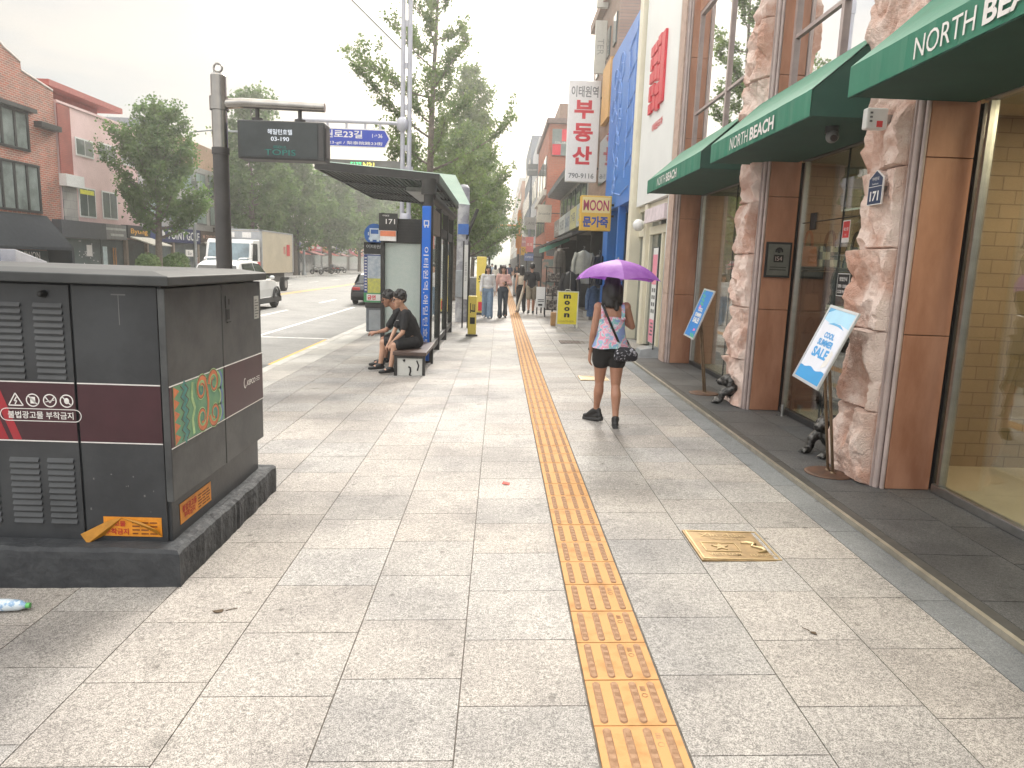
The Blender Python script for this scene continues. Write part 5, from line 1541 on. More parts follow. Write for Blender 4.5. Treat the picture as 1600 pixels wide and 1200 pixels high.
for i, ch in enumerate('moon'):
    z = .915 - i * .168
    k.text(ch, BLK, (1.865, 19.36 + (z - .17) * .093, z), (1, 0, 0), Vb, h=.115, wd=.2 if ch == 'm' else .15, bold=.05, parent=pn, depth=.004)
k.text('LEATHER', nmat('board_ink', (.35, .28, .05), .5), (1.865, 19.368, .245), (1, 0, 0), Vb, h=.05, wd=.42, parent=pn, depth=.004)

# the red brick building and what follows
RBRK = brickmat('red_brick', (.46, .15, .085), (.40, .12, .07), (.38, .20, .14), .3, .1, 'XZ', .8, .012)
k = Kit('red_brick_building', 'red brick building with a red and grey checkered panel on its side', 'building', (4, 49, .08))
mb = k.mb(); mb.box((2.75, 45, .05), (9, 57, 10.2)); mb.build('wall', RBRK, k.t)
mb = k.mb(); mb.box((2.6, 44.8, 10.2), (9, 57.2, 10.5)); mb.build('parapet', nmat('dark_cap', (.16, .11, .10), .8), k.t)
mb = k.mb(); mb.box((3.4, 46, 10.5), (8.5, 56, 11.6)); mb.build('rooftop_room', nmat('roof_brown', (.25, .16, .12), .8), k.t)
GREYP = nmat('checker_grey', (.16, .19, .18), .5)
mb = k.mb(); mb.box((2.95, 44.9, 8.35), (4.05, 44.99, 9.9)); pn = mb.build('checker_panel', GREYP, k.t)
mb = k.mb(); mb.box((3.52, 44.88, 9.18), (4.03, 44.899, 9.88)); mb.box((2.97, 44.88, 8.37), (3.48, 44.899, 9.0)); mb.build('red_square', REDS, pn)
k.text('COLLABO', WSTR, (3.5, 44.898, 9.1), (1, 0, 0), (0, 0, 1), h=.12, parent=pn)
mb = k.mb()
for y in (46, 49.5, 53):
    for z in (3.8, 6.6):
        mb.box((2.7, y, z), (2.749, y + 2.6, z + 1.9))
mb.each('window', DGLS, k.t)
mb = k.mb(); mb.box((2.55, 45.2, 6.0), (2.745, 56.5, 6.35)); mb.build('balcony_band', nmat('pale_band', (.62, .58, .52), .6), k.t)
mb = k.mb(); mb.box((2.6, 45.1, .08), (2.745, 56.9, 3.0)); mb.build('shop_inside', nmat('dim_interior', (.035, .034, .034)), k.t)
cols = [((.50, .50, .52), (.33, .30, .27), (.14, .13, .13)), ((.20, .22, .25), (.12, .14, .16), (.30, .3, .3)), ((.55, .52, .47), (.42, .35, .3), (.2, .2, .2)), ((.35, .22, .16), (.25, .18, .14), (.4, .3, .2)), ((.48, .5, .5), (.3, .32, .34), (.2, .25, .25)), ((.4, .36, .30), (.3, .25, .2), (.2, .2, .2))]
y = 57.3
lbl = ['pale narrow building beyond the red brick one', 'dark slate clad building far down the shop side', 'beige building beyond the slate clad one', 'brown brick building near the far end of the street', 'light grey block near the far end of the street', 'last tan block closing the shop side of the street']
for i, (hh, ln, xx) in enumerate(((11.5, 11, 2.75), (13.5, 15, 2.6), (10, 17, 2.9), (13, 22, 2.7), (16, 30, 2.8), (14, 45, 2.8))):
    k = Kit('street_building', lbl[i], 'building', (5, y + ln / 2, .05))
    mb = k.mb(); mb.box((xx, y, .02), (11, y + ln - .2, hh)); mb.build('wall', nmat('far_wall_%d' % i, cols[i][0], .8, var=.1, vs=1), k.t)
    mb = k.mb()
    for z in range(4, int(hh) - 1, 3):
        yy = y + .8
        while yy < y + ln - 2.2:
            mb.box((xx - .05, yy, z), (xx - .001, yy + 1.5, z + 1.6)); yy += 2.6
    for z in range(4, int(hh) - 1, 3):
        mb.box((xx + .8, y - .04, z), (xx + 2.2, y - .001, z + 1.6))
    mb.each('window', DGLS, k.t)
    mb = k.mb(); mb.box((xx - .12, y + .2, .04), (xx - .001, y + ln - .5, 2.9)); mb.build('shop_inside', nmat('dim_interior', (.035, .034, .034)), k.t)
    y += ln
# blade signs and awnings down the street, each a thing
def blade(x0, x1, z0, z1, y, c, label, tx=None, tcol=(.7, .7, .7)):
    k = Kit('blade_sign', label, 'sign', ((x0 + x1) / 2, y, z0), 'small signs far down the shop side')
    mb = k.mb(); mb.box((x0, y, z0), (x1, y + .2, z1)); pn = mb.build('panel', nmat('blade_%.2f_%.2f_%.2f' % c, c, .5, var=.05), k.t)
    if tx:
        k.text(tx, nmat('bink_%.2f_%.2f' % tcol[:2], tcol, .5), ((x0 + x1) / 2, y, (z0 + z1) / 2), (1, 0, 0), (0, 0, 1), wd=(x1 - x0) * .8, parent=pn)
    mb = k.mb(); mb.box((x1, y + .08, (z0 + z1) / 2), (x1 + .5, y + .12, (z0 + z1) / 2 + .05)); mb.each('bracket', DKMET, k.t)
blade(2.0, 2.78, 4.1, 5.05, 40.5, (.62, .57, .48), 'cream square blade sign below the red brick wall', 'bruedia', (.25, .22, .2))
blade(1.6, 2.35, 4.15, 4.95, 50, (.40, .40, .38), 'grey blade sign just beyond the cream one down the street', 'CAFE', (.15, .15, .15))
blade(1.9, 2.75, 8.6, 9.5, 57.5, (.17, .19, .19), 'little checkered grey and red blade sign high up far down the street', 'COLLABO', (.6, .6, .6))
blade(1.55, 2.0, 2.5, 3.4, 44, (.62, .20, .18), 'faded red round topped blade sign far down the street', '호프', (.75, .7, .6))
blade(2.3, 2.75, 2.2, 2.9, 36, (.70, .72, .78), 'pale blue white blade sign above the far shop canopy')
blade(1.35, 1.85, 1.95, 2.35, 40, (.20, .24, .42), 'small navy sign board under the green canopy far down the street', 'OPEN', (.75, .75, .75))
blade(1.5, 1.95, 2.4, 3.0, 52, (.70, .42, .08), 'small orange yellow sign far down the street', '약', (.15, .1, .05))
blade(1.75, 2.3, 3.2, 4.0, 60, (.55, .26, .26), 'dull pink sign beyond the checkered one down the street', 'BAR', (.8, .75, .7))
k = Kit('green_canopy', 'faded green shop canopy with a pale blue end far down the street', 'canopy', (2.6, 38, 2.5))
mb = k.mb(); mb.prism([(0, .55), (-1.1, .1), (-1.1, -.12), (0, .4)], (3.1, 32.5, 2.45), (1, 0, 0), (0, 0, 1), 4.5); mb.build('canvas', nmat('faded_green', (.10, .30, .22), .7, var=.1), k.t)
mb = k.mb(); mb.cyl((2.0, 32.6, 2.4), (3.1, 32.6, 2.55), .02, n=6); mb.cyl((2.0, 36.9, 2.4), (3.1, 36.9, 2.55), .02, n=6); mb.build('arm', STEEL, k.t)
# ------------------------------------------------------------------ the far (left) side of the road
LX = -24.0
OLDB = brickmat('old_red_brick', (.43, .125, .07), (.27, .13, .095), (.46, .36, .31), .34, .11, 'YZ', .85, .014)
k = Kit('old_brick_building', 'old mottled brick building with stepped gable and black framed windows', 'building', (-24.5, 33, -.12))
mb = k.mb()
out_ = [(24, -.12), (40.2, -.12), (40.2, 9.95), (37.7, 10.35), (37.7, 10.75), (36.6, 11.1), (33.6, 12.6), (24, 12.6)]
mb.prism(out_, (LX, 0, 0), (0, 1, 0), (0, 0, 1), 9); mb.build('wall', OLDB, k.t)
mb = k.mb()
for a, b in zip(out_[2:], out_[3:]):
    d = Vector((b[0] - a[0], b[1] - a[1]))
    if d.length > .5:
        mb.tube([(LX - .05, a[0], a[1] + .03), (LX - .05, b[0], b[1] + .03)], .09, 4)
mb.build('coping', nmat('coping_grey', (.34, .30, .27), .8), k.t)
def bigwin(k, y0, y1, z0, z1, n, nh, par):
    mb = k.mb()
    mb.box((LX - .05, y0, z0), (LX + .02, y1, z1)); gl = mb.build('window', nmat('factory_glass', (.20, .23, .22), .15, 0, var=.35, vs=.9, spec=.7), par)
    mb = k.mb()
    for i in range(n + 1):
        y = y0 + (y1 - y0) * i / n
        mb.box((LX + .021, y - .07, z0), (LX + .08, y + .07, z1))
    for i in range(nh + 1):
        z = z0 + (z1 - z0) * i / nh
        mb.box((LX + .022, y0 - .08, z - .06), (LX + .09, y1 + .08, z + .06))
    mb.build('window_frame', DKMET, gl)
bigwin(k, 30.0, 37.8, 6.55, 8.35, 8, 1, k.t)
bigwin(k, 29.0, 38.4, 3.55, 5.85, 10, 1, k.t)
mb = k.mb(); mb.box((LX + .001, 29, 8.42), (LX + .35, 38.2, 8.62)); mb.box((LX + .001, 38.4, 7.85), (LX + .4, 40.1, 8.12)); mb.build('ledge', DKMET, k.t)
mb = k.mb(); mb.prism([(0, 2.2), (1.3, .6), (1.3, .45), (0, .45)], (LX + .001, 28, 1.2), (1, 0, 0), (0, 0, 1), 10.9); mb.build('shop_hood', nmat('black_cladding', (.032, .036, .042), .92, var=.15, spec=.08), k.t)
mb = k.mb(); mb.box((LX + .001, 38.7, -.12), (LX + 1.3, 38.92, 1.66)); mb.build('side_screen', nmat('black_cladding', (.032, .036, .042)), k.t)
mb = k.mb(); mb.box((LX + .001, 28, -.1), (LX + .12, 38.6, 1.6)); sg = mb.build('shop_glass', DGLS, k.t)
k.text('ous ITAEWON', WSTR, (LX + .12, 36.6, 1.35), (0, 1, 0), (0, 0, 1), h=.36, wd=2.6, bold=.02, parent=sg, depth=.01)

PINK = nmat('pink_render', (.66, .48, .47), .8, c2=(.60, .425, .415), vs=.8, lo=.4, hi=.6)
WINF = nmat('window_white', (.66, .66, .65), .5, var=.04)
k = Kit('pink_building', 'pink rendered building with red side strip and red flat roof', 'building', (-24.5, 44.6, -.12))
mb = k.mb(); mb.box((LX - 8, 40.35, -.12), (LX, 48.8, 9.45)); mb.build('wall', PINK, k.t)
mb = k.mb(); mb.box((LX + .001, 40.36, 5.4), (LX + .06, 41.5, 9.4)); mb.build('red_strip', brickmat('strip_brick', (.34, .08, .06), (.3, .07, .05), (.22, .07, .05), .3, .1, 'YZ'), k.t)
mb = k.mb(); mb.box((LX + .001, 40.4, 3.3), (LX + .05, 41.7, 5.1)); mb.build('block_panel', brickmat('grey_block', (.34, .33, .31), (.30, .29, .28), (.2, .2, .2), .6, .45, 'YZ'), k.t)
mb = k.mb(); mb.box((LX + .001, 40.2, 5.12), (LX + .4, 41.9, 5.75)); mb.build('blank_sign', WINF, k.t)
mb = k.mb(); mb.box((LX - 6, 41.2, 9.6), (LX - 1.2, 46.6, 10.3)); mb.box((LX - 6.3, 40.4, 10.3), (LX - .3, 47.9, 10.62)); mb.build('roof_room', nmat('red_paint', (.34, .085, .07), .6, var=.12), k.t)
mb = k.mb(); mb.box((LX - 8.05, 40.36, 9.45), (LX + .06, 48.85, 9.58)); mb.build('parapet', PINK, k.t)
for y0, y1, z0, z1 in ((41.9, 43.7, 6.95, 7.95), (44.3, 46.15, 7.05, 8.05), (46.8, 48.4, 7.1, 8.1), (41.9, 43.6, 3.55, 5.25), (44.3, 46.0, 3.6, 5.25)):
    mb = k.mb(); mb.box((LX + .001, y0, z0), (LX + .04, y1, z1)); f_ = mb.build('window_frame', WINF, k.t)
    mb = k.mb(); ym = (y0 + y1) / 2
    mb.box((LX + .041, y0 + .09, z0 + .09), (LX + .05, ym - .04, z1 - .09)); mb.box((LX + .041, ym + .04, z0 + .09), (LX + .05, y1 - .09, z1 - .09)); mb.each('pane', DGLS, f_)
mb = k.mb(); mb.box((LX + .06, 42.0, 4.85), (LX + .07, 43.4, 5.1)); mb.build('yellow_notice', nmat('notice_yellow', (.62, .60, .05), .5), k.t)
mb = k.mb(); mb.box((LX + .001, 39.3, 2.35), (LX + .5, 43.68, 3.28)); mb.build('black_fascia', nmat('charcoal_fascia', (.060, .064, .074), .5), k.t)
mb = k.mb(); mb.box((LX + .001, 43.72, 2.4), (LX + .4, 46.2, 3.3)); gf = mb.build('grey_fascia', nmat('mid_grey_fascia', (.20, .20, .20), .5), k.t)
mb = k.mb(); mb.box((LX + .401, 43.8, 2.95), (LX + .42, 46.1, 3.08)); mb.box((LX + .401, 44.3, 2.6), (LX + .42, 45.8, 2.74)); mb.build('pale_bar', nmat('pale_strip', (.45, .46, .45), .5), gf)
mb = k.mb(); mb.box((LX + .001, 40.3, -.1), (LX + .1, 43.6, 2.34)); sg = mb.build('shop_glass', DGLS, k.t)
mb = k.mb(); mb.box((LX + .101, 42.2, 1.35), (LX + .12, 42.75, 2.0)); mb.build('notice', WSTR, sg)
mb = k.mb()
for i in range(26):
    yy, zz = rnd.uniform(41.3, 43.4), rnd.uniform(.4, 2.2)
    mb.box((LX + .101, yy, zz), (LX + .106, yy + .06, zz + .06))
mb.build('glass_dots', WSTR, sg)
mb = k.mb(); mb.box((LX + .001, 43.75, -.1), (LX + .1, 46.2, 2.38)); sg = mb.build('shop_glass', DGLS, k.t)
mb = k.mb(); mb.cyl((LX + .2, 44.9, .3), (LX + .2, 44.9, 1.9), .04, n=8); mb.cyl((LX + .2, 45.15, .3), (LX + .2, 45.15, 1.9), .04, n=8); mb.each('wood_handle', nmat('orange_wood', (.45, .22, .08), .5), sg)
mb = k.mb(); mb.box((LX + .101, 43.9, .4), (LX + .12, 44.35, 1.95)); mb.build('notice', nmat('pale_blue_poster', (.5, .6, .62), .5), sg)

k = Kit('grey_shop_building', 'grey building with blue golf shop sign and slanted slate roof window', 'building', (-24.5, 56, -.12))
mb = k.mb(); mb.box((LX - 8, 48.9, -.12), (LX, 69, 8.4)); mb.build('wall', nmat('grey_render', (.40, .39, .38), .8, var=.08, vs=.8), k.t)
mb = k.mb(); mb.prism([(49, 8.4), (51.5, 8.4), (51.0, 10.2), (49.6, 10.4)], (LX + .2, 0, 0), (0, 1, 0), (0, 0, 1), 4); mb.build('roof_dormer', nmat('slate_blue', (.20, .22, .24), .6), k.t)
mb = k.mb(); mb.prism([(54, 8.4), (69, 8.4), (67, 10.2), (56, 10.4)], (LX - .3, 0, 0), (0, 1, 0), (0, 0, 1), 6); mb.build('roof', nmat('clay_roof', (.48, .30, .20), .7, var=.1), k.t)
for y in (50, 52.6, 55.2, 57.8, 60.4, 63, 65.6):
    for z in (4.0, 6.4):
        mb = k.mb(); mb.box((LX + .001, y, z), (LX + .04, y + 1.9, z + 1.6)); f_ = mb.build('window_frame', nmat('window_grey', (.16, .16, .16), .5), k.t)
        mb = k.mb(); mb.box((LX + .041, y + .1, z + .1), (LX + .05, y + .9, z + 1.5)); mb.box((LX + .041, y + 1.0, z + .1), (LX + .05, y + 1.8, z + 1.5)); mb.each('pane', nmat('pale_pane', (.34, .42, .41), .15, var=.2, vs=.6), f_)
for y0, y1, z0, z1, c, tx, tc, hh in ((46.3, 49.1, 2.55, 3.35, (.035, .035, .04), 'Byung', (.72, .38, .06), .42), (49.2, 50.5, 2.5, 3.4, (.03, .055, .17), None, None, 0), (50.6, 57.3, 2.45, 3.5, (.022, .03, .10), 'POINT GOLF', (.78, .78, .76), .62), (57.4, 60.6, 2.6, 3.5, (.07, .045, .035), 'M DINING', (.5, .3, .22), .3), (61.0, 69, 2.8, 3.9, (.04, .035, .03), '스시 ITAEWON', (.62, .5, .18), .42)):
    mb = k.mb(); mb.box((LX + .001, y0, z0), (LX + .45, y1, z1)); pn = mb.build('shop_sign', nmat('lsign_%.3f_%.3f' % c[:2], c, .5, var=.08), k.t)
    if tx:
        k.text(tx, nmat('lsignink_%.2f' % tc[0], tc, .5), (LX + .45, (y0 + y1) / 2 + (.5 if 'POINT' in tx else 0), (z0 + z1) / 2), (0, 1, 0), (0, 0, 1), h=hh, wd=(y1 - y0) * .78, bold=.015, parent=pn, depth=.02)
    if tx == 'POINT GOLF':
        mb = k.mb(); mb.sph((LX + .46, 51.1, 3.0), (.02, .22, .28), 10); mb.build('emblem', WSTR, pn)
mb = k.mb(); mb.box((LX + .001, 46.4, -.1), (LX + .1, 69, 2.44)); mb.build('shop_glass', DGLS, k.t)
mb = k.mb()
for y in (46.4, 49.1, 53, 57.3, 60.7, 64.5, 68.8):
    mb.box((LX + .101, y - .12, -.1), (LX + .3, y + .12, 2.44))
mb.each('shop_pier', nmat('shop_pier_tan', (.30, .24, .19), .7), k.t)
for y0, y1 in ((46.5, 49.2), (58, 62)):
    mb = k.mb(); mb.prism([(0, .3), (1.4, -.15), (1.4, -.22), (0, .2)], (LX + .46, y0, 2.35), (1, 0, 0), (0, 0, 1), y1 - y0); mb.build('shop_canopy', nmat('pale_canopy', (.56, .54, .48), .7), k.t)
y = 69.3
cl = ((.40, .36, .34), (.50, .46, .42), (.34, .32, .33), (.46, .36, .32), (.42, .42, .42), (.38, .34, .3))
lb = ['taupe building behind the tall street trees', 'sand coloured building behind the far trees across the road', 'slate building beyond the parked motorcycles', 'rosy brown block far across the road', 'grey block far across the road', 'last brown block at the end of the far side']
for i, (ln, hh) in enumerate(((13, 10), (15, 12), (17, 9), (22, 11), (30, 13), (50, 15))):
    k = Kit('street_building', lb[i], 'building', (-26, y + ln / 2, -.12))
    mb = k.mb(); mb.box((LX - 8, y, -.12), (LX, y + ln - .3, hh)); mb.build('wall', nmat('left_wall_%d' % i, cl[i], .8, var=.1, vs=.6), k.t)
    mb = k.mb()
    for z in range(4, hh - 1, 3):
        yy = y + .8
        while yy < y + ln - 2.4:
            mb.box((LX + .001, yy, z), (LX + .05, yy + 1.6, z + 1.6)); yy += 2.7
    mb.each('window', DGLS, k.t)
    mb = k.mb(); mb.box((LX + .001, y + .3, -.1), (LX + .08, y + ln - .6, 2.5)); mb.build('shop_glass', DGLS, k.t)
    yy = y + .4
    j = 0
    while yy < y + ln - 3.4 and y < 130:
        c = [(.55, .08, .07), (.62, .60, .56), (.60, .16, .25), (.12, .16, .36), (.62, .46, .06), (.30, .30, .30), (.60, .28, .14)][(i * 3 + j * 2) % 7]
        mb = k.mb(); mb.box((LX + .09, yy, 2.55), (LX + .5, yy + 3.0, 3.4)); pn = mb.build('shop_sign', nmat('ls_%.2f_%.2f' % c[:2], c, .5, var=.05), k.t)
        mb = k.mb(); mb.box((LX + .501, yy + .5, 2.8), (LX + .51, yy + 2.4, 3.1)); mb.build('sign_print', WSTR if sum(c) < 1.2 else BLK, pn)
        if j % 2 == 0:
            mb = k.mb(); mb.prism([(0, .3), (1.6, -.2), (1.6, -.28), (0, .2)], (LX + .1, yy, 2.3), (1, 0, 0), (0, 0, 1), 2.9); mb.build('shop_canopy', nmat('cp_%d' % (j % 4), [(.5, .12, .10), (.55, .52, .48), (.5, .2, .2), (.2, .3, .3)][j % 4], .7), k.t)
        yy += 3.3; j += 1
    y += ln
# street lamps and poles across the road
GALV = nmat('galvanised', (.36, .38, .40), .45, .6, var=.12, vs=4)
def lamp_post(x, y, h, r, label, arm=2.0, col=GALV, sgn=1):
    k = Kit('street_lamp', label, 'street lamp', (x, y, -.12), 'lamp posts across the road')
    mb = k.mb(); mb.tube([(x, y, -.12), (x, y, h * .25), (x, y, h)], [r, r * .8, r * .55], 10); mb.build('pole', col, k.t)
    mb = k.mb(); mb.lathe([(r * 1.5, -.12), (r * 1.5, .15), (r, .25)], (x, y, 0), 12); mb.build('foot', col, k.t)
    mb = k.mb(); mb.tube([(x, y, h - .05), (x + sgn * arm * .4, y, h + .1), (x + sgn * arm, y, h + .12)], r * .4, 8); am = mb.build('arm', col, k.t)
    mb = k.mb(); mb.obox((x + sgn * (arm + .25), y, h + .1), (.7, .22, .1)); mb.build('lamp_head', col, am)
    mb = k.mb(); mb.box((x + r * .6, y - .15, h * .62), (x + r + .25, y + .15, h * .62 + .5)); mb.build('control_box', col, k.t)
lamp_post(-20.0, 47.8, 9.4, .13, 'slim galvanised lamp post beside the golf shop tree', 2.6)
lamp_post(-20.0, 74, 9.8, .16, 'galvanised lamp post with dark lower sleeve before the red shop signs')
lamp_post(-19.9, 108, 10.5, .16, 'galvanised lamp post beyond the parked motorcycles across the road')
k = Kit('dark_post', 'dark bollard like post wrapped beside the far lamp post', 'post', (-20.4, 73.6, -.12))
mb = k.mb(); mb.cyl((-20.5, 73.4, -.12), (-20.5, 73.4, 4.6), .24, n=12); mb.build('post', DKMET, k.t)
mb = k.mb(); mb.cyl((-20.5, 73.4, 4.6), (-20.5, 73.4, 4.66), .28, n=12); mb.build('cap', GALV, k.t)
k = Kit('planter_box', 'street planter with shrubs round the tree across the road', 'planter', (-20.8, 43.5, -.12))
mb = k.mb(); mb.box((-21.6, 41.6, -.12), (-20.0, 46.6, .35)); mb.build('trough', nmat('planter_stone', (.3, .28, .26), .8), k.t, bevel=.03)
k2 = Kit('pavement_sign', 'little white sign on a thin pole outside the golf shop', 'sign', (-21.6, 50.5, -.12))
mb = k2.mb(); mb.cyl((-21.6, 50.5, -.12), (-21.6, 50.5, 1.5), .04, n=8); mb.build('pole', GALV, k2.t)
mb = k2.mb(); mb.box((-21.62, 50.0, 1.5), (-21.55, 51.1, 1.95)); pn = mb.build('panel', WSTR, k2.t)
k2.text('Blue', BLK, (-21.55, 50.55, 1.72), (0, 1, 0), (0, 0, 1), h=.25, parent=pn)
# wooded hill closing the street
mb = MB()
n_ = 40
vs = []
for j in range(9):
    for i in range(n_ + 1):
        x = -260 + 520 * i / n_
        z = (-1 + 15 * math.sin(math.pi * j / 16)) * (.55 + .45 * mnoise.noise(Vector((x * .012, 3, 0)))) + (mnoise.noise(Vector((x * .05, j, 1))) * 2.5 if j else -2)
        vs.append((x, 420 + 24 * j, max(-2, z)))
mb.add(vs, [(j * (n_ + 1) + i, j * (n_ + 1) + i + 1, (j + 1) * (n_ + 1) + i + 1, (j + 1) * (n_ + 1) + i) for j in range(8) for i in range(n_)], 0, True)
struct(mb.build('hill', nmat('wooded_hill', (.045, .085, .05), .9, var=.5, vs=.12, bump=1.0, bs=.6)))
# ------------------------------------------------------------------ bus information display on its pole
DGREY = nmat('anthracite_paint', (.07, .066, .066), .45, .2, var=.12, vs=5)
CHROME = nmat('stainless', (.34, .32, .30), .24, .95, var=.12, vs=6)
PY = 8.3
k = Kit('bus_information_display', 'black bus arrival screen hung from a steel arm on a dark pole', 'information display', (-3.15, PY, gz(-3.15)))
mb = k.mb(); mb.tube([(-3.15, PY, -.1), (-3.15, PY, 2.86)], [.09, .085], 24); mb.build('pole', DGREY, k.t)
mb = k.mb(); mb.cyl((-3.15, PY, 2.861), (-3.15, PY, 3.66), .082, n=24); mb.lathe([(.082, 3.661), (.07, 3.68), (0.001, 3.685)], (-3.15, PY, 0), 24); up = mb.build('upper_pole', CHROME, k.t)
mb = k.mb(); mb.cyl((-3.15, PY, 2.83), (-3.15, PY, 2.9), .094, n=24); mb.build('collar', DGREY, k.t)
mb = k.mb()
mb.tube([(-3.15 + .045 * math.cos(2 * math.pi * i / 18), PY, 3.745 + .045 * math.sin(2 * math.pi * i / 18)) for i in range(19)], .011, 8); mb.cyl((-3.15, PY, 3.68), (-3.15, PY, 3.705), .018, n=10)
mb.tube([(-3.2, PY + .02, 3.68), (-3.21, PY + .02, 3.75), (-3.18, PY + .02, 3.8), (-3.15, PY + .02, 3.78)], .006, 6); mb.build('lifting_ring', CHROME, k.t)
mb = k.mb(); mb.tube([(-3.07, PY, 3.37), (-2.9, PY, 3.385), (-1.99, PY, 3.37)], [.058, .055, .05], 18); mb.lathe([(.1, -.07), (.1, .07)], (-3.15, PY, 3.37), 20); am = mb.build('arm', CHROME, k.t)
mb = k.mb()
for x_ in (-2.74, -2.27):
    mb = k.mb(); mb.cyl((x_, PY + .02, 3.20), (x_, PY + .02, 3.33), .022, n=10); mb.cyl((x_, PY + .02, 3.205), (x_, PY + .02, 3.235), .06, n=10)
    mb.build('hanger', DGREY, am)
mb = k.mb(); mb.box((-2.94, PY - .06, 2.79), (-1.98, PY + .2, 3.205)); sc = mb.build('screen_case', nmat('screen_case_black', (.050, .052, .054), .5), k.t, bevel=.014)
mb = k.mb(); mb.box((-2.91, PY - .066, 2.815), (-2.06, PY - .0605, 3.18)); sp_ = mb.build('screen', nmat('screen_glass', (.045, .052, .054), .4), k.t)
mb = k.mb(); mb.box((-2.04, PY - .064, 2.83), (-2.0, PY - .0605, 3.17)); mb.box((-1.979, PY - .02, 2.84), (-1.972, PY + .16, 3.15)); mb.build('service_panel', DGREY, sc)
LEDW = emit('led_white', (.85, .9, .95), .42)
LEDG = emit('led_green', (.10, .36, .30), .26)
k.text('해밀턴호텔', LEDW, (-2.47, PY - .066, 3.085), (1, 0, 0), (0, 0, 1), h=.058, wd=.27, bold=.012, parent=sp_, depth=.002)
k.text('03-190', LEDW, (-2.47, PY - .066, 3.01), (1, 0, 0), (0, 0, 1), h=.045, wd=.2, bold=.012, parent=sp_, depth=.002)
k.text('SEOUL', LEDG, (-2.47, PY - .066, 2.925), (1, 0, 0), (0, 0, 1), h=.028, wd=.15, bold=.01, parent=sp_, depth=.002)
k.text('TOPIS', LEDG, (-2.47, PY - .066, 2.868), (1, 0, 0), (0, 0, 1), h=.06, wd=.34, bold=.0, parent=sp_, depth=.002)

# ------------------------------------------------------------------ twin-tube pole with the street name sign
GPALE = nmat('pole_grey', (.42, .42, .47), .45, .3, var=.06, vs=4)
k = Kit('street_sign_pole', 'tall pale twin tube pole rising behind the bus shelter', 'pole', (-2.63, 20, gz(-2.6)))
mb = k.mb()
for x_ in (-2.72, -2.54):
    mb.cyl((x_, 20, 2.9), (x_, 20, 11.5), .06, n=12)
z = 3.6
while z < 11:
    mb.box((-2.66, 19.97, z), (-2.6, 20.03, z + .14)); z += 1.05
mb.box((-2.78, 19.93, 8.55), (-2.48, 20.07, 8.85))
mb.build('twin_tube', GPALE, k.t)
mb = k.mb(); mb.tube([(-2.63, 20, -.1), (-2.63, 20, 2.9), (-2.63, 20, 3.0)], [.17, .16, .12], 16); mb.build('lower_pole', GPALE, k.t)
mb = k.mb(); mb.tube([(-2.63, 20, 11.4), (-3.6, 20, 11.8), (-6, 20, 11.9)], [.07, .06, .05], 8); mb.obox((-6.3, 20, 11.88), (.8, .25, .12)); mb.build('lamp_arm', GPALE, k.t)
ks2 = Kit('street_name_sign', 'blue arrow shaped street name sign on a long bracket', 'street sign', (-4.1, 19.85, 5.0))
mb = ks2.mb(); mb.cyl((-2.72, 19.9, 5.33), (-5.5, 19.9, 5.33), .05, n=10); mb.sph((-2.72, 19.93, 5.32), (.16, .13, .2), 12)
for x_ in (-5.2, -4.7, -4.2, -3.7, -3.3):
    mb.box((x_ - .03, 19.88, 5.16), (x_ + .03, 19.92, 5.30))
mb.build('bracket', GPALE, ks2.t)
arrow = [(-5.55, 4.67), (-3.16, 4.67), (-3.02, 4.91), (-3.16, 5.15), (-5.55, 5.15)]
mb = ks2.mb(); mb.prism(arrow, (0, 19.85, 0), (1, 0, 0), (0, 0, 1), .05); pn = mb.build('panel', WSTR, ks2.t)
mb = ks2.mb(); mb.prism([(-5.52, 4.70), (-3.18, 4.70), (-3.06, 4.91), (-3.18, 5.12), (-5.52, 5.12)], (0, 19.846, 0), (1, 0, 0), (0, 0, 1), .003); bl = mb.build('blue_face', nmat('sign_blue', (.025, .055, .40), .4, var=.04), ks2.t)
ks2.text('이태원로23길', WSTR, (-4.52, 19.846, 5.0), (1, 0, 0), (0, 0, 1), h=.2, wd=1.5, bold=.02, parent=bl, depth=.004)
ks2.text('Itaewon-ro 23-gil / 梨泰院路23街', WSTR, (-4.33, 19.846, 4.775), (1, 0, 0), (0, 0, 1), h=.1, wd=2.2, bold=.01, parent=bl, depth=.004)
ks2.text('1→36', WSTR, (-3.37, 19.846, 4.98), (1, 0, 0), (0, 0, 1), h=.1, wd=.27, bold=.01, parent=bl, depth=.004)
mb = MB(); mb.tube([(-2.7, 20, 7.15), (-4.3, 20.1, 8.6), (-7, 20.4, 12.0)], .018, 6)
o = mb.build('overhead_cable', BLK); tag(o, 'thin dark cable slanting up from the twin tube pole', 'cable')

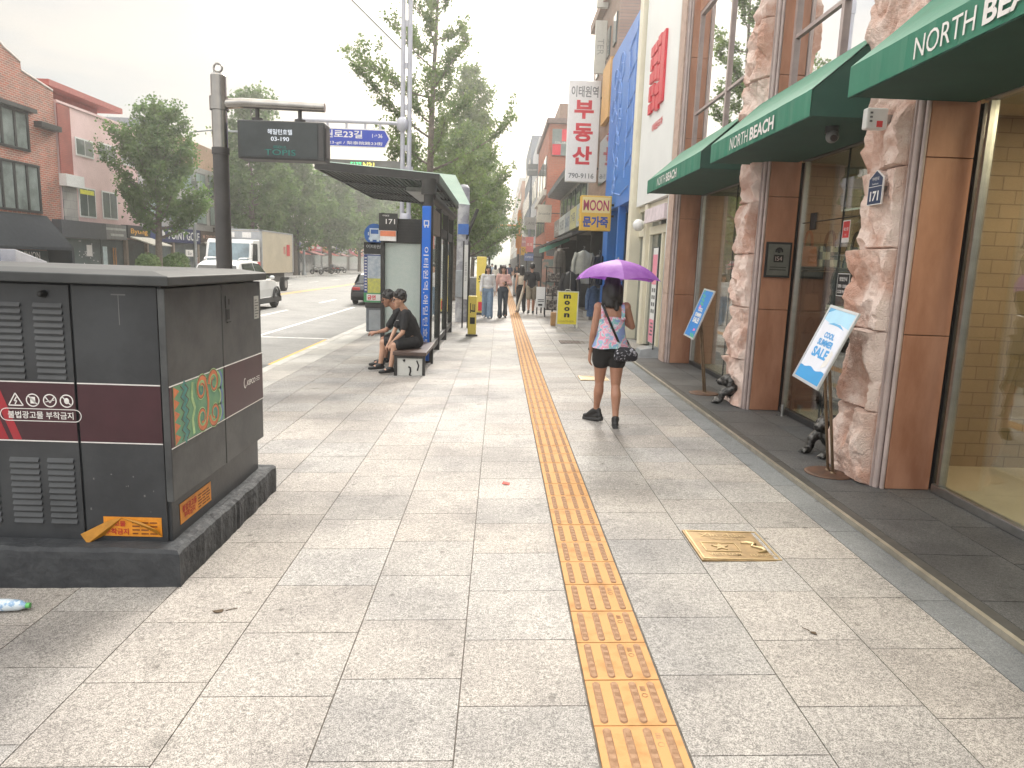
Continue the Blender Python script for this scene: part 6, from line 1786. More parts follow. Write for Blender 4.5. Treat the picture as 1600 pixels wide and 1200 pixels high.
# ------------------------------------------------------------------ bus shelter
SH = nmat('shelter_frame', (.040, .039, .038), .5, .3, var=.15, vs=5)
SHG = glass('shelter_glass', (.72, .80, .76), 1.2, 1.5, .32, (.45, .52, .49))
POLY = leafmat('frosted_roof_glass', (.72, .82, .77), (.78, .86, .81), .62)
k = Kit('bus_shelter', 'dark bus shelter with slatted roof, pale glass panel and blue corner post', 'bus shelter', (-1.8, 15, gz(-1.8)))
RX0, RX1, RY0, RY1 = -3.14, -1.12, 12.5, 18.2
def rz(x):
    return 3.06 + (-.95 - x) * .068
mb = k.mb()
def rbeam(x0, x1, y0, y1, h0, h1):
    mb.add([(x0, y0, rz(x0) + h0), (x1, y0, rz(x1) + h0), (x1, y1, rz(x1) + h0), (x0, y1, rz(x0) + h0), (x0, y0, rz(x0) + h1), (x1, y0, rz(x1) + h1), (x1, y1, rz(x1) + h1), (x0, y1, rz(x0) + h1)], [(3, 2, 1, 0), (4, 5, 6, 7), (0, 1, 5, 4), (1, 2, 6, 5), (2, 3, 7, 6), (3, 0, 4, 7)])
for y in (12.5, 14.4, 16.3, 18.1):
    rbeam(RX0, RX1, y, y + .1, .0, .13)
rbeam(RX0 - .04, RX0, 12.5, 18.2, 0, .13); rbeam(RX1, RX1 + .05, 12.5, 18.2, -.02, .13)
mb.build('roof_frame', SH, k.t)
mb = k.mb()
x = RX0 + .05
while x < RX1 - .03:
    rbeam(x, x + .028, 12.61, 18.09, .015, .085); x += .085
mb.build('roof_slat', SH, k.t)
mb = k.mb(); rbeam(RX0 - .03, -.80, 12.52, 18.6, .135, .145); mb.build('roof_glass', POLY, k.t)
mb = k.mb(); mb.box((-1.75, 13.4, 2.98), (-1.45, 15.6, 3.06)); mb.build('lamp_box', nmat('lamp_box_grey', (.30, .30, .29), .4), k.t, bevel=.01)
mb = k.mb(); mb.cyl((-1.25, 12.55, -.1), (-1.25, 12.55, 3.08), .085, n=18)
mb.build('post', SH, k.t)
mb = k.mb(); mb.cyl((-1.25, 12.55, 2.86), (-1.25, 12.55, 3.12), .13, n=18); mb.cyl((-1.22, 12.6, 2.84), (-1.22, 18.1, 2.84), .09, n=14); mb.build('eaves_tube', SH, k.t)
for y in (14.4, 16.3, 18.1):
    mb = k.mb(); mb.box((-1.3, y, -.1), (-1.18, y + .12, 2.8)); mb.build('post', SH, k.t)
BLUP = nmat('post_blue', (.012, .14, .62), .35, var=.04)
mb = k.mb(); mb.box((-1.345, 12.42, .0), (-1.195, 12.47, 2.66)); bp_ = mb.build('blue_panel', BLUP, k.t, bevel=.008)
k.text('이태원역.해밀턴호텔', WSTR, (-1.27, 12.42, 1.1), (0, 0, -1), (1, 0, 0), h=.085, wd=1.75, bold=.0, parent=bp_, depth=.003)
mb = k.mb()
for a, b, c, d in ((-1.315, -1.225, 2.33, 2.345), (-1.315, -1.225, 2.405, 2.42), (-1.315, -1.30, 2.3451, 2.4049), (-1.24, -1.225, 2.3451, 2.4049), (-1.305, -1.285, 2.30, 2.329), (-1.255, -1.235, 2.30, 2.329)):
    mb.box((a, 12.416, c), (b, 12.42, d))
mb.build('bus_pictogram', WSTR, bp_)
# back wall towards the shops
for y0, y1 in ((12.7, 14.38), (14.54, 16.28), (16.44, 18.08)):
    mb = k.mb(); mb.box((-1.255, y0, .25), (-1.235, y1, 2.2)); mb.build('back_glass', SHG, k.t)
mb = k.mb(); mb.box((-1.27, 12.7, 2.22), (-1.2, 14.38, 2.66)); mb.build('header_board', nmat('timber_board', (.20, .165, .13), .7, c2=(.13, .11, .09), vs=3), k.t)
mb = k.mb(); mb.box((-1.27, 14.54, 2.22), (-1.2, 18.08, 2.4)); mb.box((-1.27, 12.7, .1), (-1.2, 18.08, .22)); mb.build('rail', SH, k.t)
# advertising end panel facing along the street
mb = k.mb()
mb.box((-2.1, 12.72, -.08), (-2.03, 12.86, 2.45)); mb.box((-1.40, 12.72, -.08), (-1.352, 12.86, 2.45)); mb.box((-2.029, 12.72, -.08), (-1.401, 12.86, .22)); mb.box((-2.029, 12.74, 2.03), (-1.401, 12.86, 2.45))
pf = mb.build('panel_frame', SH, k.t, bevel=.006)
mb = k.mb()
for i in range(8):
    mb.box((-2.029, 12.725, 2.05 + i * .05), (-1.401, 12.74, 2.075 + i * .05))
mb.build('vent_slat', SH, pf)
mb = k.mb(); mb.quad((-2.029, 12.77, .221), (-1.401, 12.77, .221), (-1.401, 12.77, 2.029), (-2.029, 12.77, 2.029)); mb.build('pale_glass', leafmat('frosted_panel', (.70, .80, .76), (.76, .84, .80), .62), pf)
k3 = Kit('stop_number_plate', 'small dark plate numbered 171 with an orange notice on the shelter corner', 'sign', (-2.0, 12.7, 2.2))
mb = k3.mb(); mb.box((-2.12, 12.66, 2.24), (-1.80, 12.71, 2.53)); pn = mb.build('plate', SH, k3.t)
k3.text('171', WSTR, (-1.92, 12.66, 2.39), (1, 0, 0), (0, 0, 1), h=.085, wd=.16, bold=.01, parent=pn)
k3.text('이태원로', WSTR, (-2.0, 12.66, 2.49), (1, 0, 0), (0, 0, 1), h=.03, parent=pn)
mb = k3.mb(); mb.box((-2.1, 12.655, 2.06), (-1.82, 12.7, 2.235)); nt_ = mb.build('notice', WSTR, k3.t)
mb = k3.mb(); mb.box((-2.095, 12.65, 2.14), (-1.825, 12.654, 2.23)); mb.build('orange_band', nmat('orange_band', (.62, .20, .10), .5), nt_)
k4 = Kit('led_route_board', 'thin dark LED board with green and amber digits above the shelter roof', 'display', (-3.4, 18.6, 4.0))
mb = k4.mb(); mb.box((-4.95, 20.4, 4.15), (-2.8, 20.6, 4.42)); pn = mb.build('case', nmat('led_case', (.20, .20, .19), .5), k4.t)
mb = k4.mb(); mb.box((-2.8, 20.45, 4.2), (-2.5, 20.55, 4.3)); mb.build('bracket', GPALE, k4.t)
k4.text('5137', emit('led_g2', (.1, .9, .25), 1.2), (-4.05, 20.4, 4.285), (1, 0, 0), (0, 0, 1), h=.15, wd=.3, bold=.02, parent=pn)
k4.text('N31', emit('led_a2', (.9, .75, .1), 1.2), (-3.7, 20.4, 4.285), (1, 0, 0), (0, 0, 1), h=.15, wd=.3, bold=.02, parent=pn)

# bench
k = Kit('shelter_bench', 'low dark wooden bench with pale patterned end panel at the shelter', 'bench', (-1.35, 11.8, gz(-1.35)))
mb = k.mb(); mb.box((-1.62, 10.98, .275), (-1.10, 12.45, .335)); mb.build('seat', nmat('bench_wood', (.085, .055, .045), .45, var=.2, vs=5), k.t, bevel=.008)
mb = k.mb(); mb.box((-1.60, 11.0, -.06), (-1.56, 11.06, .275)); mb.box((-1.16, 11.0, -.06), (-1.12, 11.06, .275)); mb.box((-1.559, 11.0, .235), (-1.161, 11.06, .275)); mb.box((-1.60, 12.36, -.06), (-1.56, 12.42, .275)); mb.box((-1.16, 12.36, -.06), (-1.12, 12.42, .275)); mb.build('frame', SH, k.t)
mb = k.mb(); mb.box((-1.555, 11.02, -.05), (-1.165, 11.045, .232)); ep = mb.build('end_panel', nmat('end_panel_white', (.60, .60, .57), .6, var=.06), k.t)
mb = k.mb()
mb.tube([(-1.44, 11.018, .18), (-1.46, 11.018, .20), (-1.43, 11.018, .205)], .014, 6); mb.tube([(-1.38, 11.018, .10), (-1.35, 11.018, .085), (-1.345, 11.018, .03), (-1.36, 11.018, -.03), (-1.33, 11.018, -.045)], .014, 6); mb.tube([(-1.25, 11.018, .2), (-1.22, 11.018, .12), (-1.24, 11.018, .04)], .012, 6); mb.build('line_figure', BLK, ep)

# bus stop flag, route map and bin beside the kerb
k = Kit('bus_stop_sign', 'round blue bus stop flag above a tall route map board', 'bus stop', (-3.05, 17.5, gz(-3.05)))
mb = k.mb(); mb.cyl((-2.86, 17.62, -.09), (-2.86, 17.62, 2.85), .04, n=12); mb.build('pole', SH, k.t)
mb = k.mb(); mb.cyl((-3.03, 17.5, 2.33), (-3.03, 17.54, 2.33), .25, n=30); ds = mb.build('flag', nmat('flag_blue', (.035, .13, .42), .4), k.t)
mb = k.mb()
mb.box((-3.15, 17.49, 2.24), (-2.91, 17.499, 2.47)); mb.box((-3.17, 17.485, 2.2), (-2.89, 17.499, 2.25)); mb.box((-3.19, 17.49, 2.3), (-3.165, 17.499, 2.38)); mb.box((-2.895, 17.49, 2.3), (-2.87, 17.499, 2.38)); mb.box((-3.14, 17.485, 2.16), (-3.08, 17.499, 2.2)); mb.box((-2.98, 17.485, 2.16), (-2.92, 17.499, 2.2)); mb.build('bus_symbol', nmat('symbol_pale', (.62, .70, .78), .5), ds)
mb = k.mb(); mb.box((-3.12, 17.486, 2.34), (-2.94, 17.4895, 2.44)); mb.build('symbol_glass', nmat('flag_blue', (.035, .13, .42)), ds)
mb = k.mb(); mb.box((-3.29, 17.5, .74), (-2.80, 17.6, 1.85)); bd = mb.build('map_case', nmat('map_blue', (.05, .07, .22), .4), k.t, bevel=.01)
mb = k.mb(); mb.box((-3.20, 17.493, 1.28), (-2.84, 17.499, 1.82)); mb.build('map_sheet', nmat('map_sheet', (.55, .58, .62), .5, c2=(.34, .40, .48), vs=9), bd)
mb = k.mb(); mb.box((-3.20, 17.493, .93), (-2.84, 17.499, 1.279)); mb.build('yellow_sheet', nmat('map_yellow', (.62, .60, .12), .5, c2=(.42, .42, .16), vs=9), bd)
mb = k.mb(); mb.box((-3.29, 17.488, .70), (-2.80, 17.499, .929)); fb = mb.build('green_footer', nmat('footer_green', (.07, .28, .12), .5), k.t)
mb = k.mb(); mb.box((-3.22, 17.484, .74), (-2.84, 17.4875, .9)); wl = mb.build('footer_label', WSTR, fb)
k.text('금연', REDS, (-3.1, 17.484, .82), (1, 0, 0), (0, 0, 1), h=.11, wd=.2, bold=.04, parent=fb)
mb = k.mb(); mb.box((-3.29, 17.5, 1.86), (-2.72, 17.58, 2.14)); hb = mb.build('header', SH, k.t)
k.text('이태원역', nmat('dim_white', (.45, .45, .45), .5), (-3.0, 17.5, 2.04), (1, 0, 0), (0, 0, 1), h=.09, wd=.46, parent=hb)
mb = k.mb()
for i in range(12):
    mb.box((-3.27, 17.495, .98 + i * .07), (-3.22, 17.499, 1.01 + i * .07))
mb.build('route_numbers', WSTR, bd)
k = Kit('litter_bin', 'grey litter bin with a clear bag under the route map', 'bin', (-3.05, 17.9, gz(-3.05)))
mb = k.mb(); mb.box((-3.28, 17.7, -.05), (-2.76, 18.15, .66)); mb.build('bin_body', nmat('bin_grey', (.15, .16, .18), .5, var=.15), k.t, bevel=.03)
mb = k.mb(); mb.box((-3.3, 17.68, .55), (-2.74, 18.17, .69)); mb.build('rim', DGREY, k.t, bevel=.02)
mb = k.mb(); mb.box((-3.2, 17.694, .0), (-2.84, 17.699, .5)); mb.build('front_panel', GALV, k.t)
# free-standing things on the pavement beyond the shelter
k = Kit('yellow_stand', 'short yellow standing sign with bold black strokes at the shelter end', 'signboard', (-.63, 17.2, gz(-.63)))
mb = k.mb(); mb.box((-.73, 17.15, .0), (-.53, 17.3, .95)); pn = mb.build('panel', nmat('pale_yellow_board', (.76, .60, .12), .45, var=.05), k.t, bevel=.02)
k.text('크', BLK, (-.62, 17.15, .66), (0, 0, -1), (1, 0, 0), h=.12, wd=.24, bold=.03, parent=pn)
k.text('1', BLK, (-.62, 17.15, .36), (0, 0, -1), (1, 0, 0), h=.12, wd=.16, bold=.03, parent=pn)
mb = k.mb(); mb.box((-.77, 17.12, -.02), (-.49, 17.34, .03)); mb.build('foot', DGREY, k.t)
k = Kit('yellow_banner', 'taller yellow banner sign behind the walking woman in white', 'signboard', (-.66, 24.5, gz(-.6)))
mb = k.mb(); mb.box((-.78, 24.5, .05), (-.45, 24.62, 1.95)); pn = mb.build('panel', nmat('pale_yellow_board', (.76, .60, .12)), k.t, bevel=.02)
k.text('옷', BLK, (-.615, 24.5, 1.2), (1, 0, 0), (0, 0, 1), h=.24, bold=.03, parent=pn)
mb = k.mb(); mb.box((-.7, 24.49, .12), (-.5, 24.499, .42)); mb.build('red_label', REDS, pn)
mb = k.mb(); mb.box((-.85, 24.4, -.02), (-.38, 24.72, .05)); mb.build('foot', DGREY, k.t)
k = Kit('utility_pole', 'thick grey utility pole with a meter box beyond the shelter', 'pole', (-1.1, 21.6, gz(-1.1)))
mb = k.mb(); mb.tube([(-1.12, 21.6, -.05), (-1.12, 21.6, 3.9)], [.19, .17], 16); mb.lathe([(.17, 3.9), (.1, 3.98), (.001, 4.0)], (-1.12, 21.6, 0), 16); mb.build('shaft', nmat('old_grey_paint', (.26, .26, .28), .6, c2=(.42, .42, .43), vs=4, lo=.42, hi=.55), k.t)
mb = k.mb(); mb.box((-1.30, 21.34, .7), (-.94, 21.45, 1.5)); mb.build('meter_box', GALV, k.t, bevel=.02)
mb = k.mb(); mb.box((-1.26, 21.39, 2.55), (-.95, 21.42, 2.85)); pn = mb.build('blue_plate', nmat('flag_blue', (.035, .13, .42)), k.t)
mb = k.mb(); mb.cyl((-1.12, 21.5, 2.2), (-.7, 21.5, 3.3), .05, n=8); mb.build('stay', SH, k.t)
k = Kit('thin_banner', 'narrow white vertical banner on a dark post by the yellow stand', 'banner', (-.88, 19.4, gz(-.9)))
mb = k.mb(); mb.cyl((-.83, 19.42, -.04), (-.83, 19.42, 2.3), .03, n=8); mb.cyl((-.98, 19.42, -.04), (-.98, 19.42, 2.3), .02, n=8); mb.each('post', SH, k.t)
mb = k.mb(); mb.box((-.96, 19.395, .75), (-.86, 19.4, 2.2)); fb = mb.build('banner_cloth', WHT, k.t)
k.text('임대문의', nmat('dim_ink', (.3, .3, .3), .5), (-.91, 19.395, 1.5), (0, 0, -1), (1, 0, 0), h=.05, wd=.5, parent=fb)
k = Kit('traffic_signal', 'orange traffic signal pole with a side arm far down the street', 'traffic signal', (1.55, 62, gz(1.5)))
ORP = nmat('signal_orange', (.66, .25, .05), .5, var=.06)
mb = k.mb(); mb.cyl((1.55, 62, .03), (1.55, 62, 2.6), .1, n=10); mb.build('pole', DGREY, k.t)
mb = k.mb(); mb.cyl((1.55, 62, 2.6), (1.55, 62, 6.3), .11, n=10); mb.tube([(1.55, 62, 5.0), (-1.2, 62, 4.95)], .07, 8); mb.box((1.3, 61.8, 3.1), (1.8, 62.2, 4.3)); mb.box((1.38, 61.8, 5.4), (1.72, 62.2, 6.0)); mb.build('orange_mast', ORP, k.t)
mb = k.mb(); mb.box((-1.25, 61.85, 4.45), (-.15, 62.15, 4.82)); hd = mb.build('signal_head', ORP, k.t)
mb = k.mb()
for i in range(3):
    mb.cyl((-.98 + i * .32, 61.84, 4.63), (-.98 + i * .32, 61.8, 4.63), .12, n=12)
mb.build('lens', BLK, hd)
k = Kit('market_canopy', 'low dark canopy over a stall far along the pavement', 'canopy', (-1.2, 40, gz(-1.2)))
mb = k.mb(); mb.box((-2.0, 39, 2.05), (-.55, 43, 2.12)); mb.build('roof', DGREY, k.t)
mb = k.mb()
for x_, y_ in ((-1.95, 39.1), (-.6, 39.1), (-1.95, 42.9), (-.6, 42.9)):
    mb.cyl((x_, y_, -.06), (x_, y_, 2.05), .035, n=8)
mb.each('post', SH, k.t)
mb = k.mb(); mb.box((-1.9, 39.2, -.05), (-1.0, 42.8, .9)); mb.build('counter', nmat('counter_grey', (.2, .2, .2), .7, var=.4, vs=2), k.t)
# ------------------------------------------------------------------ vehicles
TYRE = nmat('tyre', (.018, .018, .019), .85)
RIM = nmat('alloy_rim', (.36, .36, .37), .35, .8)
CGL = nmat('car_glass', (.030, .034, .036), .06, 0, var=.2, vs=2, spec=.8)
CARW = nmat('white_car_paint', (.72, .72, .71), .25, 0, var=.02, coat=.6)
CARD = nmat('dark_car_paint', (.03, .03, .034), .25, 0, var=.05, coat=.6)
TRIMB = nmat('black_trim', (.03, .03, .03), .6)
TAILR = nmat('tail_lamp_red', (.42, .02, .02), .2, coat=.5)
HEADL = nmat('head_lamp', (.6, .6, .6), .12, .4)
def loft(rings, closed=True):
    mb = MB()
    n = len(rings[0])
    mb.add([p for r_ in rings for p in r_], [(i * n + j, i * n + (j + 1) % n, (i + 1) * n + (j + 1) % n, (i + 1) * n + j) for i in range(len(rings) - 1) for j in range(n)] + [tuple(range(n - 1, -1, -1)), tuple((len(rings) - 1) * n + j for j in range(n))], 0, False)
    return mb
def wheel(parent, x, y, r, w_=.2):
    s_ = 1 if x > 0 else -1
    mb = MB()
    prof = [(r * .62, -.5), (r * .9, -.5), (r, -.32), (r, .32), (r * .9, .5), (r * .62, .5)]
    n = 22
    vs = [(x + b * w_, y + a * math.cos(2 * math.pi * j / n), r + a * math.sin(2 * math.pi * j / n)) for a, b in prof for j in range(n)]
    mb.add(vs, [(i * n + j, i * n + (j + 1) % n, (i + 1) * n + (j + 1) % n, (i + 1) * n + j) for i in range(len(prof) - 1) for j in range(n)], 0, True)
    t = mb.build('wheel', TYRE, parent)
    mb = MB(); xo = x + s_ * w_ * .36
    mb.cyl((x, y, r), (xo, y, r), r * .62, n=20)
    for i in range(5):
        a = 2 * math.pi * i / 5
        mb.obox((xo + s_ * .012, y + r * .32 * math.cos(a), r + r * .32 * math.sin(a)), (.03, r * .56, r * .17), (a, 0, 0))
    mb.cyl((xo, y, r), (xo + s_ * .035, y, r), r * .15, n=10)
    mb.build('rim', RIM, t)
def car(label, loc, rz, paint, suv=True, cat='car', nm='parked_car'):
    t = thing(nm, label, cat, loc, rz)
    hi = 0 if suv else -.14
    st = [(-2.16, .50, .82, .74), (-2.08, .36, 1.0, .85), (-1.5, .27, 1.04, .905), (-.4, .24, 1.02, .915), (.9, .25, 1.0, .91), (1.6, .28, .93, .88), (2.05, .34, .80, .80), (2.18, .46, .66, .68)]
    rings = []
    for y, zb, zt, w_ in st:
        zt += hi; zm = zb + (zt - zb) * .55
        rings.append([(-w_ * .88, y, zb), (-w_, y, zb + .12), (-w_ * 1.01, y, zm), (-w_ * .955, y, zt - .04), (-w_ * .86, y, zt), (w_ * .86, y, zt), (w_ * .955, y, zt - .04), (w_ * 1.01, y, zm), (w_, y, zb + .12), (w_ * .88, y, zb)])
    loft(rings).build('body', paint, t, bevel=.03)
    prof = [(-2.03, .98), (-1.80, 1.46), (-1.5, 1.57), (-.3, 1.61), (.25, 1.55), (1.08, .97)] if suv else [(-1.75, .85), (-1.15, 1.30), (-.8, 1.38), (.1, 1.40), (.5, 1.30), (1.2, .84)]
    def wx(z):
        return .845 - (z - .95 - hi) * .36
    mb = MB()
    vs = [(wx(z), y, z) for y, z in prof] + [(-wx(z), y, z) for y, z in prof]
    n = len(prof)
    mb.add(vs, [tuple(range(n - 1, -1, -1)), tuple(range(n, 2 * n))] + [(i, i + 1, n + i + 1, n + i) for i in range(n - 1)])
    mb.build('cabin', paint, t, bevel=.04)
    def side(mbx, pts, d=.012):
        for s_ in (1, -1):
            mbx.add([(s_ * (wx(z) + d), y, z) for y, z in pts], [tuple(range(len(pts)))[::s_]])
    b = MB()
    zt = 1.50 if suv else 1.32
    z0 = 1.03 if suv else .90
    side(b, [(-.35, z0), (.92, z0), (.28, zt), (-.35, zt + .03)])
    b.each('side_window', CGL, t)
    b = MB(); side(b, [(-1.7, z0 + .02), (-.43, z0), (-.43, zt + .03), (-1.45, zt)]); b.each('side_window', CGL, t)
    def lerp(a, c, k_):
        return tuple(a[i] + (c[i] - a[i]) * k_ for i in range(2))
    for a_, c_, nm_ in ((prof[0], prof[1], 'rear_window'), (prof[5], prof[4], 'windscreen')):
        p0, p1 = lerp(a_, c_, .18), lerp(a_, c_, .95)
        dy = -.014 if nm_ == 'rear_window' else .014
        b = MB(); b.quad((-wx(p0[1]) * .9, p0[0] + dy, p0[1] + .008), (wx(p0[1]) * .9, p0[0] + dy, p0[1] + .008), (wx(p1[1]) * .92, p1[0] + dy, p1[1] + .008), (-wx(p1[1]) * .92, p1[0] + dy, p1[1] + .008)); b.build(nm_, CGL, t)
    b = MB(); b.box((-.94, -1.9, .2), (.94, 1.95, .40)); b.box((-.8, -2.19, .36), (.8, -2.0, .56)); b.build('lower_trim', TRIMB, t, bevel=.03)
    for s_ in (-1, 1):
        b = MB(); b.obox((s_ * .66, -2.12, .86 + hi), (.34, .1, .14)); b.build('tail_light', TAILR, t, bevel=.02)
        b = MB(); b.obox((s_ * .60, 2.08, .70 + hi), (.3, .14, .12)); b.build('headlight', HEADL, t, bevel=.02)
        b = MB(); b.sph((s_ * .98, .72, 1.06 + hi), (.1, .07, .07), 10); b.build('mirror', paint, t)
        for y in (-1.32, 1.36):
            wheel(t, s_ * .83, y, .34)
            b = MB()
            b.tube([(s_ * .935, y + .39 * math.cos(a * math.pi / 10), .34 + .39 * math.sin(a * math.pi / 10)) for a in range(11)], .035, 6); b.build('wheel_arch', TRIMB, t)
        if suv:
            b = MB(); b.tube([(s_ * .56, -1.5, 1.60), (s_ * .58, -1.4, 1.66), (s_ * .58, -.2, 1.68), (s_ * .56, -.1, 1.63)], .02, 6); b.build('roof_rail', RIM, t)
    b = MB(); b.box((-.28, -2.2, .60), (.28, -2.185, .72)); b.build('number_plate', WSTR, t)
    return t
car('white SUV driving away on the road, half behind the cabinet', (-9.72, 26.9, -.265), 0, CARW, True, 'car', 'car').scale = (1.04, 1.06, 1.12)
car('dark car with red tail lights on the road beyond the bus stop sign', (-5.62, 33.4, -.265), rad(2), CARD, False, 'car', 'car')

# box truck coming the other way
k = Kit('box_truck', 'cargo truck with white and red cab and tan ribbed box', 'truck', (-13.5, 40, -.27))
x0, x1 = -14.75, -12.45
mb = k.mb()
cabp = [(36.35, .55), (36.2, 1.15), (36.3, 1.35), (36.62, 2.35), (36.8, 2.5), (37.7, 2.52), (37.75, .55)]
mb.prism([(a, b) for a, b in cabp][::-1], (x1, 0, 0), (0, 1, 0), (0, 0, 1), x1 - x0); cb_ = mb.build('cab', CARW, k.t, bevel=.05)
mb = k.mb(); mb.quad((x0 + .12, 36.30, 1.42), (x1 - .12, 36.30, 1.42), (x1 - .16, 36.57, 2.30), (x0 + .16, 36.57, 2.30)); mb.build('windscreen', nmat('truck_glass', (.16, .22, .25), .08, 0, var=.4, vs=1.5, spec=.8), cb_)
mb = k.mb(); mb.add([(x1 + .008, a, b) for a, b in ((36.5, 1.45), (37.3, 1.45), (37.3, 2.3), (36.75, 2.3))], [(0, 1, 2, 3)]); mb.build('side_window', CGL, cb_)
mb = k.mb(); mb.add([(x1 + .008, a, b) for a, b in ((36.3, .65), (37.7, .65), (37.7, 1.42), (37.2, 1.40), (36.35, 1.05))], [(0, 1, 2, 3, 4)]); mb.box((x0 + .05, 36.14, .62), (x1 - .05, 36.19, 1.1)); mb.build('red_panel', nmat('truck_red', (.50, .03, .04), .35, var=.05), cb_)
mb = k.mb(); mb.box((x1 + .12, 36.3, 1.75), (x1 + .2, 36.42, 2.25)); mb.cyl((x1, 36.4, 2.28), (x1 + .16, 36.36, 2.28), .02, n=6); mb.build('mirror', TRIMB, cb_)
for s_ in (x0 + .3, x1 - .3):
    mb = k.mb(); mb.obox((s_, 36.15, .8), (.36, .06, .2)); mb.build('headlight', HEADL, cb_)
mb = k.mb(); mb.box((x0, 37.9, .80), (x1, 43.6, 3.02)); bx_ = mb.build('cargo_box', nmat('box_tan', (.60, .54, .43), .6, c2=(.52, .47, .37), vs=1.2), k.t, bevel=.03)
mb = k.mb()
z = .95
while z < 2.9:
    mb.box((x1 + .001, 38.0, z), (x1 + .02, 43.5, z + .035)); z += .1
mb.build('side_rib', nmat('box_tan', (.5, .44, .34)), bx_)
mb = k.mb()
for a, b in (((38.0 - .12, .8), (37.9 + .12, 3.04)), ((43.48, .8), (43.64, 3.04))):
    mb.box((x1 - .1, a[0], a[1]), (x1 + .03, b[0], b[1]))
mb.box((x0, 37.88, 2.98), (x1 + .03, 43.64, 3.06)); mb.box((x0 + .05, 37.87, .9), (x1 - .05, 37.899, 2.95)); mb.build('box_edge', nmat('box_grey', (.40, .41, .43), .4, .4, var=.1), bx_)
mb = k.mb()
for y0, y1 in ((x0 + .5, x0 + .95), (x1 - .95, x1 - .5)):
    mb.box((y0, 37.85, 2.62), (y1, 37.869, 2.9))
mb.each('front_vent', WSTR, bx_)
mb = k.mb(); mb.box((x1 + .022, 42.3, 1.75), (x1 + .03, 42.9, 2.4)); rp_ = mb.build('red_mark', nmat('truck_red', (.5, .03, .04)), bx_)
k.text('합짐', nmat('truck_red', (.5, .03, .04)), (x1 + .022, 41.85, 2.08), (0, 1, 0), (0, 0, 1), h=.42, wd=.34, bold=.03, parent=bx_)
mb = k.mb(); mb.box((x0 + .5, 37.5, .5), (x1 - .5, 43.5, .79)); mb.box((x0 + .2, 43.3, .35), (x1 - .2, 43.5, .5)); mb.box((x1 - .25, 39.2, .3), (x1 - .05, 41.2, .62)); mb.build('chassis', TRIMB, k.t)
for y in (36.95, 42.2):
    for xx in (-1, 1):
        w_t = Kit('w', 'w', 'w', (0, 0, 0)) if False else None
        holder = k.t
        mb = k.mb(); xc = (x1 - .16) if xx > 0 else (x0 + .16)
        mb.cyl((xc - .13, y, .13), (xc + .13, y, .13), .40, n=20); wh = mb.build('wheel', TYRE, holder, bevel=.03)
        mb = k.mb(); mb.cyl((xc + xx * .131, y, .13), (xc + xx * .145, y, .13), .22, n=16); mb.build('rim', RIM, wh)

# small blue flatbed parked over the road with a grey tarpaulin board
k = Kit('flatbed_truck', 'small dark blue flatbed truck with grey tarpaulin side', 'truck', (-18.4, 26, -.27))
NB = nmat('truck_navy', (.035, .06, .14), .35, coat=.4)
x0, x1 = -19.1, -17.45
mb = k.mb(); mb.prism([(23.85, .3), (25.55, .3), (25.55, 1.72), (24.3, 1.74), (23.9, .95)], (x1, 0, 0), (0, 1, 0), (0, 0, 1), x1 - x0); cb_ = mb.build('cab', NB, k.t, bevel=.05)
mb = k.mb(); mb.add([(x1 + .008, a, b) for a, b in ((24.15, .98), (25.4, .98), (25.4, 1.6), (24.42, 1.6))], [(0, 1, 2, 3)]); mb.build('side_window', CGL, cb_)
mb = k.mb(); mb.box((x1 + .005, 24.9, .84), (x1 + .02, 25.3, .90)); mb.build('door_handle', RIM, cb_)
mb = k.mb(); mb.box((x0, 25.65, .35), (x1 + .02, 28.3, .62)); mb.build('bed', nmat('bed_steel', (.42, .43, .44), .5, .3), k.t, bevel=.02)
mb = k.mb(); mb.prism([(26.35, .63), (28.2, .63), (28.2, 1.22), (26.4, 1.66)], (x1 - .05, 0, 0), (0, 1, 0), (0, 0, 1), 1.4); mb.build('tarpaulin', nmat('tarp_grey', (.34, .34, .37), .7, var=.12, vs=3, bump=.2, bs=12), k.t, bevel=.03)
mb = k.mb(); mb.box((x0 + .2, 25.75, .63), (x1 - .3, 26.2, .95)); mb.build('gas_bottle_crate', nmat('crate_grey', (.3, .3, .3), .7), k.t)
for y in (24.55, 27.5):
    for xc in (x0 + .14, x1 - .14):
        mb = k.mb(); mb.cyl((xc - .1, y, .03), (xc + .1, y, .03), .30, n=18); mb.build('wheel', TYRE, k.t, bevel=.03)

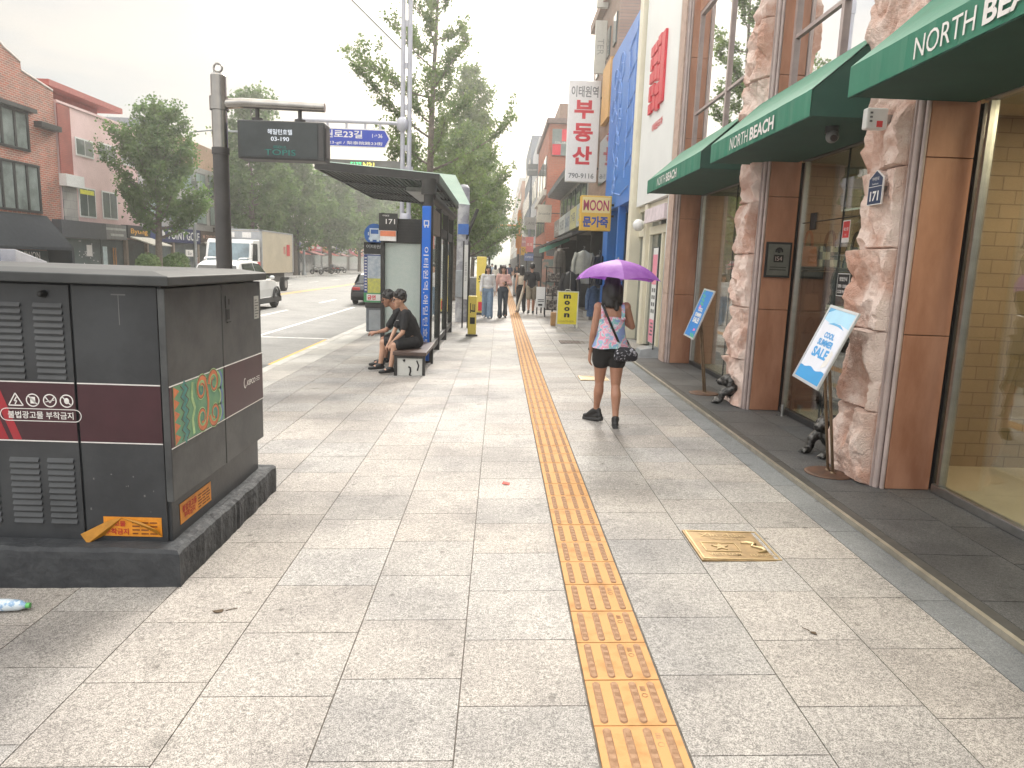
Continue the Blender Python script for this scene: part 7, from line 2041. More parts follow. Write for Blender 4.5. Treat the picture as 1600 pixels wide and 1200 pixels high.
# parked motorcycles by the far kerb
def motorcycle(loc, rz, label, paint, box=False, group='motorcycles parked by the far shops'):
    t = thing('motorcycle', label, 'motorcycle', loc, rz, group)
    for y in (-.62, .64):
        b = MB(); n = 18
        prof = [(.2, -.4), (.27, -.5), (.30, 0), (.27, .5), (.2, .4)]
        b.add([(q * .1, y + a * math.cos(2 * math.pi * j / n), .3 + a * math.sin(2 * math.pi * j / n)) for a, q in prof for j in range(n)], [(i * n + j, i * n + (j + 1) % n, (i + 1) * n + (j + 1) % n, (i + 1) * n + j) for i in range(4) for j in range(n)], 0, True)
        wh = b.build('wheel', TYRE, t)
        b = MB()
        for i in range(6):
            a = math.pi * i / 3
            b.cyl((0, y, .3), (0, y + .2 * math.cos(a), .3 + .2 * math.sin(a)), .012, n=5)
        b.build('spoke', RIM, wh)
    b = MB(); b.tube([(0, -.62, .3), (0, -.2, .42), (0, .2, .36), (0, .42, .62)], .07, 8); b.sph((0, .02, .38), (.14, .2, .16), 10); b.build('engine', TRIMB, t)
    b = MB(); b.sph((0, .12, .66), (.13, .26, .14), 12); b.sph((0, -.55, .62), (.10, .28, .08), 10); b.sph((0, .62, .56), (.07, .2, .06), 8); b.build('fairing', paint, t)
    b = MB(); b.sph((0, -.28, .74), (.13, .36, .06), 12); b.build('seat', BLK, t)
    b = MB(); b.tube([(.06, .64, .3), (.06, .5, .7), (.05, .42, .92)], .022, 6); b.tube([(-.06, .64, .3), (-.06, .5, .7), (-.05, .42, .92)], .022, 6); b.tube([(-.33, .30, 1.0), (-.1, .42, .95), (.1, .42, .95), (.33, .30, 1.0)], .016, 6); b.build('handlebar', RIM, t)
    b = MB(); b.sph((0, .56, .84), (.09, .07, .09), 10); b.build('headlight', HEADL, t)
    b = MB(); b.cyl((.02, -.1, .3), (.2, -.05, .02), .014, n=5); b.build('stand', RIM, t)
    if box:
        b = MB(); b.box((-.2, -.95, .74), (.2, -.5, 1.12)); b.build('carry_box', nmat('carry_box', (.12, .12, .13), .5), t, bevel=.03)
    return t
MPW = nmat('bike_white', (.55, .55, .54), .35)
MPB = nmat('bike_black', (.04, .04, .045), .35)
MPR = nmat('bike_red', (.40, .05, .04), .35)
motorcycle((-20.0, 79, -.12), rad(60), 'white motorcycle parked first in the row by the far kerb', MPW)
motorcycle((-20.1, 84, -.12), rad(75), 'black motorcycle with carry box parked behind the white one', MPB, True)
motorcycle((-20.2, 88, -.12), rad(65), 'dark red motorcycle parked behind the black one with the box', MPR)
motorcycle((-20.3, 92, -.12), rad(70), 'silver grey motorcycle, last of the row by the far kerb', nmat('bike_grey', (.3, .3, .32), .3, .4))

# ------------------------------------------------------------------ trees
LEAFG = leafmat('ginkgo_leaf', (.075, .135, .034), (.18, .25, .07), .55)
LEAFD = leafmat('ginkgo_leaf_deep', (.06, .13, .032), (.145, .225, .058), .55)
BARK = nmat('bark', (.13, .105, .085), .9, var=.3, vs=8, bump=.8, bs=30)
def tree(label, loc, h, r, n_leaf, ls, lm, seed, z0=.25, shape=1.0, lean=(0, 0), nbr=34, up=.55, group='street trees', gap=.0, tr=.17, long_left=False, tuft=1.15):
    """ginkgo: straight leader, stiff ascending limbs, leaf tufts along every limb"""
    q = random.Random(seed)
    t = thing('ginkgo_tree', label, 'tree', loc, 0, group)
    tk = MB()
    pts, rs = [], []
    for i in range(9):
        f = i / 8
        pts.append(Vector((lean[0] * f + .12 * math.sin(f * 5 + seed) * f, lean[1] * f + .12 * math.cos(f * 4 + seed) * f, h * f * .97)))
        rs.append(tr * (1 - f) ** .8 + .012)
    tk.tube(pts, rs, 10)
    def lead(f):
        i = min(7, int(f * 8)); k_ = f * 8 - i
        return pts[i] + (pts[i + 1] - pts[i]) * k_
    tips = []
    for b in range(nbr):
        f = z0 + (1 - z0) * ((b + q.random() * .8) / nbr)
        ang = b * 2.399 + q.uniform(-.4, .4)
        prof = (1 - (f - z0) / (1 - z0))
        ln = r * (prof ** (.75 * shape) * .92 + .10) * q.uniform(.62, 1.18)
        if f < z0 + .12:
            ln *= .8
        if long_left and .42 < f < .82 and math.cos(ang) < -.5:
            ln *= 1.45
        st = lead(f)
        d = Vector((math.cos(ang), math.sin(ang), up * q.uniform(.5, 1.2))).normalized()
        cur = [st]
        n_s = 6
        for s_ in range(n_s):
            d2 = d + Vector((q.uniform(-.13, .13), q.uniform(-.13, .13), .10 + q.uniform(-.06, .1)))
            d = d2.normalized()
            cur.append(cur[-1] + d * (ln / n_s))
        r0 = max(.014, tr * .34 * prof + .01)
        tk.tube(cur, [r0 * (1 - i / (n_s + .5)) for i in range(n_s + 1)], 5, cap=False)
        tips.append((cur, 1.0))
        for s_ in range(2, n_s):        # side twigs
            for _ in range(2):
                if q.random() < .8:
                    dd = (Vector((q.uniform(-1, 1), q.uniform(-1, 1), q.uniform(.0, .9))) + d * .7).normalized()
                    c2 = [cur[s_], cur[s_] + dd * ln * .16, cur[s_] + dd * ln * .30 + Vector((0, 0, ln * .03))]
                    tk.tube(c2, [.012, .009, .005], 4, cap=False)
                    tips.append((c2, .8))
    tk.build('trunk', BARK, t)
    segs = []
    for c, k_ in tips:
        for a, b in zip(c[1 if len(c) > 4 else 0:], c[2 if len(c) > 4 else 1:]):
            segs.append((a, b, (b - a).length))
    tot = sum(s_[2] for s_ in segs)
    vs, fs = [], []
    for a, b, L in segs:
        m = n_leaf * L / tot
        m = int(m) + (1 if q.random() < m - int(m) else 0)
        if gap and q.random() < gap:
            m = int(m * .25)
        for _ in range(m):
            u = q.random()
            off = Vector((q.gauss(0, 1), q.gauss(0, 1), q.gauss(0, .8))) * (ls * tuft)
            c = a + (b - a) * u + off
            s_ = ls * q.uniform(.55, 1.25)
            ax = Vector((q.uniform(-1, 1), q.uniform(-1, 1), q.uniform(-.9, .9)))
            if ax.length < .05:
                continue
            ax.normalize()
            n_ = ax.cross(Vector((q.uniform(-1, 1), q.uniform(-1, 1), q.uniform(-1, 1))))
            if n_.length < .05:
                continue
            n_.normalize()
            o = len(vs)
            vs += [tuple(c - ax * s_ * .5), tuple(c + n_ * s_ * .55 + ax * s_ * .25), tuple(c + ax * s_ * .42), tuple(c - n_ * s_ * .55 + ax * s_ * .25)]
            fs.append((o, o + 1, o + 2, o + 3))
    me = bpy.data.meshes.new('crown')
    me.from_pydata(vs, [], fs)
    me.materials.append(lm)
    o = bpy.data.objects.new('crown', me)
    COL.objects.link(o)
    o.parent = t
    return t
tree('tall open ginkgo with long bare-edged limbs rising behind the bus shelter', (-2.75, 28, gz(-2.7)), 13.3, 4.1, 22000, .105, LEAFG, 3, .2, 1.15, (.1, 0), 34, .34, gap=.2, long_left=True, tuft=.95)
tree('dense conical ginkgo behind the tall open one on the near kerb', (-2.2, 43, gz(-2.2)), 13.0, 3.9, 22000, .16, LEAFG, 11, .16, .9, (.25, 0), 52, .3)
tree('low spreading ginkgo whose pale limbs reach over the pavement', (-2.15, 34, gz(-2.1)), 7.6, 3.3, 17000, .12, LEAFG, 21, .3, .6, (.1, 0), 34, .22)
tree('shaded ginkgo directly behind the dense conical one on this kerb', (-2.3, 60, gz(-2.3)), 10.5, 3.8, 9000, .24, LEAFD, 31, .2, .7, (.2, 0), 34, .25)
tree('shaded ginkgo between the conical and the last one on this kerb', (-2.3, 78, gz(-2.3)), 11, 4.4, 8000, .30, LEAFD, 41, .2, .7, (0, 0), 32, .25)
tree('last shaded ginkgo of the far row along the near kerb', (-2.4, 104, gz(-2.4)), 12, 5.0, 7000, .38, LEAFD, 51, .2, .7, (0, 0), 30, .25)
tree('leafy ginkgo in front of the pink building across the road', (-20.5, 43.7, -.12), 10.2, 4.1, 20000, .17, LEAFD, 61, .26, .62, (.2, .1), 40, .35, tr=.22)
tree('tall full ginkgo behind the bus arrival screen across the road', (-20.6, 60.5, -.12), 15.0, 4.6, 20000, .24, LEAFD, 71, .2, .62, (0, .4), 46, .35, tr=.26)
tree('dark round ginkgo before the red shop signs across the road', (-20.6, 73, -.12), 12.3, 4.5, 13000, .28, LEAFD, 81, .2, .55, (0, 0), 38, .3, tr=.24)
tree('dark ginkgo beside the far motorcycles across the road', (-20.6, 88, -.12), 11.8, 4.4, 11000, .32, LEAFD, 91, .22, .55, (0, 0), 34, .3, tr=.24)
tree('hazy ginkgo far along the other pavement before the last lamp post', (-20.6, 106, -.12), 13, 5.2, 9000, .4, LEAFD, 101, .2, .6, (0, 0), 32, .3, tr=.24)
tree('faint hazy ginkgo beyond the last lamp post across the road', (-20.6, 130, -.12), 14, 6, 8000, .5, LEAFD, 111, .2, .6, (0, 0), 30, .3, tr=.24)
def shrub(x, y, z, r, h, n, ls, lm, label, seed):
    q = random.Random(seed)
    t = thing('shrub', label, 'shrub', (x, y, z), 0, 'shrubs in the planter across the road')
    b = MB()
    for i in range(7):
        a = i * .9
        b.tube([(0, 0, 0), (r * .3 * math.cos(a), r * .3 * math.sin(a), h * .4), (r * .6 * math.cos(a), r * .6 * math.sin(a), h * .8)], [.03, .02, .01], 5)
    b.build('stem', BARK, t)
    b = MB()
    for _ in range(n):
        d = Vector((q.gauss(0, 1), q.gauss(0, 1), q.gauss(0, 1))).normalized() * (q.random() ** .4)
        c = Vector((d.x * r, d.y * r, h * .55 + d.z * h * .5))
        ax = Vector((q.uniform(-1, 1), q.uniform(-1, 1), q.uniform(-1, 1))).normalized()
        n_ = ax.orthogonal().normalized()
        b.add([c - ax * ls * .5, c + n_ * ls * .4, c + ax * ls * .5, c - n_ * ls * .4], [(0, 1, 2, 3)])
    b.build('foliage', lm, t)
shrub(-20.6, 42.6, .3, .7, 1.3, 1500, .13, leafmat('shrub_pale', (.10, .17, .05), (.2, .27, .1), .3), 'pale green upright shrub at the near end of the planter', 1)
shrub(-20.5, 44.9, .3, .9, 1.1, 1800, .13, LEAFD, 'dark green rounded shrub at the foot of the tree in the planter', 2)
shrub(-20.5, 46.2, .3, .75, 1.4, 1500, .13, leafmat('shrub_pale', (.1, .17, .05), (.2, .27, .1), .3), 'bushy grey green shrub at the far end of the planter', 3)
# ------------------------------------------------------------------ people
SKIN = nmat('skin', (.50, .29, .20), .5, var=.05, vs=9)
SKINT = nmat('skin_tan', (.37, .19, .125), .5, var=.05, vs=9)
HAIR = nmat('black_hair', (.012, .010, .010), .45, var=.3, vs=30)
HAIRB = nmat('brown_hair', (.035, .02, .014), .45, var=.3, vs=30)
V3 = Vector
def hand(P, wr, d, n, s=1., curl=.5, thumb=1):
    """palm, four unequal bent fingers and a side thumb; d points along the hand, n out of its back"""
    wr, d, n = V3(wr), V3(d).normalized(), V3(n)
    n = (n - d * n.dot(d)).normalized()
    sd = d.cross(n) * thumb
    k = .085 * s
    for o in (-.022, 0, .022):
        P.append(('c', wr + sd * o * .8 * s, wr + d * k + sd * o * s, .017 * s, .0145 * s))
    for i, L in enumerate((.068, .078, .072, .056)):
        o = (.031 - i * .0205) * s
        a = wr + d * k + sd * o
        c1 = (d * math.cos(curl * .6) - n * math.sin(curl * .6))
        c2 = (d * math.cos(curl * 1.5) - n * math.sin(curl * 1.5))
        b = a + c1 * L * .5 * s
        P += [('c', a, b, .0095 * s, .0088 * s), ('c', b, b + c2 * L * .5 * s, .0088 * s, .0075 * s)]
    a = wr + d * .025 * s + sd * .026 * s
    b = a + (d * .6 + sd * .75 - n * .25).normalized() * .04 * s
    P += [('c', a, b, .0125 * s, .0105 * s), ('c', b, b + (d * .9 + sd * .15 - n * .35).normalized() * .032 * s, .0105 * s, .0085 * s)]
def head(P, c, f, u, s=1.):
    c, f, u = V3(c), V3(f).normalized(), V3(u).normalized()
    r = f.cross(u).normalized()
    P += [('c', c + u * .035 * s - f * .02 * s, c + u * .03 * s + f * .012 * s, .083 * s, .078 * s), ('c', c + f * .012 * s, c - u * .062 * s + f * .036 * s, .071 * s, .046 * s), ('c', c - u * .085 * s + f * .052 * s, c - u * .088 * s + f * .055 * s, .022 * s, .022 * s)]
    P += [('c', c + u * .015 * s + f * .084 * s, c - u * .022 * s + f * .1 * s, .009 * s, .0135 * s)]
    P += [('c', c + u * .032 * s + f * .078 * s - r * .03 * s, c + u * .032 * s + f * .078 * s + r * .03 * s, .012 * s, .012 * s)]
    for q in (-1, 1):
        P += [('c', c + r * q * .077 * s + u * .018 * s - f * .004 * s, c + r * q * .078 * s - u * .02 * s, .015 * s, .011 * s), ('c', c + r * q * .036 * s - u * .025 * s + f * .055 * s, c + r * q * .03 * s - u * .04 * s + f * .05 * s, .025 * s, .022 * s)]
def face(t, c, f, u, s=1., glasses=False, skin=None):
    c, f, u = V3(c), V3(f).normalized(), V3(u).normalized()
    r = f.cross(u).normalized()
    mb = MB()
    for q in (-1, 1):
        e_ = c + r * q * .031 * s + u * .008 * s + f * .078 * s
        mb.sph(e_, (.0125 * s,) * 3, 8)
        mb.tube([e_ + u * .022 * s - r * .016 * s + f * .008 * s, e_ + u * .026 * s + f * .010 * s, e_ + u * .022 * s + r * .016 * s + f * .006 * s], .0035 * s, 5)
    mb.build('eyes_and_brows', BLK, t)
    mb = MB(); mb.tube([c - u * .052 * s + f * .083 * s - r * .022 * s, c - u * .05 * s + f * .09 * s, c - u * .052 * s + f * .083 * s + r * .022 * s], .0055 * s, 6)
    mb.build('mouth', nmat('lips', (.40, .12, .10), .45), t)
    if glasses:
        mb = MB()
        for q in (-1, 1):
            e_ = c + r * q * .033 * s + u * .006 * s + f * .098 * s
            mb.tube([e_ + r * .024 * s * math.cos(a * math.pi / 6) + u * .02 * s * math.sin(a * math.pi / 6) for a in range(13)], .0022 * s, 5)
            mb.tube([e_ + r * q * .024 * s, c + r * q * .082 * s + u * .014 * s], .002 * s, 5)
        mb.tube([c + u * .008 * s + f * .1 * s - r * .009 * s, c + u * .008 * s + f * .1 * s + r * .009 * s], .002 * s, 5)
        mb.build('glasses', nmat('wire_frame', (.06, .05, .05), .3, .6), t)
def hairdo(t, c, f, u, kind, m, s=1., vox=.011):
    c, f, u = V3(c), V3(f).normalized(), V3(u).normalized()
    r = f.cross(u).normalized()
    P = [('c', c + u * .052 * s - f * .024 * s, c + u * .05 * s + f * .006 * s, .090 * s, .084 * s), ('c', c + u * .03 * s - f * .04 * s, (c - u * .03 * s - f * .045 * s) if kind != 'short' else (c + u * .005 * s - f * .045 * s), .075 * s, .06 * s)]
    P += [('c', c + u * .085 * s + f * .045 * s - r * .045 * s, c + u * .085 * s + f * .045 * s + r * .045 * s, .034 * s, .034 * s)]
    if kind in ('fringe', 'bob', 'long'):
        P += [('c', c + u * .058 * s + f * .072 * s - r * .04 * s, c + u * .062 * s + f * .074 * s + r * .035 * s, .019 * s, .019 * s)]
    for q in (-1, 1):
        P += [('c', c + r * q * .068 * s + u * .05 * s + f * .02 * s, c + r * q * .076 * s - (u * -.01 if kind in ('fringe', 'short') else u * .03) * s - f * .01 * s, .026 * s, .02 * s)]
        if kind in ('bob', 'long'):
            dn = .19 if kind == 'bob' else .26
            P += [('c', c + r * q * .07 * s + u * .02 * s - f * .01 * s, c + r * q * .085 * s - u * dn * .75 * s - f * .005 * s, .034 * s, .03 * s), ('c', c + r * q * .045 * s - f * .055 * s, c + r * q * .06 * s - u * dn * s - f * .06 * s, .05 * s, .035 * s)]
    if kind in ('bob', 'long'):
        P += [('c', c - f * .06 * s, c - u * (.20 if kind == 'bob' else .27) * s - f * .075 * s, .065 * s, .04 * s)]
    q_ = random.Random(int(abs(c.x + c.z) * 1000) + 5)
    for i in range(26):         # loose tufts so the outline is not a cap
        a, b = q_.uniform(0, 2 * math.pi), q_.uniform(.15, 1.25)
        o = r * math.cos(a) * math.sin(b) * .088 + f * (math.sin(a) * math.sin(b) * .088 - .012) + u * (math.cos(b) * .088 + .052)
        if (o - u * .05).dot(f) > .06 and o.dot(u) < .06:
            continue
        e2 = o * 1.0 + (o.normalized() * .004 + f * q_.uniform(-.02, .03) + r * q_.uniform(-.02, .02) - u * q_.uniform(.0, .02))
        P.append(('c', c + o * s, c + e2 * s, .020 * s, .009 * s))
    return soft('hair', P, m, t, vox * .85, 1)
def person(label, loc, rz, J, C, vox=.012, group=None, sleeve='short', legs='long', hair='fringe', glasses=False, hands=True, face_on=True, s=1., extras=None, skirtlike=False):
    """J: joints in local metres (facing +Y): head, neck, chest, waist, pelvis, and L/R of sh el wr hip kn an toe; C: skin, top, bottom, shoe, hair"""
    t = thing('person', label, 'person', loc, rz, group)
    g = lambda n: V3(J[n])
    f = V3(J.get('face', (0, 1, 0))).normalized()
    u = V3(J.get('up', (0, 0, 1))).normalized()
    sf = V3(J.get('sit', (0, 1, 0)))
    B = []
    hs = s * J.get('hs', 1)
    head(B, g('head'), f, u, hs)
    B += [('c', g('neck') - V3((0, 0, .03)), g('head') - u * .06 * s - f * .012 * s, .052 * s, .049 * s)]
    B += [('c', g('pelvis'), g('chest'), .10 * s, .11 * s), ('c', g('shL'), g('shR'), .05 * s, .05 * s), ('c', g('chest') + V3((0, 0, .06)), g('neck'), .085 * s, .052 * s)]
    for q in 'LR':
        B += [('c', g('sh' + q), g('el' + q), .047 * s, .037 * s), ('c', g('el' + q), g('wr' + q), .037 * s, .025 * s)]
        if hands:
            d = J.get('hd' + q, g('wr' + q) - g('el' + q))
            hand(B, g('wr' + q) + V3(d).normalized() * .015, d, J.get('hn' + q, (1 if q == 'R' else -1, .2, 0)), s, J.get('curl', .6), 1 if q == 'R' else -1)
        else:
            B += [('c', g('wr' + q), g('wr' + q) + (g('wr' + q) - g('el' + q)).normalized() * .13, .032 * s, .022 * s)]
        kb_ = g('hip' + q) + (g('kn' + q) - g('hip' + q)) * .5
        B += [('c', g('hip' + q), kb_, .085 * s, .072 * s), ('c', kb_, g('kn' + q), .072 * s, .054 * s)]
        cf = g('kn' + q) + (g('an' + q) - g('kn' + q)) * .32
        back = V3((0, 0, 0)) - (g('toe' + q) - g('an' + q)).normalized() * .015
        B += [('c', g('kn' + q), cf + back, .05 * s, .054 * s), ('c', cf + back, g('an' + q), .054 * s, .034 * s), ('c', g('an' + q), g('toe' + q), .035 * s, .03 * s)]
    soft('body', B, C['skin'], t, vox, 3)
    # shirt
    T = [('c', g('waist'), g('chest'), .125 * s, .135 * s, 1.12, .86, 1), ('c', g('chest'), g('chest') + (g('neck') - g('chest')) * .55, .13 * s, .095 * s, 1.1, .85, 1), ('c', g('shL') + (g('shR') - g('shL')) * .12, g('shR') + (g('shL') - g('shR')) * .12, .066 * s, .066 * s)]
    if J.get('hem'):
        T += [('c', g('waist'), g('pelvis') + V3((0, 0, J['hem'])), .128 * s, .142 * s, 1.15, .88, 1)]
    for q in 'LR':
        m_ = g('sh' + q) + (g('el' + q) - g('sh' + q)) * {'short': .72, 'long': 1, 'none': .0}[sleeve]
        if sleeve != 'none':
            T += [('c', g('sh' + q), m_, .065 * s, .064 * s)]
        if sleeve == 'long':
            T += [('c', m_, g('el' + q) + (g('wr' + q) - g('el' + q)) * .85, .056 * s, .048 * s)]
    soft('shirt', T, C['top'], t, vox, 3)
    # trousers or shorts
    Q = [('c', g('hipL'), g('hipR'), .112 * s, .112 * s, 1, 1, 1.05), ('c', g('pelvis'), g('pelvis') + (g('waist') - g('pelvis')) * .8, .125 * s, .118 * s, 1.12, .9, 1)]
    for q in 'LR':
        if legs == 'shorts':
            Q += [('c', g('hip' + q), g('hip' + q) + (g('kn' + q) - g('hip' + q)) * .82, .102 * s, .094 * s)]
        elif legs == 'short_shorts':
            Q += [('c', g('hip' + q), g('hip' + q) + (g('kn' + q) - g('hip' + q)) * .34, .108 * s, .105 * s)]
        else:
            w_ = {'long': (.105, .08, .075, .068), 'wide': (.11, .10, .10, .11), 'flare': (.105, .075, .065, .09)}[legs]
            md = g('kn' + q) + (g('an' + q) - g('kn' + q)) * .45
            Q += [('c', g('hip' + q), g('kn' + q), w_[0] * s, w_[1] * s), ('c', g('kn' + q), md, w_[1] * s, w_[2] * s), ('c', md, g('an' + q) - V3((0, 0, .0)), w_[2] * s, w_[3] * s)]
    soft('trousers' if legs not in ('shorts', 'short_shorts') else 'shorts', Q, C['bottom'], t, vox, 3)
    for q in 'LR':
        a, b = g('an' + q), g('toe' + q)
        d = (b - a); d.z = 0
        d = d.normalized() if d.length > .01 else V3((0, 1, 0))
        heel = a - d * .035 + V3((0, 0, -.04 * s))
        soft('shoe', [('c', heel, b + V3((0, 0, .005)), .038 * s, .034 * s), ('c', a - V3((0, 0, .005)), a + d * .06 + V3((0, 0, -.03)), .043 * s, .036 * s), ('c', b + d * .02, b + d * .05, .032 * s, .026 * s)], C['shoe'], t, max(.008, vox * .8), 2)
    hairdo(t, g('head'), f, u, hair, C.get('hair', HAIR), hs, vox)
    if face_on:
        face(t, g('head'), f, u, hs, glasses)
    return t
def stand(h=1.68, step=.16, turn=0., armL=None, armR=None, wid=1.):
    """walking stance, right leg forward for positive step"""
    k = h / 1.70
    z = lambda a: a * k
    J = dict(head=(0, .02, z(1.585)), neck=(0, -.005, z(1.44)), chest=(0, 0, z(1.24)), waist=(0, .0, z(1.06)), pelvis=(0, 0, z(.93)))
    for q, sg in (('L', -1), ('R', 1)):
        st = step * sg
        J['sh' + q] = (sg * .165 * k * wid, 0, z(1.385))
        J['el' + q] = (sg * .215 * k * wid, -.02 - st * .35, z(1.10))
        J['wr' + q] = (sg * .225 * k * wid, .07 - st * .7, z(.865))
        J['hip' + q] = (sg * .085 * k, 0, z(.90))
        J['kn' + q] = (sg * .09 * k, .03 + st * .75 + (.03 if st < 0 else 0), z(.49))
        J['an' + q] = (sg * .085 * k, st * 1.25 - (.05 if st < 0 else 0), z(.085) + (.03 if st < 0 else 0))
        J['toe' + q] = (sg * .10 * k, st * 1.25 + .12 - (.03 if st < 0 else 0), z(.035))
    if armL:
        J['elL'], J['wrL'] = armL
    if armR:
        J['elR'], J['wrR'] = armR
    return J
def cloth(n, c, **k):
    return nmat('cloth_' + n, c, .85, var=.12, vs=14, bump=.12, bs=26, **k)
CB = cloth('black', (.016, .016, .018)); CW = cloth('white', (.60, .59, .58)); SHB = nmat('shoe_black', (.015, .015, .016), .5); SHW = nmat('shoe_white', (.55, .55, .54), .5)

# --- the woman under the purple umbrella, seen from behind
def floral():
    m, t, o = _mk('floral_cloth')
    p = node(t, 'ShaderNodeBsdfPrincipled', _Roughness=.8)
    tcn = node(t, 'ShaderNodeTexCoord')
    nzd = node(t, 'ShaderNodeTexNoise', _Scale=9.0, _Detail=2.0)
    t.links.new(tcn.outputs['Object'], nzd.inputs['Vector'])
    mx = node(t, 'ShaderNodeMix', data_type='RGBA'); mx.inputs['Factor'].default_value = .16
    t.links.new(tcn.outputs['Object'], mx.inputs['A']); t.links.new(nzd.outputs['Color'], mx.inputs['B'])
    n = node(t, 'ShaderNodeTexNoise', _Scale=10.0, _Detail=2.0)
    t.links.new(mx.outputs['Result'], n.inputs['Vector'])
    rp = node(t, 'ShaderNodeValToRGB'); cr = rp.color_ramp; cr.interpolation = 'CONSTANT'
    cols_ = [(.0, (.24, .32, .60)), (.38, (.25, .50, .53)), (.43, (.66, .62, .72)), (.47, (.72, .30, .42)), (.535, (.74, .52, .60)), (.575, (.36, .42, .68)), (.62, (.30, .54, .52)), (.66, (.72, .28, .40))]
    cr.elements[0].position, cr.elements[0].color = 0, c4(cols_[0][1])
    cr.elements[1].position, cr.elements[1].color = .38, c4(cols_[1][1])
    for ps, c in cols_[2:]:
        el = cr.elements.new(ps); el.color = c4(c)
    t.links.new(n.outputs['Fac'], rp.inputs['Fac']); t.links.new(rp.outputs['Color'], p.inputs['Base Color']); t.links.new(p.outputs[0], o.inputs['Surface'])
    return m
FLOR = floral()
wl_ = (1.21, 7.60, gz(1.2) + .004)
t = thing('person', 'woman in floral camisole and black shorts walking away under a purple umbrella', 'person', wl_)
J = dict(head=(-.005, .03, 1.475), neck=(-.005, -.01, 1.33), shL=(-.145, -.015, 1.275), shR=(.15, -.015, 1.285), chest=(0, 0, 1.16), waist=(0, 0, 1.0), pelvis=(0, 0, .86),
         elL=(-.19, -.04, 1.0), wrL=(-.20, .03, .79), elR=(.235, .03, 1.075), wrR=(.10, .17, 1.17),
         hipL=(-.08, .0, .83), hipR=(.085, .0, .83), knL=(-.075, .10, .46), knR=(.085, -.02, .455), anL=(-.085, .16, .115), anR=(.085, -.14, .09), toeL=(-.155, .235, .035), toeR=(.10, .0, .035))
g = lambda n: V3(J[n])
B = []
head(B, J['head'], (0, 1, 0), (0, 0, 1), .95)
B += [('c', (-.005, -.02, 1.29), (-.005, .005, 1.42), .052, .047), ('c', (0, 0, .90), (0, 0, 1.10), .118, .105, 1.08, .82, 1), ('c', (0, -.01, 1.08), (0, -.015, 1.20), .128, .13, 1.06, .74, 1), ('c', (-.11, -.015, 1.265), (.115, -.015, 1.27), .052, .052), ('c', (0, -.02, 1.22), (0, -.015, 1.33), .095, .055, 1.1, .8, 1)]
for q, th in (('L', -1), ('R', 1)):
    B += [('e', g('sh' + q), (.052, .052, .055)), ('c', g('sh' + q), g('sh' + q) + (g('el' + q) - g('sh' + q)) * .45, .046, .041), ('c', g('sh' + q) + (g('el' + q) - g('sh' + q)) * .45, g('el' + q), .041, .034), ('c', g('el' + q), g('el' + q) + (g('wr' + q) - g('el' + q)) * .35, .036, .035), ('c', g('el' + q) + (g('wr' + q) - g('el' + q)) * .35, g('wr' + q), .035, .023)]
    h_, k_, a_, o_ = g('hip' + q), g('kn' + q), g('an' + q), g('toe' + q)
    m_ = h_ + (k_ - h_) * .45
    B += [('c', h_, m_, .089, .077), ('c', m_, k_, .077, .053), ('e', k_, (.052, .052, .058)), ('c', k_ + V3((0, -.008, -.03)), k_ + (a_ - k_) * .33 + V3((0, -.022, 0)), .049, .056), ('c', k_ + (a_ - k_) * .33 + V3((0, -.022, 0)), a_ + (k_ - a_) * .22, .056, .036), ('c', a_ + (k_ - a_) * .22, a_, .036, .033), ('c', a_, o_, .034, .03)]
hand(B, g('wrL') + V3((-.002, .005, -.015)), (-.05, .1, -1), (-1, -.1, 0), .95, .55, 1)
hand(B, g('wrR') + V3((-.012, .01, .008)), (-.75, .35, .45), (.2, .85, .3), .95, 1.25, 1)
soft('body', B, SKINT, t, .0085, 3)
# camisole: flared, with soft vertical folds
mb = MB(); n_ = 48
rows = [(1.165, .142, .108), (1.13, .148, .115), (1.05, .152, .122), (.97, .168, .130), (.90, .188, .146), (.845, .205, .158)]
vs = []
for i, (z, rx, ry) in enumerate(rows):
    for j in range(n_):
        q = 2 * math.pi * j / n_
        fo = 1 + (.018 + .014 * i) * .55 * math.sin(q * 9 + .6 * math.sin(q * 2)) * (i / 5)
        vs.append((rx * fo * math.cos(q), ry * fo * math.sin(q) - .005, z + .006 * math.sin(q * 4 + 1) * (i / 5) + (.018 * math.cos(q * 2 + math.pi) if i == 0 else 0)))
mb.add(vs, [(i * n_ + j, (i + 1) * n_ + j, (i + 1) * n_ + (j + 1) % n_, i * n_ + (j + 1) % n_) for i in range(5) for j in range(n_)], 0, True)
tp_ = mb.build('camisole', FLOR, t)
mb = MB()
for s_, xs_ in ((-1, -.105), (1, .11)):
    pts_ = [(xs_ * .98, -.105, 1.155), (xs_, -.098, 1.21), (xs_, -.075, 1.28), (xs_ * .98, -.03, 1.328), (xs_ * .95, .03, 1.315), (xs_ * .9, .09, 1.2), (xs_ * .85, .11, 1.15)]
    for w0 in (-.012, -.004, .004, .012):
        mb.tube([(a + w0, b, c) for a, b, c in pts_], .0065, 6)
mb.build('strap', FLOR, tp_)
P = [('c', (-.075, 0, .83), (.08, 0, .83), .112, .112, 1, 1, 1.0), ('c', (0, 0, .86), (0, 0, .95), .135, .125, 1.12, .88, 1)]
for q, sg in (('L', -1), ('R', 1)):
    P += [('c', g('hip' + q), g('hip' + q) + (g('kn' + q) - g('hip' + q)) * .36, .105, .100)]
soft('shorts', P, CB, t, .010, 3)
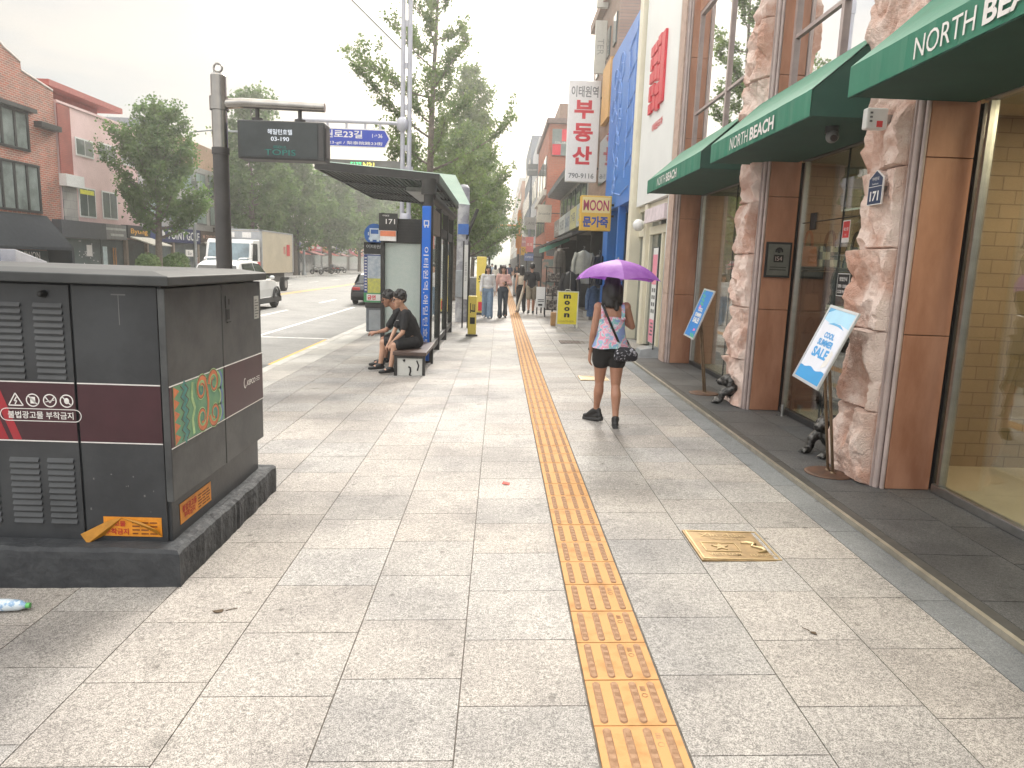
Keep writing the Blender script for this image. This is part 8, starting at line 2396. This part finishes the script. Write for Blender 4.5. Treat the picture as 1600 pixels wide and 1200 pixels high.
hr = [('c', (-.005, .01, 1.53), (-.005, .03, 1.525), .092, .086), ('c', (-.005, -.02, 1.50), (.0, -.055, 1.40), .085, .075), ('c', (-.07, -.01, 1.48), (-.085, -.045, 1.335), .045, .038), ('c', (.065, -.01, 1.48), (.07, -.055, 1.33), .045, .036), ('c', (-.02, -.05, 1.42), (-.02, -.085, 1.305), .06, .04), ('c', (.03, -.055, 1.40), (.035, -.09, 1.265), .05, .028), ('c', (-.06, -.06, 1.38), (-.065, -.085, 1.30), .035, .025)]
soft('hair', hr, HAIR, t, .009, 2)
for q in 'LR':
    a, b = g('an' + q), g('toe' + q)
    d = V3((b.x - a.x, b.y - a.y, 0)).normalized()
    lift = a.z - .09
    soft('shoe', [('c', a - d * .05 + V3((0, 0, -.05)), b + V3((0, 0, .0)), .036, .033), ('c', a - V3((0, 0, .0)), a + d * .05 - V3((0, 0, .03)), .043, .042), ('c', a - d * .045 + V3((0, 0, -.03)), a - d * .038 + V3((0, 0, .015)), .03, .025), ('c', b + d * .02, b + d * .055, .033, .026), ('c', a + d * .05 - V3((0, 0, .03)), b + V3((0, 0, .015)), .042, .034)], SHB, t, .0075, 2)
    mb = MB(); e_ = [a - d * .085 + V3((0, 0, -.078)), b + d * .075 + V3((0, 0, -.03 - .0))]
    e_[1].z = b.z - .030
    mb.tube([e_[0], (e_[0] + e_[1]) / 2, e_[1]], [.028, .036, .024], 8); mb.build('sole', nmat('sole_grey', (.05, .05, .052), .7), t)
mb = MB(); mb.lathe([(.027, -.012), (.0285, 0), (.027, .012)], (0, 0, 0), 16)
o = mb.build('wristwatch', BLK, t); o.location = g('wrL') + V3((.0, -.003, .03)); o.rotation_euler = (-.3, -.05, 0)
face(t, J['head'], (0, 1, 0), (0, 0, 1), .95)
def bagcloth():
    return nmat('black_white_print', (.015, .015, .022), .7, c2=(.50, .50, .56), vs=28, lo=.40, hi=.44)
kbg = thing('shoulder_bag', 'small black and white patterned bag slung at the hip of the woman with the umbrella', 'bag', (wl_[0] + .15, wl_[1] - .14, wl_[2] + .74))
soft('bag_body', [('c', (-.07, 0, .06), (.06, 0, .06), .055, .055, 1, .75, 1.3), ('c', (-.075, 0, .02), (.085, .01, .03), .05, .055, 1, .8, 1), ('c', (.06, 0, .08), (.11, .02, .05), .035, .03)], bagcloth(), kbg, .009, 2)
mb = MB()
pts_ = [(-.04, .03, .10), (-.085, -.0, .19), (-.14, -.005, .30), (-.195, -.015, .41), (-.24, .02, .51), (-.265, .075, .575), (-.255, .14, .60), (-.225, .23, .52), (-.12, .275, .36), (.06, .26, .16), (.08, .12, .10), (.06, .03, .09)]
for w0 in (-.009, -.003, .003, .009):
    mb.tube([(a + w0 * .8, b, c + w0 * .45) for a, b, c in pts_], .0045, 5)
mb.build('strap', BLK, kbg)
# umbrella
PUR = leafmat('purple_canopy', (.46, .17, .62), (.56, .25, .70), .5, 3.0)
ku = thing('umbrella', 'purple folding umbrella held over the walking woman', 'umbrella', (wl_[0] + .06, wl_[1] + .12, wl_[2] + 1.14))
tilt = Euler((rad(-2), rad(1.5), rad(29))).to_matrix()
mb = MB(); R_, NS, NR = .485, 6, 10
AP = V3((0, 0, .645))
def canopy(r_, a):
    """six taut panels: straight hems, creased along the ribs"""
    seg = 2 * math.pi / NS
    fr_ = ((a / seg) % 1.0) - .5
    e_ = 1 - 4 * fr_ * fr_
    pol = math.cos(seg / 2) / math.cos(fr_ * seg)
    rr = R_ * r_ * (1 + (pol - 1) * (.5 + .5 * r_))
    z = -.225 * (.40 * r_ + .60 * r_ ** 3.4) + .05 * e_ * r_ ** 2 - .025 * e_ * r_
    return AP + tilt @ V3((rr * math.cos(a), rr * math.sin(a), z))
K = 6
n_ = NS * K
vs = [AP]
for i in range(1, NR + 1):
    for j in range(n_):
        vs.append(canopy(i / NR, 2 * math.pi * j / n_))
fs = [(0, 1 + j, 1 + (j + 1) % n_) for j in range(n_)] + [(1 + i * n_ + j, 1 + (i + 1) * n_ + j, 1 + (i + 1) * n_ + (j + 1) % n_, 1 + i * n_ + (j + 1) % n_) for i in range(NR - 1) for j in range(n_)]
mb.add(vs, fs, 0, True)
for i_ in range(len(mb.sm)):
    mb.sm[i_] = True
cv = mb.build('canopy', PUR, ku)
so = cv.modifiers.new('thick', 'SOLIDIFY'); so.thickness = .0015
ed = cv.modifiers.new('edge', 'EDGE_SPLIT'); ed.split_angle = rad(7)
mb = MB(); mb.cyl((-.0, 0, -.06), AP - V3((0, 0, .005)), .0055, n=8); mb.cyl(AP, AP + tilt @ V3((0, 0, .022)), .009, .006, n=8); mb.build('shaft', STEEL, ku)
for j in range(NS):
    mb = MB(); mb.tube([canopy(i / 6, 2 * math.pi * j / NS) - V3((0, 0, .006)) for i in range(7)], .0028, 5)
    mid = canopy(.5, 2 * math.pi * j / NS)
    mb.tube([V3((0, 0, .37)), mid - V3((0, 0, .006))], .002, 4); mb.sph(canopy(1, 2 * math.pi * j / NS), .006, 6); mb.build('rib', STEEL, ku)
mb = MB(); mb.lathe([(.010, -.12), (.016, -.10), (.016, -.06), (.011, -.04)], (0, 0, .02), 12); mb.build('handle', BLK, ku)
a_ = canopy(1, 2 * math.pi * 3.2 / NS)
mb = MB(); mb.tube([a_, a_ + V3((.0, 0, -.05)), a_ + V3((.005, 0, -.085))], .006, 5); mb.build('closing_strap', BLK, ku)

# --- two men on the shelter bench
J = dict(hs=1.13, head=(-.10, -.04, 1.165), face=(-.93, -.36, -.10), up=(-.08, -.03, 1), neck=(-.03, 0, 1.02), chest=(.02, .03, .82), waist=(.10, .09, .62), pelvis=(.14, .12, .49),
         shL=(.02, -.16, .955), shR=(-.06, .17, .955), elL=(-.02, -.24, .66), elR=(-.20, .16, .66), wrL=(-.20, -.17, .48), wrR=(-.26, -.04, .47), hdL=(-.4, .25, -.6), hdR=(-.3, -.35, -.6), hnL=(-.5, -.6, .3), hnR=(-.8, .3, .3),
         hipL=(.12, .02, .47), hipR=(.08, .19, .47), knL=(-.15, -.26, .455), knR=(-.38, .06, .46), anL=(-.20, -.29, .10), anR=(-.42, .06, .10), toeL=(-.31, -.35, .04), toeR=(-.54, .02, .04), curl=.7)
pm = person('man in black shirt and glasses sitting at the open end of the shelter bench', (-1.48, 11.46, gz(-1.5) - .005), 0, J, dict(skin=SKIN, top=CB, bottom=CB, shoe=SHB), .010, None, 'short', 'shorts', 'short', True)
mb = MB(); mb.obox((-.12, -.12, .84), (.03, .02, .006), (0, 0, .5)); mb.build('chest_logo', WSTR, pm)
J = dict(hs=1.12, head=(-.30, -.02, 1.13), face=(-.95, -.24, -.22), up=(-.22, 0, .97), neck=(-.17, 0, 1.0), chest=(-.08, .0, .82), waist=(.04, .0, .62), pelvis=(.12, 0, .49),
         shL=(-.12, -.17, .93), shR=(-.12, .17, .93), elL=(-.30, -.21, .63), elR=(-.30, .21, .63), wrL=(-.50, -.05, .57), wrR=(-.50, .06, .56), hdL=(-1, .2, -.1), hdR=(-1, -.2, -.1), hnL=(0, -.6, .8), hnR=(0, .6, .8),
         hipL=(.08, -.09, .47), hipR=(.08, .09, .47), knL=(-.36, -.14, .465), knR=(-.36, .17, .465), anL=(-.40, -.14, .10), anR=(-.38, .17, .10), toeL=(-.53, -.17, .04), toeR=(-.51, .19, .04), curl=.8)
pm = person('man in black shirt leaning forward with clasped hands, farther along the bench', (-1.56, 12.1, gz(-1.6) - .005), 0, J, dict(skin=SKINT, top=CB, bottom=CB, shoe=SHB), .010, None, 'short', 'shorts', 'short', True)
mb = MB(); mb.lathe([(.031, -.012), (.033, 0), (.031, .012)], (0, 0, 0), 14)
o = mb.build('wristwatch', BLK, pm); o.location = (-.45, -.085, .585); o.rotation_euler = (0, rad(80), .6)

# --- pedestrians
DEN = cloth('blue_denim', (.17, .24, .33)); DEND = cloth('dark_denim', (.045, .055, .07)); KHA = cloth('khaki', (.24, .21, .16)); PNK = cloth('pink', (.62, .38, .33)); GRY = cloth('grey', (.25, .26, .26)); BEI = cloth('beige', (.50, .44, .36))
J = stand(1.66, -.10); J['hem'] = .10
person('woman in white blouse and wide blue jeans walking towards the camera', (-.36, 23.0, gz(-.36)), math.pi, J, dict(skin=SKIN, top=CW, bottom=DEN, shoe=SHW), .012, None, 'long', 'wide', 'bob', s=.97)
J = stand(1.66, .10, armL=((-.24, -.01, 1.10), (-.08, .20, 1.12)))
pw = person('woman in pink cardigan and dark flared jeans walking beside the one in white', (.13, 23.1, gz(.13)), math.pi, J, dict(skin=SKIN, top=PNK, bottom=DEND, shoe=SHB, hair=HAIRB), .012, None, 'long', 'flare', 'long', s=.97)
kp = thing('mobile_phone', 'small dark phone held by the woman in pink', 'phone', (.20, 22.87, gz(.2) + 1.06))
mb = MB(); mb.obox((0, 0, .05), (.075, .012, .14), (.3, 0, .2)); mb.build('phone_body', BLK, kp, bevel=.004)
mb = MB(); mb.obox((0, .009, .05), (.066, .004, .125), (.3, 0, .2)); mb.build('screen', CGL, kp)
J = stand(1.72, .13, wid=1.12); J['hem'] = .02
person('man in loose black shirt and khaki shorts walking away past the shops', (1.13, 25.0, gz(1.13)), 0, J, dict(skin=SKINT, top=CB, bottom=KHA, shoe=SHB), .012, None, 'short', 'shorts', 'short', s=1.04)
J = stand(1.64, -.14, armR=((.24, .0, 1.12), (.2, .16, .95)))
person('black haired woman in beige top and dark trousers walking away beside the man', (.80, 25.6, gz(.8)), .1, J, dict(skin=SKIN, top=BEI, bottom=CB, shoe=SHB), .013, None, 'none', 'long', 'bob', s=.96, face_on=False)
kt = thing('cardboard_tube', 'long beige tube carried by the woman in dark trousers', 'tube', (.78, 25.3, gz(.8)))
mb = MB(); mb.cyl((-.12, -.12, .10), (.13, .05, 1.02), .05, n=12); mb.build('tube_body', BEI, kt)
mb = MB(); mb.cyl((-.135, -.13, .04), (-.12, -.12, .099), .054, n=12); mb.build('end_cap', nmat('cap_brown', (.2, .14, .1), .6), kt)
J = stand(1.64, .12, armR=((.24, .0, 1.12), (.06, .2, 1.2)))
person('woman in short black top and pale grey trousers coming along by the shops', (.93, 39, gz(.9)), math.pi, J, dict(skin=SKIN, top=CB, bottom=GRY, shoe=SHB), .016, None, 'none', 'wide', 'long', s=.97)
kx = thing('tote_bag', 'small tan paper bag carried at the far woman\'s side', 'bag', (1.22, 38.9, gz(1.2) + .42))
mb = MB(); mb.add([(-.12, -.05, 0), (.12, -.05, 0), (.12, .05, 0), (-.12, .05, 0), (-.13, -.06, .3), (.13, -.06, .3), (.13, .06, .3), (-.13, .06, .3)], [(3, 2, 1, 0), (0, 1, 5, 4), (1, 2, 6, 5), (2, 3, 7, 6), (3, 0, 4, 7)]); mb.build('bag_body', nmat('kraft_paper', (.45, .30, .18), .8), kx)
mb = MB(); mb.tube([(-.06, 0, .3), (-.05, 0, .42), (.05, 0, .42), (.06, 0, .3)], .008, 5); mb.build('handle', nmat('kraft_paper', (.45, .3, .18)), kx)
far = [(-.9, 47, 'red', (.42, .08, .08), 'navy', (.05, .06, .12), 0, 'in red top and navy trousers'), (-.3, 52, 'cream', (.62, .58, .50), 'black', (.02, .02, .02), 1, 'in cream top and black trousers'), (.35, 50, 'rose', (.60, .30, .32), 'white', (.6, .6, .58), 1, 'in rose top and white trousers'), (-.6, 57, 'skyblue', (.30, .42, .56), 'denim2', (.12, .17, .26), 0, 'in sky blue top and denim trousers'), (.1, 60, 'charcoal', (.06, .06, .065), 'sand', (.42, .36, .28), 1, 'in charcoal top and sand trousers'), (.75, 55, 'navy2', (.04, .05, .10), 'black', (.02, .02, .02), 0, 'in navy top and black trousers'), (1.2, 48, 'black', (.016, .016, .018), 'black', (.02, .02, .02), 0, 'all in black near the far shops'), (.5, 67, 'ivory', (.64, .62, .58), 'blue2', (.16, .22, .34), 1, 'in ivory top and blue trousers'), (-1.2, 63, 'olive', (.16, .17, .08), 'grey2', (.2, .2, .2), 0, 'in olive top and grey trousers'), (1.0, 71, 'coral', (.60, .22, .16), 'black', (.02, .02, .02), 1, 'in coral top and black trousers')]
for x_, y_, n1, c1, n2, c2, fem, lb_ in far:
    J = stand(1.62 + .1 * (1 - fem), .12 if fem else -.12); J['hem'] = .05
    person('distant %s %s on the pavement' % ('woman' if fem else 'man', lb_), (x_, y_, gz(x_)), math.pi if y_ % 2 else 0, J, dict(skin=SKIN, top=cloth(n1, c1), bottom=cloth(n2, c2), shoe=SHB), .026, 'distant people on the pavement', 'short', 'long', 'bob' if fem else 'short', hands=False, face_on=False, s=1.0)
J = stand(1.62, .05)
person('woman in black top standing outside the golf shop across the road', (-21.9, 48.6, -.12), rad(-60), J, dict(skin=SKIN, top=CB, bottom=CB, shoe=SHB), .018, None, 'short', 'long', 'bob', hands=False)
J = stand(1.66, -.05)
person('woman in red and dark clothes beside the little white sign across the road', (-21.7, 52.0, -.12), rad(-80), J, dict(skin=SKIN, top=cloth('maroon', (.25, .05, .06)), bottom=CB, shoe=SHB), .018, None, 'short', 'long', 'bob', hands=False)
# scooter rider on the near lane, mostly hidden by the cabinet
J = dict(head=(0, .02, 1.46), neck=(0, -.06, 1.30), chest=(0, -.1, 1.12), waist=(0, -.16, .95), pelvis=(0, -.2, .82), shL=(-.18, -.05, 1.25), shR=(.18, -.05, 1.25), elL=(-.27, .16, 1.05), elR=(.27, .16, 1.05), wrL=(-.27, .40, 1.03), wrR=(.27, .40, 1.03), hipL=(-.1, -.18, .80), hipR=(.1, -.18, .80), knL=(-.17, .22, .72), knR=(.17, .22, .72), anL=(-.17, .2, .30), anR=(.17, .2, .30), toeL=(-.17, .33, .27), toeR=(.17, .33, .27))
pr = person('rider in black helmet on a scooter behind the cabinet', (-9.35, 17.0, -.265), rad(-8), J, dict(skin=SKIN, top=CB, bottom=DEND, shoe=SHB), .016, None, 'long', 'long', 'fringe', hands=False, face_on=False)
kh = thing('helmet', 'black glossy helmet on the scooter rider', 'helmet', (-9.35, 17.02, 1.06), rad(-8))
mb = MB(); mb.lathe([(.001, .30), (.07, .285), (.115, .235), (.135, .16), (.135, .08), (.12, .03), (.10, .03)], (0, 0, 0), 24, 0, True, 1, 1.1); mb.build('shell', nmat('helmet_black', (.015, .015, .017), .15, coat=.7), kh)
mb = MB(); mb.box((-.09, -.165, .10), (.09, -.135, .16)); mb.build('rear_vent', WSTR, kh)
kz = motorcycle((-9.35, 17.0, -.265), rad(-8), 'dark scooter with clear windshield ridden behind the cabinet', MPB, False, None) if False else None
ts_ = thing('scooter', 'dark scooter with clear windshield carrying the helmeted rider', 'scooter', (-9.35, 17.0, -.265), rad(-8))
for y in (-.6, .68):
    wheel(ts_, 0, y, .25, .11)
mb = MB(); mb.sph((0, -.42, .55), (.19, .48, .2), 14); mb.box((-.17, -.1, .24), (.17, .42, .32)); mb.sph((0, .48, .62), (.2, .12, .36), 14); mb.build('body', MPB, ts_)
mb = MB(); mb.sph((0, -.3, .74), (.15, .42, .07), 12); mb.build('seat', BLK, ts_)
mb = MB(); mb.tube([(-.36, .40, 1.03), (-.1, .46, 1.0), (.1, .46, 1.0), (.36, .40, 1.03)], .018, 6); mb.tube([(0, .68, .25), (0, .52, .8), (0, .46, 1.0)], .03, 8); mb.build('handlebar', TRIMB, ts_)
mb = MB()
n_ = 12
vs = []
for i in range(7):
    for j in range(n_ + 1):
        a = -1.15 + 2.3 * j / n_
        z = .95 + .68 * i / 6
        w_ = .29 * (1 - .35 * (i / 6) ** 3)
        vs.append((w_ * math.sin(a), .62 - .22 * i / 6 + .14 * math.cos(a) - .1, z))
mb.add(vs, [(i * (n_ + 1) + j, i * (n_ + 1) + j + 1, (i + 1) * (n_ + 1) + j + 1, (i + 1) * (n_ + 1) + j) for i in range(6) for j in range(n_)], 0, True)
mb.build('windshield', glass('scooter_screen', (.8, .85, .88), 1.3, 1.5, .35, (.55, .6, .65)), ts_)
# ------------------------------------------------------------------ the summer haze hanging in the street
m, t, o = _mk('haze_air')
pv = node(t, 'ShaderNodeVolumePrincipled')
pv.inputs['Color'].default_value = (.97, .97, .96, 1)
pv.inputs['Density'].default_value = .0017
pv.inputs['Anisotropy'].default_value = .72
t.links.new(pv.outputs[0], o.inputs['Volume'])
mb = MB(); mb.box((-320, -30, -3.5), (320, 680, 19))
hz = mb.build('haze', m)
hz['kind'] = 'stuff'
